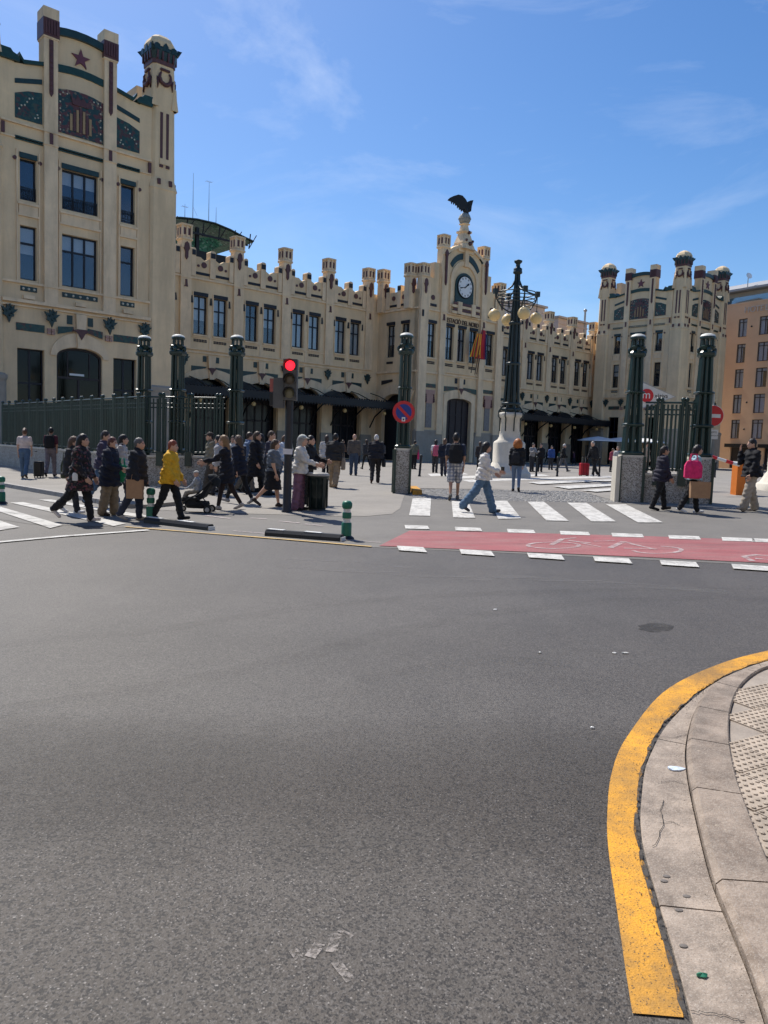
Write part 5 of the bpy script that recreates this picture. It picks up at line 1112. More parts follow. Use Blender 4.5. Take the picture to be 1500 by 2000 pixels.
# ---- great lamp
def street_lamp(loc, label, rz=0.):
    p = thing('street_lamp', label, 'lamp', loc, rz, 'great four-globe lamps on stone pedestals')
    put('pedestal', MB().lathe([(1.0, -.1), (1.0, .22), (.96, .26), (.9, .30), (.74, .62), (.70, .68), (.70, 1.5), (.67, 1.58), (.52, 1.68), (.46, 1.82), (.44, 2.0), (.41, 2.62), (.50, 2.68), (.53, 2.75), (.52, 2.84), (.44, 2.88)], 24, sq=.35).mesh('pedestal', LIME), p)
    for a in range(8):
        c_, s2 = math.cos(a*PI/4+.2), math.sin(a*PI/4+.2)
        put('strap', MB().tube([(c_*.40, s2*.40, 3.15), (c_*.56, s2*.56, 2.92), (c_*.57, s2*.57, 2.7), (c_*.49, s2*.49, 2.6), (c_*.48, s2*.48, 2.05)], .028, 6).mesh('strap', LAMPG), p)
        put('column_tube', MB().tube([(c_*.33, s2*.33, 2.86), (c_*.27, s2*.27, 4.2), (c_*.19, s2*.19, 6.6), (c_*.11, s2*.11, 8.2), (c_*.09, s2*.09, 9.0)], [.075, .07, .055, .04, .03], 8).mesh('column_tube', LAMPG), p)
    put('core', MB().lathe([(.2, 2.86), (.17, 6.6), (.06, 8.6), (.05, 9.0)], 10).mesh('core', LAMPG), p)
    for z, r_ in ((3.0, .44), (3.25, .40), (5.0, .30), (6.75, .25), (8.95, .17)): put('ring', MB().lathe([(r_, z-.06), (r_+.03, z-.03), (r_+.03, z+.03), (r_, z+.06)], 16).mesh('ring', LAMPG), p)
    put('finial', MB().lathe([(.11, 8.85), (.18, 8.95), (.19, 9.1), (.10, 9.16), (.09, 9.3), (.17, 9.38), (.18, 9.44), (.08, 9.48), (.01, 9.5)], 16).mesh('finial', LAMPG), p)
    for z, r_ in ((8.05, .86), (7.9, .84), (7.75, .80), (7.62, .74)): put('basket_ring', MB().tube([(r_*math.cos(a*PI/14), r_*math.sin(a*PI/14), z) for a in range(29)], .022, 6).mesh('basket_ring', LAMPG), p)
    for a in range(4):
        c_, s2 = math.cos(a*PI/2+R(12)), math.sin(a*PI/2+R(12)); X = lambda r_, z: (c_*r_, s2*r_, z)
        ar = put('arm', MB().tube([X(.1, 8.6), X(.22, 8.35), X(.45, 8.17), X(.75, 8.08), X(.95, 8.06)], [.04, .04, .035, .035, .035], 8).tube([X(.95, 8.03), X(.90, 7.75), X(.68, 7.42), X(.35, 7.25), X(.18, 7.2)], .032, 8).mesh('arm', LAMPG), p)
        put('box', MB().box(-.09, .09, -.09, .09, -.1, .12).mesh('box', LAMPG), ar, X(.97, 8.07), a*PI/2+R(12))
        put('hanger', MB().tube([X(.97, 8.0), X(.97, 7.3)], .018, 6).mesh('hanger', LAMPG), ar)
        gl = put('globe', MB().ball((0, 0, 0), .27, 24).mesh('globe', GLOBE), p, X(.97, 7.05)); put('collar', MB().lathe([(.10, .22), (.07, .28), (.02, .3)], 10).mesh('collar', LAMPG), gl)
    return p
street_lamp(on(5.45, 34.4), 'great iron lamp with four ivory globes on a pale stone pedestal in the forecourt', R(0))
street_lamp(on(14.25, 27.1), 'great globe lamp cut by the right edge of the picture, beside the smoking man', R(8))
# ---- traffic light
tl = thing('traffic_light', 'three-lens traffic light showing red on a dark post at the crossing', 'traffic light', at(560, 1001))
put('post', MB().lathe([(.12, 0), (.11, .06), (.095, .08), (.088, .9), (.088, 2.6)], 14).mesh('post', mat('dark post paint', (.022, .022, .026), .5, .2, 5)), tl)
put('sticker', MB().box(-.103, .09, -.105, .02, 1.28, 1.40).mesh('sticker', mat('sticker white', (.7, .68, .7), .5)), tl)
hd = put('housing', MB().box(-.14, .16, -.12, .12, 2.45, 3.33).mesh('housing', mat('grey signal housing', (.10, .10, .095), .6, .15, 6)), tl)
LENS = [mat('red lens lit', (1., .015, .03), .4, 0, emit=2.2), mat('amber lens off', (.14, .12, .09), .35, .1, 9), mat('green lens off', (.20, .19, .13), .35, .1, 9)]
for i, z in enumerate((3.19, 2.89, 2.60)):
    put('lens', MB().lathe([(.105, 0), (.09, .02), (.05, .032), (.005, .036)], 18).mesh('lens', LENS[i]), hd, (.01, -.121, z), rot=(PI/2, 0, 0))
    s_ = MB(); n = 14; rim = [(.135*math.cos(t), .135*math.sin(t)) for t in [lerp(R(-40), R(220), k/n) for k in range(n+1)]]
    s_.add([(x, 0, z_) for x, z_ in rim]+[(x, -.16, z_) for x, z_ in rim]+[(x*.93, -.16, z_*.93) for x, z_ in rim]+[(x*.93, 0, z_*.93) for x, z_ in rim], [(k+a*(n+1), k+1+a*(n+1), k+1+((a+1) % 4)*(n+1), k+((a+1) % 4)*(n+1)) for a in range(4) for k in range(n)])
    put('visor', s_.mesh('visor', mat('visor black', (.02, .02, .02), .6), True), hd, (.01, -.12, z))
h2 = put('pedestrian_housing', MB().box(-.34, -.12, -.14, .14, 2.28, 2.92).mesh('pedestrian_housing', mat('grey signal housing', (.1, .1, .1))), tl)
put('visor', MB().box(-.42, -.34, -.12, .12, 2.62, 2.90).mesh('visor', mat('faded red visor', (.35, .10, .08), .6)), h2); put('visor', MB().box(-.42, -.34, -.12, .12, 2.32, 2.58).mesh('visor', mat('visor black', (.02, .02, .02))), h2)
# ---- litter bin
bn = thing('litter_bin', 'tall dark green wheelie style litter bin beside the traffic light', 'bin', at(619, 997))
GB = mat('bin plastic', (.006, .014, .013), .45, .2, 5)
put('body', MB().lathe([(.17, .03), (.20, .05), (.22, .5), (.235, .74), (.255, .75), (.255, .80), (.23, .80), (.22, .3)], 20).mesh('body', GB), bn)
for i in range(10): put('rib', MB().box(-.012, .012, -.245, -.22, .08, .72, 0).mesh('rib', GB), bn, rz=i*2*PI/10)
put('lid', MB().lathe([(.26, .79), (.27, .82), (.22, .86), (.14, .865)], 20).mesh('lid', mat('bin lid', (.35, .33, .30), .6)), bn)
put('base', MB().lathe([(.21, 0), (.19, .05)], 16).mesh('base', BLACK), bn)
# ---- flexible marker posts and lane separators
PG = mat('marker green', (.01, .13, .075), .45, .15, 6); PW = mat('marker white', (.62, .62, .6), .5, .1, 6)
def marker(loc, label):
    p = thing('marker_post', label, 'post', loc, 0, 'green flexible marker posts')
    put('base', MB().lathe([(.14, 0), (.13, .03), (.09, .06)], 16).mesh('base', BLACK), p)
    put('lower_tube', MB().lathe([(.085, .05), (.085, .26), (.075, .28)], 16).mesh('lower_tube', PG), p)
    put('band', MB().lathe([(.062, .28), (.062, .35)], 16).mesh('band', PW), p)
    put('middle_tube', MB().lathe([(.074, .35), (.076, .37), (.076, .43), (.07, .45)], 16).mesh('middle_tube', PG), p)
    put('band', MB().lathe([(.06, .45), (.06, .51)], 16).mesh('band', PW), p)
    put('head', MB().lathe([(.07, .51), (.085, .54), (.085, .60), (.06, .635), (.01, .645)], 16).mesh('head', PG), p)
marker(at(3, 984), 'green marker post at the left edge of the picture'); marker(at(294, 1017), 'green marker post in front of the walkers, at the separator end'); marker(at(676, 1053), 'green marker post standing alone at the bike lane corner')
def separator(a, b, label):
    A, B_ = at(*a), at(*b); d = B_-A; L_ = math.hypot(d.x, d.y); rz = math.atan2(d.y, d.x)
    p = thing('lane_separator', label, 'separator', A, rz, 'black and white lane separators')
    n = 4
    for i in range(n):
        x0, x1 = L_*i/n, L_*(i+1)/n-.004
        s_ = MB().prism([(-.09, 0), (.09, 0), (.085, .06), (.05, .11), (-.05, .11), (-.085, .06)], x0, x1); s_.xf(lambda x, y, z: (y, -x, z+d.z/L_*y))
        o = put('block', s_.mesh('block', BLACK, True), p)
        if i % 2 == 0: put('reflector', MB().box(x0+.02, x1-.02, -.05, .05, .113+d.z/L_*x0, .118+d.z/L_*x1).mesh('reflector', PW), o)
    put('end_cap', MB().box(L_, L_+.03, -.07, .07, 0, .09).mesh('end_cap', PW), p)
separator((288, 1021), (412, 1036), 'black and white lane separator under the walking woman in yellow'); separator((522, 1046), (668, 1057), 'black and white lane separator ending at the lone marker post')
# ---- signs
def disc(r, n=40): return arc(0, 0, r, r, 0, 2*PI*(n-1)/n, n-1)
SR = mat('sign red', (.55, .02, .03), .4, .05, 6); SB = mat('sign blue', (.012, .04, .24), .4, .05, 6); SW = mat('sign white', (.72, .72, .70), .45, .05, 6)
def sign_post(p, h, r=.03): put('post', MB().tube([(0, 0, -.05), (0, 0, h)], r, 10).mesh('post', STEEL), p)
P0 = on(.47, 22.62)
ns = thing('no_parking_sign', 'round blue and red no parking sign fixed to the slim gate post', 'sign', P0)
zc = EYE+(872-806)/1506*22.6-P0.z
f_ = put('plate', MB().prism([(x, z) for x, z in disc(.325)], 0, .02).mesh('plate', SR), ns, (0, 0, zc)); put('field', MB().prism(disc(.232), -.004, 0).mesh('field', SB), f_)
put('bar', MB().prism([(-.20, .14), (-.14, .20), (.20, -.14), (.14, -.20)], -.008, -.0045).mesh('bar', SR), f_); put('symbol_plate', MB().box(-.05, .05, -.012, -.006, -.27, -.15).mesh('symbol_plate', SW), f_); put('symbol', MB().box(-.022, .022, -.015, -.0125, -.24, -.19).mesh('symbol', BLACK), f_)
put('bracket', MB().box(-.2, .2, .03, .07, zc-.03, zc+.03).mesh('bracket', STEEL), ns)
P1 = on(8.86, 21.25)
ne = thing('no_entry_sign', 'round red no entry sign with white bar and small plate on a grey pole', 'sign', P1)
sign_post(ne, 3.0, .04); zc = EYE+(893-812)/1506*20.9-P1.z
f_ = put('plate', MB().prism(disc(.28), -.09, -.06).mesh('plate', SR), ne, (0, 0, zc)); put('rim', MB().tube([(.28*math.cos(a*PI/18), -.075, .28*math.sin(a*PI/18)) for a in range(37)], .012, 6).mesh('rim', SW), f_); put('bar', MB().box(-.2, .2, -.096, -.091, -.05, .05).mesh('bar', SW), f_)
pp = put('lower_plate', MB().box(-.17, .17, -.085, -.06, -.13, .13).mesh('lower_plate', SW), ne, (0, 0, zc-.50))
o = put('lettering', text_mesh('EXCEPTE', .07, BLACK, .001), pp, (-.15, -.088, .03)); o.rotation_euler = (PI/2, 0, 0)
o = put('lettering', text_mesh('AUTORITZATS', .05, BLACK, .001), pp, (-.15, -.088, -.05)); o.rotation_euler = (PI/2, 0, 0)
# metro sign: a long kite on a pole
Pm = on(9.0, 27.5)
ms = thing('metro_sign', 'white kite-shaped metro sign with red m disc and the name xàtiva', 'sign', Pm)
def mz(py, x=1275): return EYE+(889-py)/1506*27.5-Pm.z
ml = lambda px: (px-750-889*0+0)/1506*27.5
X0 = lambda px: (px-750-3.6)/1506*27.5-9.0
kz0, kz1 = mz(748), mz(802); kx0, kx1 = X0(1238), X0(1308); kc = (kz0+kz1)/2
mb_ = put('board', MB().prism([(kx0, kz1), (kx0, kz0), (kx1, kc)], -.06, .06).mesh('board', mat('pale sign board', (.62, .62, .58), .5)), ms)
put('edge', MB().tube([(kx0, -.06, kz1), (kx1, -.06, kc), (kx0, -.06, kz0)], .018, 6).mesh('edge', STEEL), mb_)
put('disc', MB().prism([(x+X0(1252), z+kc) for x, z in disc(.235)], -.075, -.061).mesh('disc', SR), mb_)
o = put('lettering', text_mesh('m', .40, SW, .003), mb_, (X0(1252)-.175, -.08, kc-.10)); o.rotation_euler = (PI/2, 0, 0)
o = put('lettering', text_mesh('xàtiva', .21, BLACK, .003), mb_, (X0(1266)+.02, -.066, kc-.06)); o.rotation_euler = (PI/2, 0, 0); o.scale = (.95, 1, 1)
put('post', MB().tube([(X0(1240), 0, -.1), (X0(1240), 0, kz0+.1)], .05, 8).mesh('post', STEEL), ms)
# ---- parking barrier
bp_ = at(1445, 967)
br = thing('parking_barrier', 'orange parking barrier cabinet with raised red and white boom', 'barrier', bp_)
OR = mat('barrier orange', (.62, .17, .02), .5, .1, 4)
put('cabinet', MB().box(-.22, .22, -.2, .2, 0, .98).mesh('cabinet', OR), br); put('lid', MB().box(-.24, .24, -.22, .22, .983, 1.06, 0, .03, .03).mesh('lid', mat('barrier grey lid', (.4, .4, .38), .5)), br); put('lock', MB().box(.08, .14, -.215, -.2, .6, .64).mesh('lock', STEEL), br)
A = Vector((-.15, -.24, .93)); Bm = Vector((-1.35, -.24, 1.25))
boom = put('boom', MB().tube([A+(A-Bm)*.12, Bm], .05, 8).mesh('boom', SW), br); put('hub', MB().ball((-.12, -.24, .93), .10, 10).mesh('hub', OR), br)
for i in range(2): put('stripe', MB().tube([A.lerp(Bm, .22+i*.42), A.lerp(Bm, .40+i*.42)], .053, 8).mesh('stripe', SR), boom)
# ---- bollards in the forecourt
def bollard(loc, label, h=1.0, lean=0.):
    p = thing('bollard', label, 'bollard', loc, 0, 'thin black bollards in the forecourt'); p.rotation_euler = (0, lean, 0)
    put('shaft', MB().lathe([(.065, 0), (.065, .05), (.05, .07), (.048, h-.1)], 10).mesh('shaft', BLACK), p); put('cap', MB().lathe([(.06, h-.1), (.065, h-.05), (.05, h), (.01, h+.02)], 10).mesh('cap', BLACK), p)
for (px, py), lb in {(819, 931): 'black bollard beside the yellow gate kerb', (801, 916): 'black bollard just right of the slim gate post', (1047, 931): 'black bollard right of the lamp pedestal', (963, 931): 'black bollard left of the lamp pedestal', (1170, 931): 'black bollard beside the red suitcase', (1088, 931): 'black bollard between the lamp and the red suitcase', (1396, 933): 'black bollard behind the no entry pole', (1497, 953): 'black bollard at the right edge of the picture', (1489, 935): 'black bollard behind the smoking man'}.items():
    bollard(at(px, py), lb, .95, R(3) if px == 819 else 0)
# ---- café parasols
UMB = mat('pale parasol canvas', (.72, .72, .72), .8, .06, 2)
for k, (px, py, r_) in enumerate(((1168, 893, 2.1), (1226, 893, 2.1), (1275, 893, 2.0))):
    P = sloc(*((40.4, 4.6), (42.2, 3.6), (43.3, 2.0))[k], ZB); r_ = 2.7
    u_ = thing('parasol', ('pale canvas café parasol beyond the red suitcase, leftmost of three', 'pale canvas café parasol half hidden by the metro gate post, middle of three', 'pale canvas café parasol seen through the gate bars')[k], 'parasol', P, R(20), 'café parasols')
    zt = 3.7
    put('canopy', MB().lathe([(r_, zt-.62), (r_*.98, zt-.50), (r_*.5, zt-.2), (.05, zt)], 8, smooth=False).mesh('canopy', UMB), u_); put('pole', MB().tube([(0, 0, 0), (0, 0, zt)], .035, 8).mesh('pole', STEEL), u_)
    for a in range(8): put('rib', MB().tube([(0, 0, zt-.05), (r_*math.cos(a*PI/4), r_*math.sin(a*PI/4), zt-.6)], .012, 4).mesh('rib', STEEL), u_)
# ---- parked scooters in front of the hotel
def scooter(loc, rz, colr, label):
    p = thing('scooter', label, 'scooter', loc, rz, 'scooters parked in front of the hotel'); bm_ = mat('scooter %.2f %.2f' % colr[:2], colr, .35, .1, 5)
    for x in (-.62, .62):
        wv = put('wheel', MB().tube([(x+.22*math.cos(a*PI/8), 0, .27+.22*math.sin(a*PI/8)) for a in range(17)], .055, 6).mesh('wheel', BLACK), p); put('rim', MB().lathe([(.14, -.03), (.14, .03)], 10).mesh('rim', STEEL), wv, (x, 0, .27), rot=(PI/2, 0, 0))
    put('body', MB().prism([(-.9, .55), (-.75, .35), (-.3, .25), (.25, .25), (.38, .35), (.48, .95), (.40, 1.0), (.25, .5), (-.1, .42), (-.2, .72), (-.85, .78)], -.17, .17).mesh('body', bm_), p)
    put('seat', MB().prism([(-.9, .78), (-.15, .74), (-.12, .82), (-.5, .88), (-.88, .92)], -.15, .15).mesh('seat', BLACK), p); put('handlebar', MB().tube([(.40, -.33, 1.08), (.46, 0, 1.02), (.40, .33, 1.08)], .025, 6).tube([(.62, 0, .27), (.45, 0, 1.02)], .035, 6).mesh('handlebar', BLACK), p)
    put('windscreen', MB().prism([(.5, 1.0), (.36, 1.4), (.38, 1.4), (.53, 1.0)], -.2, .2).mesh('windscreen', mat('smoked screen', (.05, .055, .06), .2)), p); put('top_box', MB().box(-1.1, -.72, -.2, .2, .86, 1.18).mesh('top_box', BLACK), p)
sc_ = [((1420, 915), (.03, .03, .035), 'black scooter'), ((1436, 915), (.25, .03, .04), 'dark red scooter'), ((1452, 916), (.03, .06, .05), 'deep green scooter'), ((1480, 916), (.05, .06, .14), 'dark blue scooter'), ((1408, 914), (.22, .22, .23), 'grey scooter')]
for (p, c, lb) in sc_: scooter(at(*p), R(100)+rnd.uniform(-.2, .2), c, lb+' parked in the row before the hotel')
# ---- flags on the pavilion
def flag(u, z0, z1, cols, label, t, w_):
    P = sloc(u, t, z0); f = thing('flag', label, 'flag', P, SROT, 'flags over the station door'); H = (z1-z0)*K
    n, m_ = 10, 16
    s_ = MB(); vs_ = []
    for j in range(m_+1):
        for i in range(n+1):
            a = i/n; b = j/m_
            vs_.append(((a-.5)*w_*(.55+.45*b)+.10*(1-b), .22*math.sin(a*9+b*1.5)*(.3+b*.4)-.3*(1-b), H*(1-b)-.15*abs(a-.5)*b))
    for j in range(m_):
        for i in range(n): s_.add([vs_[j*(n+1)+i], vs_[j*(n+1)+i+1], vs_[(j+1)*(n+1)+i+1], vs_[(j+1)*(n+1)+i]], [(0, 1, 2, 3)], (i % len(cols)) if len(cols) > 2 or True else 0, True)
    put('cloth', s_.mesh('cloth', cols), f)
    put('pole', MB().tube([(-.55*K*.9, -.1, -1.1*K), (0, -.25, H+.2)], .05, 6).mesh('pole', mat('flag pole', (.10, .06, .04), .5)), f)
FY = mat('flag yellow', (.80, .46, .04), .8); FR = mat('flag red', (.55, .035, .035), .8); FB = mat('flag blue', (.02, .03, .12), .8); FM = mat('flag crimson', (.30, .02, .06), .8)
flag(24.25, 7.8, 9.3, [FY, FR], 'red and yellow striped flag hanging over the station door, leftmost of three', PT-.8, 1.7)
flag(24.75, 7.75, 9.6, [FR, FM, FR, FM], 'plain red flag hanging over the station door, middle of three', PT-.7, 1.3)
flag(25.1, 7.8, 9.4, [FB], 'dark blue flag hanging over the station door, rightmost of three', PT-.55, 1.1)
print('furniture', time.time()-T0)
# ================================================================== PEOPLE
def surf(F, o, h):
    """naive surface nets over a sampled distance field"""
    ins = F < 0
    nx, ny, nz_ = F.shape
    c = lambda A, d: A[d[0]:nx-1+d[0], d[1]:ny-1+d[1], d[2]:nz_-1+d[2]]
    corners = [(i, j, k) for i in (0, 1) for j in (0, 1) for k in (0, 1)]
    cnt = sum(c(ins, d).astype(np.int8) for d in corners); act = (cnt > 0) & (cnt < 8)
    acc = np.zeros(act.shape+(3,)); num = np.zeros(act.shape)
    for a in corners:
        for ax in range(3):
            if a[ax]: continue
            b = list(a); b[ax] = 1; b = tuple(b)
            fa, fb = c(F, a), c(F, b); cross = (fa < 0) != (fb < 0)
            t = np.where(cross, fa/np.where(cross, fa-fb, 1), 0)
            for q_ in range(3): acc[..., q_] += np.where(cross, a[q_]+(t if q_ == ax else 0), 0)
            num += cross
    idx = -np.ones(act.shape, int); ids = np.argwhere(act); idx[act] = np.arange(len(ids))
    V = (acc[act]/num[act][:, None]+ids)*h+o
    Q = []
    for ax in range(3):
        b, d = [(1, 2), (2, 0), (0, 1)][ax]
        sl0 = [slice(1, -1)]*3; sl0[ax] = slice(0, -1); sl1 = list(sl0); sl1[ax] = slice(1, None)
        A0, A1 = ins[tuple(sl0)], ins[tuple(sl1)]
        for flip, msk in ((False, A0 & ~A1), (True, ~A0 & A1)):
            p = np.argwhere(msk)
            if not len(p): continue
            off = np.ones(3, int); off[ax] = 0; p = p+off
            e1 = np.zeros(3, int); e1[b] = 1; e2 = np.zeros(3, int); e2[d] = 1
            quad = [idx[tuple((p-e1-e2).T)], idx[tuple((p-e2).T)], idx[tuple(p.T)], idx[tuple((p-e1).T)]]
            if flip: quad = quad[::-1]
            Q.append(np.stack(quad, 1))
    Q = np.concatenate(Q) if Q else np.zeros((0, 4), int)
    return V, Q[(Q >= 0).all(1)]
def cone(P, a, b, ra, rb):
    a, b = np.asarray(a, float), np.asarray(b, float); d = b-a; t = np.clip(((P-a)@d)/max(d@d, 1e-9), 0, 1)
    return np.linalg.norm(P-a-t[..., None]*d, axis=-1)-(ra+(rb-ra)*t)
def ell(P, c, r): r = np.asarray(r, float); return (np.linalg.norm((P-np.asarray(c))/r, axis=-1)-1)*r.min()
def smin(a, b, k=.03): h_ = np.clip(.5+.5*(b-a)/k, 0, 1); return b+(a-b)*h_-k*h_*(1-h_)
def sm(lst, k=.03):
    r_ = lst[0]
    for q_ in lst[1:]: r_ = smin(r_, q_, k)
    return r_
SKIN = [mat('skin light', (.52, .31, .22), .6, .06, 12), mat('skin tan', (.40, .22, .14), .6, .06, 12), mat('skin warm', (.46, .26, .18), .6, .06, 12)]
def cloth(c, vv=.3): return mat('cloth %.3f %.3f %.3f' % tuple(c), c, .88, vv, 9, .5, 60)
def hand_mesh():
    s_ = MB()
    s_.box(-.014, .014, -.040, .040, -.095, .0, 0, 0, .010)
    for i, (y, l) in enumerate(((-.031, .062), (-.010, .078), (.011, .073), (.032, .058))):
        s_.tube([(0, y, -.09), (.006, y, -.09-l*.5), (.022, y*.95, -.09-l)], [.0105, .0095, .007], 6)
    s_.tube([(.004, -.038, -.025), (.018, -.062, -.06), (.026, -.060, -.095)], [.014, .011, .008], 6)
    return s_
HANDS = {}
def person(px, py, H, yaw, label, top, bottom, hair, shoes=(.02, .02, .02), topk='jacket', botk='trousers', hairk='short', thigh=(0, 0), knee=(0, 0), arm=(0, 0), elb=(.2, .2), lean=.04, skin=0, bulk=0., hem=None, sleeve='long', res=None, loc=None, group='people on foot before the station', hat=None, headturn=0., seated=False, detail=True, dz=0.):
    P0 = Vector(loc) if loc is not None else at(px, py, dz)
    if res is None: res = .0175 if P0.y < 22 else (.022 if P0.y < 30 else .034)
    fat = 1+bulk
    up = np.array([math.sin(lean), 0, math.cos(lean)])
    hipc = np.array([0, 0, .0]); sh_c = hipc+up*.47; neck = hipc+up*.545; headc = neck+np.array([.03+lean*.15, 0, .125])
    J = {}
    for i, sg in enumerate((1, -1)):
        hip = hipc+np.array([0, sg*.088*fat, 0]); a = thigh[i]; kn = hip+.44*np.array([math.sin(a), .0, -math.cos(a)]); b = a-knee[i]; an = kn+.42*np.array([math.sin(b), 0, -math.cos(b)])
        fa = b*.85 if b < 0 else b*.4
        toe = an+np.array([.165*math.cos(fa)+.0, sg*.02, .165*math.sin(fa)-.045]); heel = an+np.array([-.045*math.cos(fa), 0, -.045*math.sin(fa)-.05])
        s0 = sh_c+np.array([0, sg*.175*fat, -.01]); ua = arm[i]; e = s0+.285*np.array([math.sin(ua), sg*.13, -math.cos(ua)]); fb_ = ua+elb[i]; wr = e+.245*np.array([math.sin(fb_), -sg*.03, -math.cos(fb_)])
        J[sg] = dict(hip=hip, knee=kn, ankle=an, toe=toe, heel=heel, sh=s0, el=e, wr=wr)
    zmin = min(min(J[s_]['heel'][2]-.035, J[s_]['toe'][2]-.025) for s_ in J)
    off = np.array([0, 0, -zmin])
    for s_ in J:
        for k_ in J[s_]: J[s_][k_] = J[s_][k_]+off
    hipc = hipc+off; sh_c = sh_c+off; neck = neck+off; headc = headc+off
    S = H/(headc[2]+.118)
    hz = hipc[2]
    allp = np.array([v for s_ in J.values() for v in s_.values()]+[headc])
    lo = allp.min(0)-np.array([.24, .24, .12]); hi = allp.max(0)+np.array([.24, .24, .22])
    def grid(z0=None, z1=None):
        l_, h_ = lo.copy(), hi.copy()
        if z0 is not None: l_[2] = max(l_[2], z0-.05)
        if z1 is not None: h_[2] = min(h_[2], z1+.05)
        n = np.ceil((h_-l_)/res).astype(int)+1
        G = np.stack(np.meshgrid(*[l_[i]+res*np.arange(n[i]) for i in range(3)], indexing='ij'), -1); return G, l_
    rs = np.random.RandomState(abs(hash(label)) % 9999 if False else sum(map(ord, label)) % 9999); ph = rs.rand(6)*6
    def wrinkle(G, a=.006): return a*(np.sin(G[..., 2]*38+3*np.sin(G[..., 0]*14+ph[0])+ph[1])*np.sin(G[..., 1]*17+ph[2]+G[..., 2]*9)+.6*np.sin(G[..., 2]*61+G[..., 0]*24+ph[3]))
    root = thing('person', label, 'person', P0, yaw, group)
    def emit(name, F, l_, ma, cut=None):
        V, Q = surf(F, l_, res)
        if not len(Q): return None
        me = bpy.data.meshes.new(name); me.from_pydata((V*S).tolist(), [], Q.tolist()); me.materials.append(ma); me.polygons.foreach_set('use_smooth', [True]*len(Q)); me.update()
        return put(name, me, root)
    ct, st = math.cos(headturn), math.sin(headturn)
    def headrel(x, y, z): return headc+np.array([x*ct-y*st, x*st+y*ct, z])
    # body
    G, l_ = grid()
    tors = lambda G, d, wd=1.: sm([ell(G, hipc+np.array([0, 0, .02]), (.115*fat+d, .165*fat+d, .13+d)), ell(G, hipc+up*.2+np.array([.012*(fat-1)*8, 0, 0]), (.105*fat**1.6+d, .145*fat**1.3+d, .17+d)), ell(G, hipc+up*.37, (.108*fat+d, .175*fat*wd+d, .16+d))], .06)
    arms = lambda G, d, end=1.: sm([q_ for s_ in J for q_ in (cone(G, J[s_]['sh'], J[s_]['el'], .052*fat+d, .042*fat+d),)+((cone(G, J[s_]['el'], J[s_]['el']+(J[s_]['wr']-J[s_]['el'])*end, .040*fat+d, .029+d),) if end > 0 else ())], .02)
    legs = lambda G, d, flare=0., sh=1.: sm([q_ for s_ in J for q_ in (cone(G, J[s_]['hip'], J[s_]['knee'], .088*fat+d, .058*fat+d+flare*.4), cone(G, J[s_]['knee'], J[s_]['knee']+(J[s_]['ankle']-J[s_]['knee'])*sh, .056*fat+d+flare*.4, .040+d+flare))], .025)
    head = sm([ell(G, headrel(0, 0, 0), (.096, .076, .122)), ell(G, headrel(.045, 0, -.055), (.056, .05, .062)), cone(G, neck-np.array([.0, 0, .04]), headc+np.array([-.015, 0, -.06]), .056, .05), cone(G, headrel(.090, 0, .0), headrel(.112, 0, -.022), .010, .015)]+[ell(G, headrel(-.005, s_*.078, -.005), (.02, .012, .03)) for s_ in (1, -1)], .022)
    body = sm([head, tors(G, -.012), arms(G, -.006), legs(G, -.008)], .03)
    body = np.minimum(body, sm([cone(G, J[s_]['wr'], J[s_]['wr']+(J[s_]['wr']-J[s_]['el'])/.245*.03, .026, .024) for s_ in J], .02))
    emit('body', body, l_, SKIN[skin])
    # trousers, skirt, shorts
    if botk in ('trousers', 'wide', 'tights', 'shorts'):
        G, l_ = grid(None, hz+.16); d = {'trousers': .014, 'wide': .024, 'tights': .004, 'shorts': .024}[botk]; fl = {'trousers': .012, 'wide': .035, 'tights': 0, 'shorts': 0}[botk]
        if botk == 'shorts': F = sm([cone(G, J[s_]['hip'], J[s_]['hip']+(J[s_]['knee']-J[s_]['hip'])*.94, .098+d, .075+d) for s_ in J], .03)
        else: F = legs(G, d, fl, 1.02)
        F = smin(F, ell(G, hipc+np.array([0, 0, .03]), (.128*fat+d*.5, .172*fat+d*.5, .15)), .04); F = np.maximum(F+wrinkle(G, .008 if botk != 'tights' else .001), G[..., 2]-(hz+.12))
        emit({'trousers': 'trousers', 'wide': 'trousers', 'tights': 'leggings', 'shorts': 'shorts'}[botk], F, l_, cloth(bottom) if botk != 'shorts' else bottom if not isinstance(bottom, tuple) else cloth(bottom))
    elif botk == 'skirt':
        hm = hem or .50; G, l_ = grid(hm, hz+.16); t = np.clip((hz+.1-G[..., 2])/(hz+.1-hm), 0, 1)
        q_ = np.sqrt((G[..., 0]/(.125*fat+.075*t))**2+(G[..., 1]/(.175*fat+.05*t))**2)-1
        F = np.maximum(np.maximum(q_*.14, G[..., 2]-hz-.12), hm-G[..., 2])+wrinkle(G, .005); emit('skirt', F, l_, cloth(bottom))
    # shoes
    G, l_ = grid(None, .35)
    F = sm([q_ for s_ in J for q_ in (cone(G, J[s_]['heel']+np.array([0, 0, .008]), J[s_]['toe']+np.array([0, 0, .006]), .044, .036), cone(G, J[s_]['ankle'], J[s_]['heel']+np.array([.03, 0, .02]), .048, .045))], .02)
    emit('shoes', F, l_, cloth(shoes, .06))
    # top
    hm = {'jacket': hz-.06, 'coat': .55, 'tee': hz+.03, 'sweater': hz-.02, 'dress': .58, 'vest': hz-.02}[topk] if hem is None or botk == 'skirt' else hem
    d = {'jacket': .034, 'coat': .036, 'tee': .010, 'sweater': .028, 'dress': .016, 'vest': .028}[topk]
    G, l_ = grid(min(hm, J[1]['wr'][2]-.1, J[-1]['wr'][2]-.1), headc[2])
    T = tors(G, d, 1.03)
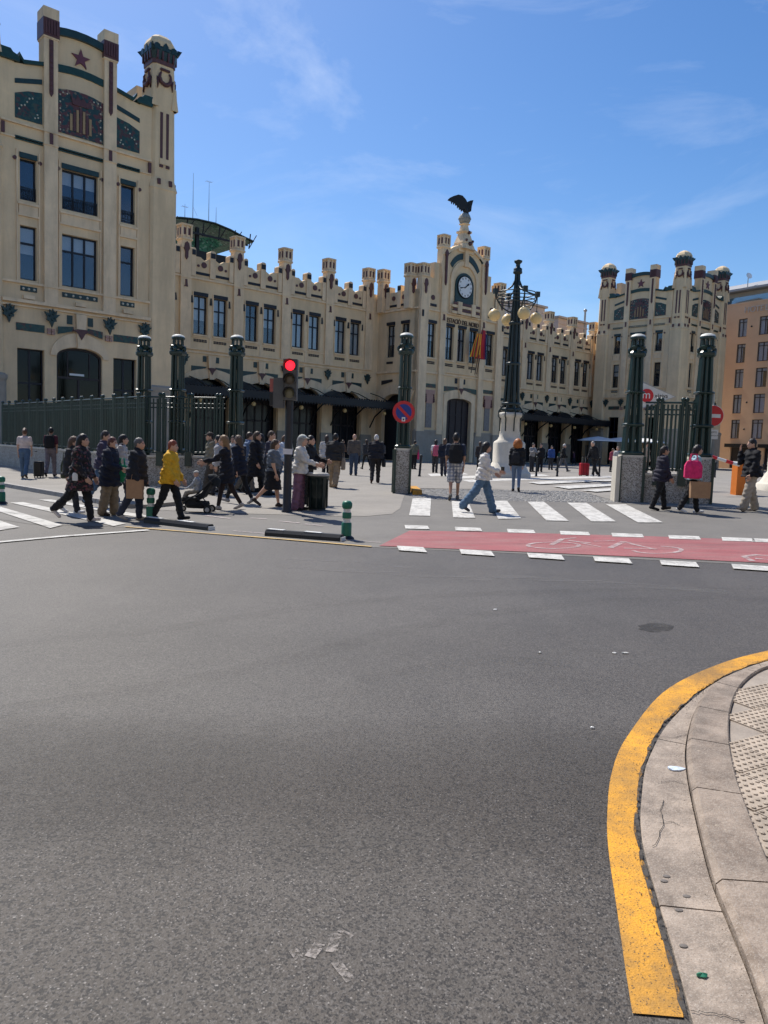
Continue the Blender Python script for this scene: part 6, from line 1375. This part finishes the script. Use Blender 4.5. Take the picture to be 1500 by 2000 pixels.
    if hm < hz-.02:
        t = np.clip((hz+.16-G[..., 2])/(hz+.16-hm), 0, 1); cx = np.where(G[..., 2] < hz, 0, 0)
        q_ = (np.sqrt(((G[..., 0]-cx)/(.13*fat+d+.045*t))**2+(G[..., 1]/(.185*fat+d+.03*t))**2)-1)*.15
        T = smin(T, np.maximum(q_, G[..., 2]-hz-.16), .05)
        if hm < hz-.2:
            T = smin(T, sm([cone(G, J[s_]['hip'], J[s_]['knee'], .10*fat+.02, .085+.02) for s_ in J], .05), .05)
    neckz = neck[2]+.0-np.clip(G[..., 0]-neck[0], -.1, .1)*.35
    T = np.maximum(np.maximum(T, hm-G[..., 2]), G[..., 2]-neckz)
    if topk in ('jacket', 'coat'): T = smin(T, np.maximum(np.abs(cone(G, neck-np.array([0, 0, .05]), neck+np.array([.0, 0, .02]), .078, .075))-.014, G[..., 2]-neck[2]-.045), .02)
    A = arms(G, d*.75, .96) if sleeve == 'long' else arms(G, .014, 0 if sleeve == 'short' else .5)
    if sleeve == 'short':
        A = sm([cone(G, J[s_]['sh'], J[s_]['sh']+(J[s_]['el']-J[s_]['sh'])*.72, .062*fat, .058*fat) for s_ in J], .02)
    F = smin(T, A, .03)+wrinkle(G, .011 if topk != 'tee' else .006)
    emit({'jacket': 'jacket', 'coat': 'coat', 'tee': 'shirt', 'sweater': 'sweater', 'dress': 'dress', 'vest': 'waistcoat'}[topk], F, l_, cloth(top) if isinstance(top, tuple) else top)
    # hair
    if hairk:
        G, l_ = grid(headc[2]-.6, headc[2]+.2); n_ = .009*np.sin(G[..., 0]*90+ph[0])*np.sin(G[..., 1]*80+ph[1])*np.sin(G[..., 2]*50)
        shell = ell(G, headrel(-.011, 0, .014), (.104, .087, .127)); face = ell(G, headrel(.095, 0, -.05), (.078, .075, .105))
        xr = (G[..., 0]-headc[0])*ct+(G[..., 1]-headc[1])*st; zr = G[..., 2]-headc[2]; line = ((-.022+.72*xr) if hairk in ('short', 'bald') else (-.05+.95*xr))-zr
        shell = np.maximum(shell, line)
        Fh = np.maximum(shell, -face)
        if hairk in ('long', 'bob'):
            ln_ = .34 if hairk == 'long' else .14
            Fh = smin(Fh, np.maximum(cone(G, headrel(-.045, 0, .01), headrel(-.125 if hairk == 'long' else -.07, 0, -ln_), .088, .075), -ell(G, headrel(.10, 0, -.06), (.10, .085, .15))), .03)
        elif hairk == 'curly':
            Fh = smin(Fh, np.maximum(ell(G, headrel(-.045, 0, -.04), (.14, .155, .20)), -ell(G, headrel(.12, 0, -.03), (.10, .08, .14))), .03)+.012*np.sin(G[..., 0]*55)*np.sin(G[..., 1]*60+1)*np.sin(G[..., 2]*58+2)
        elif hairk == 'bun': Fh = smin(np.maximum(shell, -face), ell(G, headrel(-.115, 0, .03), (.05, .05, .05)), .02)
        elif hairk == 'bald': Fh = np.maximum(Fh, ell(G, headrel(-.03, 0, -.02), (.10, .10, .085)))
        elif hairk == 'pony': Fh = smin(np.maximum(shell, -face), cone(G, headrel(-.10, 0, .03), headrel(-.14, 0, -.24), .035, .022), .03)
        emit('hair', Fh+n_, l_, mat('hair %.3f %.3f' % (hair[0], hair[1]), hair, .55, .25, 20))
    if hat:
        G, l_ = grid(headc[2]-.1, headc[2]+.25); crown = np.maximum(ell(G, headrel(-.008, 0, .035), (.112, .096, .105)), headc[2]+.045-G[..., 2]); brim = ell(G, headrel(.09, 0, .052), (.085, .075, .014))
        emit('cap', smin(crown, brim, .015), l_, cloth(hat))
    if detail and P0.y < 26:
        for sg in (1, -1):
            fd = Vector(J[sg]['wr']-J[sg]['el']).normalized()
            key = (skin, sg)
            if key not in HANDS:
                q_ = hand_mesh()
                if sg < 0: q_.xf(lambda x, y, z: (x, -y, z)); q_.f = [f[::-1] for f in q_.f]
                HANDS[key] = q_.xf(lambda x, y, z: (y*(-1 if sg > 0 else -1), x*(-sg), z)).mesh('hand', SKIN[skin], True)
            o_ = put('hand', HANDS[key], root, Vector(J[sg]['wr']+np.array(fd)*.02)*S); o_.rotation_mode = 'QUATERNION'; o_.rotation_quaternion = Vector((0, 0, -1)).rotation_difference(fd); o_.scale = (S, S, S)
            put('eye', cached('eye', lambda: MB().ball((0, 0, 0), .011, 8).mesh('eye', BLACK)), root, Vector(headrel(.081, sg*.030, .012))*S)
        put('mouth', cached('mouth', lambda: MB().ball((0, 0, 0), .02, 8, 0, .4, 1, .3).mesh('mouth', mat('lips', (.30, .10, .09), .5))), root, Vector(headrel(.094, 0, -.068))*S)
    W_ = lambda v: P0+Matrix.Rotation(yaw, 3, 'Z')@(Vector(v)*S)
    return dict(root=root, J=J, W=W_, neck=neck, hip=hipc, head=headc, S=S, sh=sh_c, up=up)
WALK = dict(thigh=(.42, -.30), knee=(.12, .28), arm=(-.30, .32), elb=(.25, .35)); WALK2 = dict(thigh=(-.30, .42), knee=(.28, .12), arm=(.32, -.30), elb=(.35, .25))
STEP = dict(thigh=(.24, -.20), knee=(.08, .35), arm=(-.15, .18), elb=(.3, .3)); STEP2 = dict(thigh=(-.20, .24), knee=(.35, .08), arm=(.18, -.15), elb=(.3, .3))
STAND = dict(thigh=(.03, -.03), knee=(.02, .05), arm=(.02, .05), elb=(.25, .3))
def bag(name, label, cat, W, c, size, ma, strap=None, yaw=0., group=None, soft=.25):
    """soft bag: rounded box body and a strap or handle, placed in the wearer's frame"""
    o = thing(name, label, cat, c, yaw, group); x, y, z = size
    put('body', MB().octo([(-z/2, x*.40, x*soft), (-z*.42, x*.5, x*soft), (z*.2, x*.5, x*soft), (z*.45, x*.38, x*soft), (z/2, x*.25, x*soft*.6)]).xf(lambda a, b, h_: (a, b*y/x, h_)).mesh('body', ma, True), o)
    if strap == 'handle':
        for s_ in (-1, 1): put('handle', MB().tube([(-x*.22, s_*y*.2, z*.45), (-x*.16, s_*y*.18, z*.85), (x*.16, s_*y*.18, z*.85), (x*.22, s_*y*.2, z*.45)], .009, 6).mesh('handle', ma), o)
    elif strap == 'pack':
        put('pocket', MB().octo([(-z*.40, x*.3, x*.1), (-z*.05, x*.3, x*.1)]).xf(lambda a, b, h_: (a, b*.4*y/x-y*.45, h_)).mesh('pocket', ma, True), o)
        for s_ in (-1, 1): put('strap', MB().tube([(s_*x*.32, y*.45, -z*.3), (s_*x*.34, y*.5+.06, z*.1), (s_*x*.3, y*.5+.10, z*.42), (s_*x*.25, y*.3, z*.52), (s_*x*.2, y*.1, z*.4)], .016, 6).mesh('strap', ma), o)
    return o
def paper_bag(label, c, yaw, w_=.30, d=.13, h=.36, colr=(.34, .20, .11)):
    o = thing('paper_bag', label, 'bag', c, yaw); pm = mat('kraft paper', colr, .8, .12, 9, .2, 30)
    s_ = MB(); s_.box(-w_/2, w_/2, -d/2, d/2, -h/2, h/2, 0, -.004, .012); put('body', s_.mesh('body', pm), o)
    for e in (-1, 1): put('handle', MB().tube([(-.06, e*d*.4, h*.48), (-.05, e*.03, h*.48+.10), (.05, e*.03, h*.48+.10), (.06, e*d*.4, h*.48)], .006, 5).mesh('handle', pm), o)
    return o
def suitcase(label, loc, yaw, w_, d, h, colr):
    o = thing('suitcase', label, 'suitcase', loc, yaw, 'wheeled suitcases'); cm = mat('case %.2f%.2f' % colr[:2], colr, .45, .1, 6)
    put('shell', MB().octo([(.05, w_*.46, .03), (.08, w_*.5, .04), (h-.04, w_*.5, .04), (h, w_*.45, .04)]).xf(lambda x, y, z: (x, y*d/w_, z)).mesh('shell', cm, True), o)
    for sx in (-1, 1):
        for sy in (-1, 1): put('wheel', MB().lathe([(.03, -.012), (.03, .012)], 10).mesh('wheel', BLACK), o, (sx*w_*.4, sy*d*.35, .03), rot=(PI/2, 0, 0))
        put('groove', MB().box(-.008, .008, -d*.5-.006, -d*.5+.002, .1, h-.08).mesh('groove', BLACK), o, (sx*w_*.2, 0, 0))
        put('handle_rod', MB().tube([(sx*.09, d*.35, h-.02), (sx*.09, d*.35, h+.32)], .008, 6).mesh('handle_rod', STEEL), o)
    put('grip', MB().tube([(-.11, d*.35, h+.33), (.11, d*.35, h+.33)], .014, 6).mesh('grip', BLACK), o)
    return o
RT, LF, AW, TO = 0., PI, PI/2, -PI/2
NAVY = (.012, .014, .026); BLK = (.010, .010, .012); CHAR = (.03, .03, .034); JEAN = (.07, .12, .20); KHAKI = (.20, .15, .10); CREAMC = (.60, .56, .50); BRN = (.045, .025, .015); DKH = (.012, .009, .008); GREY = (.22, .21, .21); WHT = (.66, .65, .64)
FLOR = mat('floral coat', (.016, .014, .016), .85, .2, 6, .2, 40, speck=[((.20, .06, .07), 26, .80, .84, .7), ((.12, .10, .08), 34, .86, .88, .6)])
PLAID = None
def plaid():
    mt = mat('plaid cotton', (.52, .50, .48), .85, .06, 5); n = mt.node_tree; ns = n.nodes; lk = n.links.new
    tcn = ns.new('ShaderNodeTexCoord'); outs = []
    for ax in ('X', 'Z', 'Y'):
        wv = ns.new('ShaderNodeTexWave'); wv.bands_direction = ax; wv.inputs['Scale'].default_value = 3.6; lk(tcn.outputs['Object'], wv.inputs['Vector']); mr = ns.new('ShaderNodeMapRange'); mr.inputs['From Min'].default_value = .6; mr.inputs['From Max'].default_value = .75; mr.inputs['To Max'].default_value = .6; lk(wv.outputs['Fac'], mr.inputs['Value']); outs.append(mr.outputs['Result'])
    prev = None
    for o_ in outs:
        q_ = ns.new('ShaderNodeMix'); q_.data_type = 'RGBA'; q_.inputs['B'].default_value = (.10, .12, .18, 1); q_.inputs['A'].default_value = (.52, .5, .48, 1)
        if prev: lk(prev, q_.inputs['A'])
        lk(o_, q_.inputs['Factor']); prev = q_.outputs['Result']
    lk(prev, ns['Principled BSDF'].inputs['Base Color']); return mt
cr0 = random.Random(4)
# ---- on the left pavement
p = person(48, 934, 1.66, R(105), 'woman in white top and jeans walking away along the left fence', (.60, .50, .46), JEAN, (.10, .05, .03), (.10, .07, .05), 'tee', 'trousers', 'bun', sleeve='short', dz=.1, **STEP)
suitcase('black wheeled suitcase between two walkers beside the left fence', at(76, 933, .1), R(100), .42, .26, .56, (.012, .012, .014))
p = person(99, 931, 1.70, R(100), 'man in maroon shirt with black backpack walking along the left fence', (.10, .025, .035), (.16, .14, .16), DKH, BLK, 'tee', 'trousers', 'short', sleeve='short', skin=1, dz=.1, **STEP2)
bag('backpack', 'black backpack on the man in the maroon shirt', 'backpack', p['W'], p['W']((-.19, 0, p['hip'][2]+.30)), (.32, .20, .46), cloth(BLK), 'pack', R(10))
# ---- the walking group on the crossing
p = person(140, 1003, 1.60, R(-5), 'long-haired woman half hidden behind the floral coat', CHAR, CHAR, (.09, .05, .03), WHT, 'jacket', 'trousers', 'long', **STEP2)
bag('shoulder_bag', 'olive green shoulder bag behind the floral coat', 'bag', p['W'], p['W']((-.20, .12, p['hip'][2]+.06)), (.26, .16, .40), cloth((.06, .07, .04)), 'handle', R(80))
p = person(157, 1019, 1.66, R(-4), 'woman in long dark floral coat and trainers leading the walkers', FLOR, BLK, DKH, (.50, .45, .42), 'coat', 'trousers', 'long', bulk=.14, hem=.62, thigh=(.22, -.42), knee=(.05, .42), arm=(.05, .15), elb=(.5, .5))
bag('handbag', 'small white pouch hanging on the floral coat', 'bag', p['W'], p['W']((.02, -.27, p['hip'][2]-.03)), (.10, .03, .15), cloth(WHT), None, R(0))
p = person(201, 990, 1.72, R(0), 'man in plum jacket half hidden behind the navy coat', (.05, .04, .07), JEAN, (.03, .02, .015), BLK, 'jacket', 'trousers', 'short', **WALK)
p = person(214, 1007, 1.60, R(-2), 'stout person in navy coat and khaki trousers wearing a white mask', NAVY, KHAKI, (.09, .03, .02), (.03, .02, .015), 'coat', 'wide', 'short', bulk=.22, hem=.66, thigh=(.10, -.10), knee=(.05, .1), arm=(.20, .30), elb=(1.1, 1.0))
put('mask', MB().ball((0, 0, 0), .05, 10, 0, .6, 1, .9).mesh('mask', cloth(WHT)), p['root'], Vector(p['head']+np.array([.085, 0, -.055]))*p['S'])
bag('carrier_bag', 'bright green plastic carrier bag beside the navy coat', 'bag', p['W'], p['W']((.24, .10, p['hip'][2]-.0)), (.24, .12, .36), mat('green polythene', (.01, .22, .10), .35, .2, 12), 'handle', R(0))
p = person(236, 985, 1.64, R(10), 'dark-haired woman in pale coat behind the navy coat', (.42, .38, .35), CHAR, DKH, BLK, 'coat', 'trousers', 'bob', hem=.7, **STEP)
p = person(266, 1017, 1.60, R(-3), 'grey-haired man in dark jacket and jeans carrying a paper bag', (.014, .016, .022), (.02, .025, .045), (.10, .09, .085), (.30, .28, .26), 'jacket', 'trousers', 'short', bulk=.22, hem=.74, thigh=(.05, -.25), knee=(.05, .25), arm=(.05, .1), elb=(.2, .2))
paper_bag('brown paper shopping bag held by the grey-haired man', p['W']((.06, -.24, p['hip'][2]-.26)), R(5))
p = person(331, 1017, 1.56, R(-6), 'red-haired woman in bright yellow jacket and black trousers', (.62, .34, .020), BLK, (.22, .05, .02), BLK, 'jacket', 'trousers', 'short', bulk=.10, hem=.80, thigh=(.30, -.28), knee=(.08, .20), arm=(.10, .05), elb=(.5, .6))
# ---- stroller with a child, pushed towards the left
sc0 = at(385, 1001); stl = thing('stroller', 'black baby stroller pushed by the blonde woman', 'stroller', sc0, R(178)); stl.scale = (.84, .84, .84)
SB_ = cloth((.012, .013, .016))
for x, y, r_ in ((.42, -.2, .075), (.42, .2, .075), (-.32, -.22, .10), (-.32, .22, .10)):
    wv = put('wheel', MB().lathe([(r_, -.018), (r_+.006, 0), (r_, .018)], 14).mesh('wheel', BLACK), stl, (x, y, r_), rot=(PI/2, 0, 0)); put('hub', MB().lathe([(r_*.6, -.022), (r_*.6, .022)], 10).mesh('hub', mat('hub grey', (.45, .44, .42), .5)), wv)
for y in (-.21, .21): put('frame', MB().tube([(.42, y, .10), (.20, y, .34), (-.10, y, .52), (-.45, y, .90), (-.62, y, 1.0)], .016, 6).tube([(-.32, y, .12), (-.05, y, .40), (.12, y, .36)], .016, 6).mesh('frame', BLACK), stl)
put('handle', MB().tube([(-.62, -.21, 1.0), (-.66, 0, 1.02), (-.62, .21, 1.0)], .018, 6).mesh('handle', BLACK), stl)
put('seat', MB().prism([(.35, .30), (.05, .28), (-.20, .40), (-.42, .80), (-.36, .84), (-.12, .48), (.05, .38), (.33, .40)], -.19, .19).mesh('seat', SB_), stl)
put('basket', MB().octo([(.12, .22, .08), (.22, .27, .08), (.30, .25, .08)]).xf(lambda x, y, z: (x*1.1, y*.75, z)).mesh('basket', SB_, True), stl)
put('hood', MB().tube([(-.44, 0, .72), (-.46, 0, .82), (-.40, 0, .92), (-.28, 0, .95)], [.14, .15, .12, .05], 12).mesh('hood', cloth((.012, .016, .02))), stl)
ch = person(0, 0, .74, R(178), 'small child in pale cap sitting in the stroller', (.30, .32, .34), (.25, .23, .2), (.3, .2, .1), (.5, .48, .45), 'sweater', 'trousers', None, thigh=(1.35, 1.3), knee=(.9, .8), arm=(.5, .5), elb=(.6, .6), hat=(.45, .44, .40), res=.03, loc=sc0+Vector((.0, 0, .16)), detail=False)
p = person(441, 996, 1.66, R(183), 'blonde woman in black dress and tights pushing the stroller', (.012, .012, .018), (.022, .014, .014), (.22, .13, .06), (.35, .33, .32), 'dress', 'tights', 'long', hem=.62, thigh=(.22, -.26), knee=(.06, .30), arm=(.75, .70), elb=(.55, .6), lean=.08)
p = person(412, 963, 1.72, R(-160), 'man in khaki field jacket and dark cap behind the stroller', (.17, .15, .11), (.06, .05, .04), DKH, BLK, 'jacket', 'wide', 'short', hat=(.03, .022, .02), bulk=.1, **STEP)
p = person(466, 984, 1.66, R(150), 'brown-haired woman in navy coat walking behind the stroller pusher', NAVY, BLK, (.10, .06, .035), (.3, .28, .27), 'jacket', 'tights', 'long', hem=.72, **WALK)
p = person(497, 966, 1.76, R(-20), 'person in long black coat with pale bag among the crowd', (.012, .013, .018), BLK, (.06, .035, .02), BLK, 'coat', 'trousers', 'bob', hem=.5, bulk=.08, **STEP)
bag('shoulder_bag', 'pale grey shoulder bag on the long black coat', 'bag', p['W'], p['W']((.10, .24, p['hip'][2]+.05)), (.22, .10, .26), cloth((.4, .38, .37)), 'handle', R(20))
p = person(524, 968, 1.78, R(-10), 'short-haired man in dark shirt beside the long black coat', (.03, .03, .05), CHAR, (.06, .035, .02), BLK, 'tee', 'trousers', 'short', sleeve='short', **STAND)
p = person(531, 991, 1.58, R(0), 'stout woman in grey blouse and black skirt with bare calves', (.10, .115, .14), BLK, (.06, .035, .025), (.04, .03, .03), 'sweater', 'skirt', 'bob', bulk=.30, hem=.46, sleeve='short', thigh=(.20, -.30), knee=(.05, .45), arm=(-.05, .1), elb=(.15, .2))
put('bag_strap', MB().tube([(.14, -.16, .86), (.17, 0, 1.08), (.03, .16, 1.34), (-.14, .02, 1.14), (-.12, -.16, .88)], .012, 6).mesh('bag_strap', BLACK), p['root'])
p = person(583, 997, 1.70, R(-5), 'older woman in cream hoodie, pale cap and mauve trousers', CREAMC, (.20, .10, .15), (.30, .28, .26), (.02, .015, .015), 'sweater', 'wide', 'bob', bulk=.06, hem=.86, hat=(.42, .44, .40), arm=(.45, .5), elb=(.8, .8), thigh=(.03, -.05), knee=(.02, .05))
p = person(600, 985, 1.68, R(-20), 'dark-haired person in black behind the cream hoodie', BLK, BLK, DKH, BLK, 'jacket', 'trousers', 'short', arm=(.5, .4), elb=(.9, .9), thigh=(.02, -.02), knee=(0, 0))
for x, y, h_, yw, lb, c, b_, hk, ps in ((428, 968, 1.64, 170, 'woman in grey cardigan half hidden behind the stroller pusher', (.34, .33, .34), CHAR, 'bob', STEP), (482, 962, 1.74, 10, 'man in denim jacket half hidden behind the navy coat walker', (.12, .17, .27), (.16, .14, .12), 'short', STEP2), (510, 958, 1.70, 190, 'person in charcoal parka behind the short-haired man', (.04, .04, .045), BLK, 'bob', STAND), (552, 952, 1.66, -30, 'woman in pale blue shirt behind the traffic light post', (.45, .50, .58), (.07, .10, .17), 'long', STEP), (636, 938, 1.68, 95, 'woman in black and white walking away past the bin', (.48, .46, .44), BLK, 'long', STEP2), (455, 955, 1.62, -100, 'child-sized person in white top behind the navy coat walker', (.5, .49, .48), JEAN, 'bob', STAND)):
    person(x, y, h_, R(yw), lb, c, b_, cr0.choice([DKH, BRN, (.12, .07, .04)]), BLK, 'jacket', 'trousers', hk, **ps)
# ---- forecourt
p = person(652, 953, 1.74, R(80), 'man in dark jacket and tan trousers walking away with a carrier bag', (.03, .028, .028), (.30, .22, .14), (.02, .015, .012), (.03, .02, .02), 'jacket', 'wide', 'short', bulk=.14, **STEP)
bag('carrier_bag', 'tan carrier bag held by the man in tan trousers', 'bag', p['W'], p['W']((.02, -.28, p['hip'][2]-.15)), (.26, .12, .40), cloth((.24, .19, .14)), 'handle', R(80))
p = person(690, 929, 1.80, R(-85), 'grey-haired man in brown waistcoat and jeans facing the street', (.09, .075, .065), (.04, .06, .10), (.35, .33, .31), BLK, 'vest', 'trousers', 'bald', bulk=.1, **STAND)
p = person(732, 944, 1.72, R(88), 'white-haired man in dark suit walking away with a briefcase', (.018, .018, .024), (.02, .018, .02), (.55, .52, .48), (.05, .02, .015), 'jacket', 'trousers', 'short', bulk=.12, **STEP2)
bag('briefcase', 'black leather bag held by the white-haired man', 'bag', p['W'], p['W']((.03, -.30, p['hip'][2]-.20)), (.30, .12, .28), cloth(BLK), 'handle', R(85))
p = person(715, 918, 1.68, R(120), 'woman in black walking near the white-haired man', CHAR, BLK, BRN, BLK, 'jacket', 'tights', 'long', **WALK)
p = person(808, 917, 1.72, R(60), 'man in olive jacket beside the slim gate post', (.12, .12, .09), BLK, DKH, BLK, 'jacket', 'trousers', 'short', bulk=.1, **STAND)
bag('carrier_bag', 'bright pink bag held by the man in the olive jacket', 'bag', p['W'], p['W']((.0, .05-.33, p['hip'][2]-.12)), (.18, .08, .42), cloth((.55, .03, .12)), 'handle', R(60))
p = person(849, 924, 1.70, R(75), 'woman in white top with pink rucksack near the station door', WHT, CHAR, DKH, BLK, 'tee', 'trousers', 'bob', sleeve='short', **STAND)
bag('backpack', 'pink rucksack on the woman in white near the door', 'backpack', p['W'], p['W']((-.18, -.08, p['hip'][2]+.22)), (.36, .20, .55), cloth((.42, .08, .14)), 'pack', R(-15))
p = person(866, 931, 1.68, R(80), 'person in navy with tan satchel behind the plaid shorts', NAVY, (.02, .022, .04), (.13, .07, .04), BLK, 'jacket', 'trousers', 'bob', bulk=.1, **STEP)
bag('satchel', 'round tan leather satchel beside the plaid shorts', 'bag', p['W'], p['W']((-.10, -.27, p['hip'][2]+.1)), (.30, .14, .28), cloth((.32, .16, .07)), 'handle', R(80))
p = person(886, 977, 1.80, R(86), 'man in navy shirt and plaid shorts walking into the forecourt', (.02, .028, .05), plaid(), DKH, (.12, .11, .10), 'tee', 'shorts', 'short', sleeve='short', skin=1, bulk=.08, **STEP2)
bag('backpack', 'black backpack on the man in plaid shorts', 'backpack', p['W'], p['W']((-.23, 0, p['hip'][2]+.27)), (.36, .22, .52), cloth(BLK), 'pack', R(-4))
p = person(936, 922, 1.70, R(100), 'dark-haired woman in black by the lamp pedestal', (.03, .025, .025), BLK, BRN, BLK, 'jacket', 'trousers', 'long', **STAND)
p = person(941, 1002, 1.60, R(-3), 'woman in white sweater and blue jeans striding over the zebra crossing', (.64, .60, .55), (.085, .15, .235), (.012, .010, .010), (.06, .06, .07), 'sweater', 'wide', 'long', bulk=.04, hem=.80, thigh=(.34, -.46), knee=(.06, .22), arm=(.15, .30), elb=(.9, 1.0), lean=.02, skin=2)
ph = thing('phone', 'small dark phone in the hand of the striding woman', 'phone', p['W'](tuple(p['J'][-1]['wr']+np.array([.10, .02, .03]))), 0); put('case', MB().box(-.04, .04, -.006, .006, -.07, .07).mesh('case', BLACK), ph); put('screen', MB().box(-.035, .035, -.0085, -.0065, -.064, .064).mesh('screen', mat('phone glass', (.02, .02, .025), .15)), ph)
p = person(1007, 961, 1.64, R(80), 'woman with big orange curls and black jacket walking away', BLK, (.12, .17, .26), (.36, .11, .02), BLK, 'jacket', 'tights', 'curly', **STEP)
bag('backpack', 'small black rucksack under the orange curls', 'backpack', p['W'], p['W']((-.20, .06, p['hip'][2]+.20)), (.26, .16, .36), cloth((.02, .02, .024)), 'pack', R(-10))
# ---- by the café
p = person(1038, 922, 1.72, R(-60), 'man in grey patterned jumper with folded arms behind the lamp', (.24, .23, .23), CHAR, DKH, BLK, 'sweater', 'trousers', 'short', arm=(.4, .4), elb=(1.6, 1.6), thigh=(.0, 0), knee=(0, 0))
p = person(1054, 922, 1.70, R(-90), 'dark figure in black beside the grey jumper', BLK, BLK, DKH, BLK, 'jacket', 'trousers', 'short', **STAND)
p = person(1075, 918, 1.70, R(-80), 'person in blue jacket with pale bag before the right arches', (.03, .07, .22), CHAR, DKH, BLK, 'jacket', 'trousers', 'short', **STAND)
p = person(1098, 922, 1.74, R(-20), 'white-haired man in dark coat and red scarf walking right', BLK, (.10, .10, .11), (.5, .48, .45), BLK, 'jacket', 'trousers', 'short', **WALK)
p = person(1160, 931, 1.74, R(-150), 'man in black with white sleeves leaning over the red suitcase', BLK, BLK, (.3, .28, .25), WHT, 'jacket', 'trousers', 'short', lean=.25, **STEP)
suitcase('bright red wheeled suitcase in the forecourt', at(1140, 930), R(10), .46, .26, .66, (.40, .012, .025))
p = person(1204, 925, 1.70, R(-120), 'woman in pale top and light jeans near the metro gate post', (.42, .40, .40), (.22, .26, .34), (.3, .22, .16), BLK, 'sweater', 'trousers', 'short', **STEP)
p = person(1194, 922, 1.68, R(-60), 'person in rose jacket behind the pale top', (.34, .06, .09), CHAR, BRN, BLK, 'jacket', 'trousers', 'bob', **STAND)
p = person(1258, 940, 1.66, R(-40), 'person in beige seen through the gate bars', (.36, .28, .22), (.1, .09, .08), BRN, BLK, 'jacket', 'trousers', 'short', **STAND)
# ---- right foreground
p = person(1287, 997, 1.56, R(-2), 'woman in dark navy sweater and black trousers passing the gate plinth', (.018, .016, .030), BLK, (.014, .010, .010), BLK, 'sweater', 'trousers', 'pony', bulk=.18, hem=.78, thigh=(.22, -.20), knee=(.05, .12), arm=(-.1, .15), elb=(.2, .35), skin=1)
p = person(1350, 1003, 1.60, R(-5), 'woman in light blue jumper and white trainers passing the gate', (.30, .46, .52), BLK, (.014, .010, .010), (.62, .61, .60), 'sweater', 'trousers', 'long', hem=.86, thigh=(.20, -.28), knee=(.05, .2), arm=(.05, .0), elb=(.15, .2), skin=2)
bag('tote_bag', 'hot pink tote bag on the shoulder of the light blue jumper', 'bag', p['W'], p['W']((-.10, -.24, p['hip'][2]+.18)), (.40, .16, .42), cloth((.62, .025, .13)), 'handle', R(0))
paper_bag('large kraft paper bag carried by the woman in light blue', p['W']((.10, -.22, p['hip'][2]-.32)), R(-4), .44, .16, .38, (.36, .22, .13))
p = person(1463, 999, 1.76, R(183), 'man in black jacket and beige trousers raising a hand to his mouth', (.008, .008, .011), (.34, .29, .23), DKH, (.30, .28, .26), 'jacket', 'wide', 'short', bulk=.12, hem=.84, thigh=(.26, -.16), knee=(.08, .12), arm=(.1, .62), elb=(.3, 2.45))
# ---- crowd under the canopies, dark and far
cr_ = random.Random(21)
crowd = [(545, 903, 'man in white shirt', (.55, .56, .62)), (567, 905, 'person in cream', (.45, .40, .32)), (612, 905, 'person in teal', (.03, .10, .12)), (626, 908, 'person in dark blue', (.03, .05, .11)), (640, 905, 'person in grey', (.12, .12, .13)), (668, 906, 'person in brown', (.10, .06, .04)), (745, 910, 'person in charcoal', (.05, .05, .055)), (780, 908, 'person in olive', (.06, .06, .04)), (1068, 906, 'person in black', (.02, .02, .022)), (1120, 908, 'person in plum', (.08, .03, .06)), (1228, 908, 'person in slate', (.10, .12, .15)), (590, 907, 'person in wine red', (.12, .03, .04)), (700, 906, 'person in beige', (.25, .2, .16)), (1090, 907, 'person in green', (.03, .08, .05))]
for k, (x, y, lb, c) in enumerate(crowd):
    person(x, y, cr_.uniform(1.62, 1.80), cr_.uniform(0, 6.28), lb+' in the far crowd before the '+('left' if x < 900 else 'right')+' arches', c, cr_.choice([CHAR, NAVY, (.10, .09, .08)]), cr_.choice([DKH, BRN, (.2, .15, .1)]), BLK, cr_.choice(['jacket', 'sweater']), 'trousers', cr_.choice(['short', 'bob']), res=.045, detail=False, group='far crowd before the arches', **cr_.choice([STAND, STEP, STEP2]))
print('people', time.time()-T0, len(bpy.data.objects))
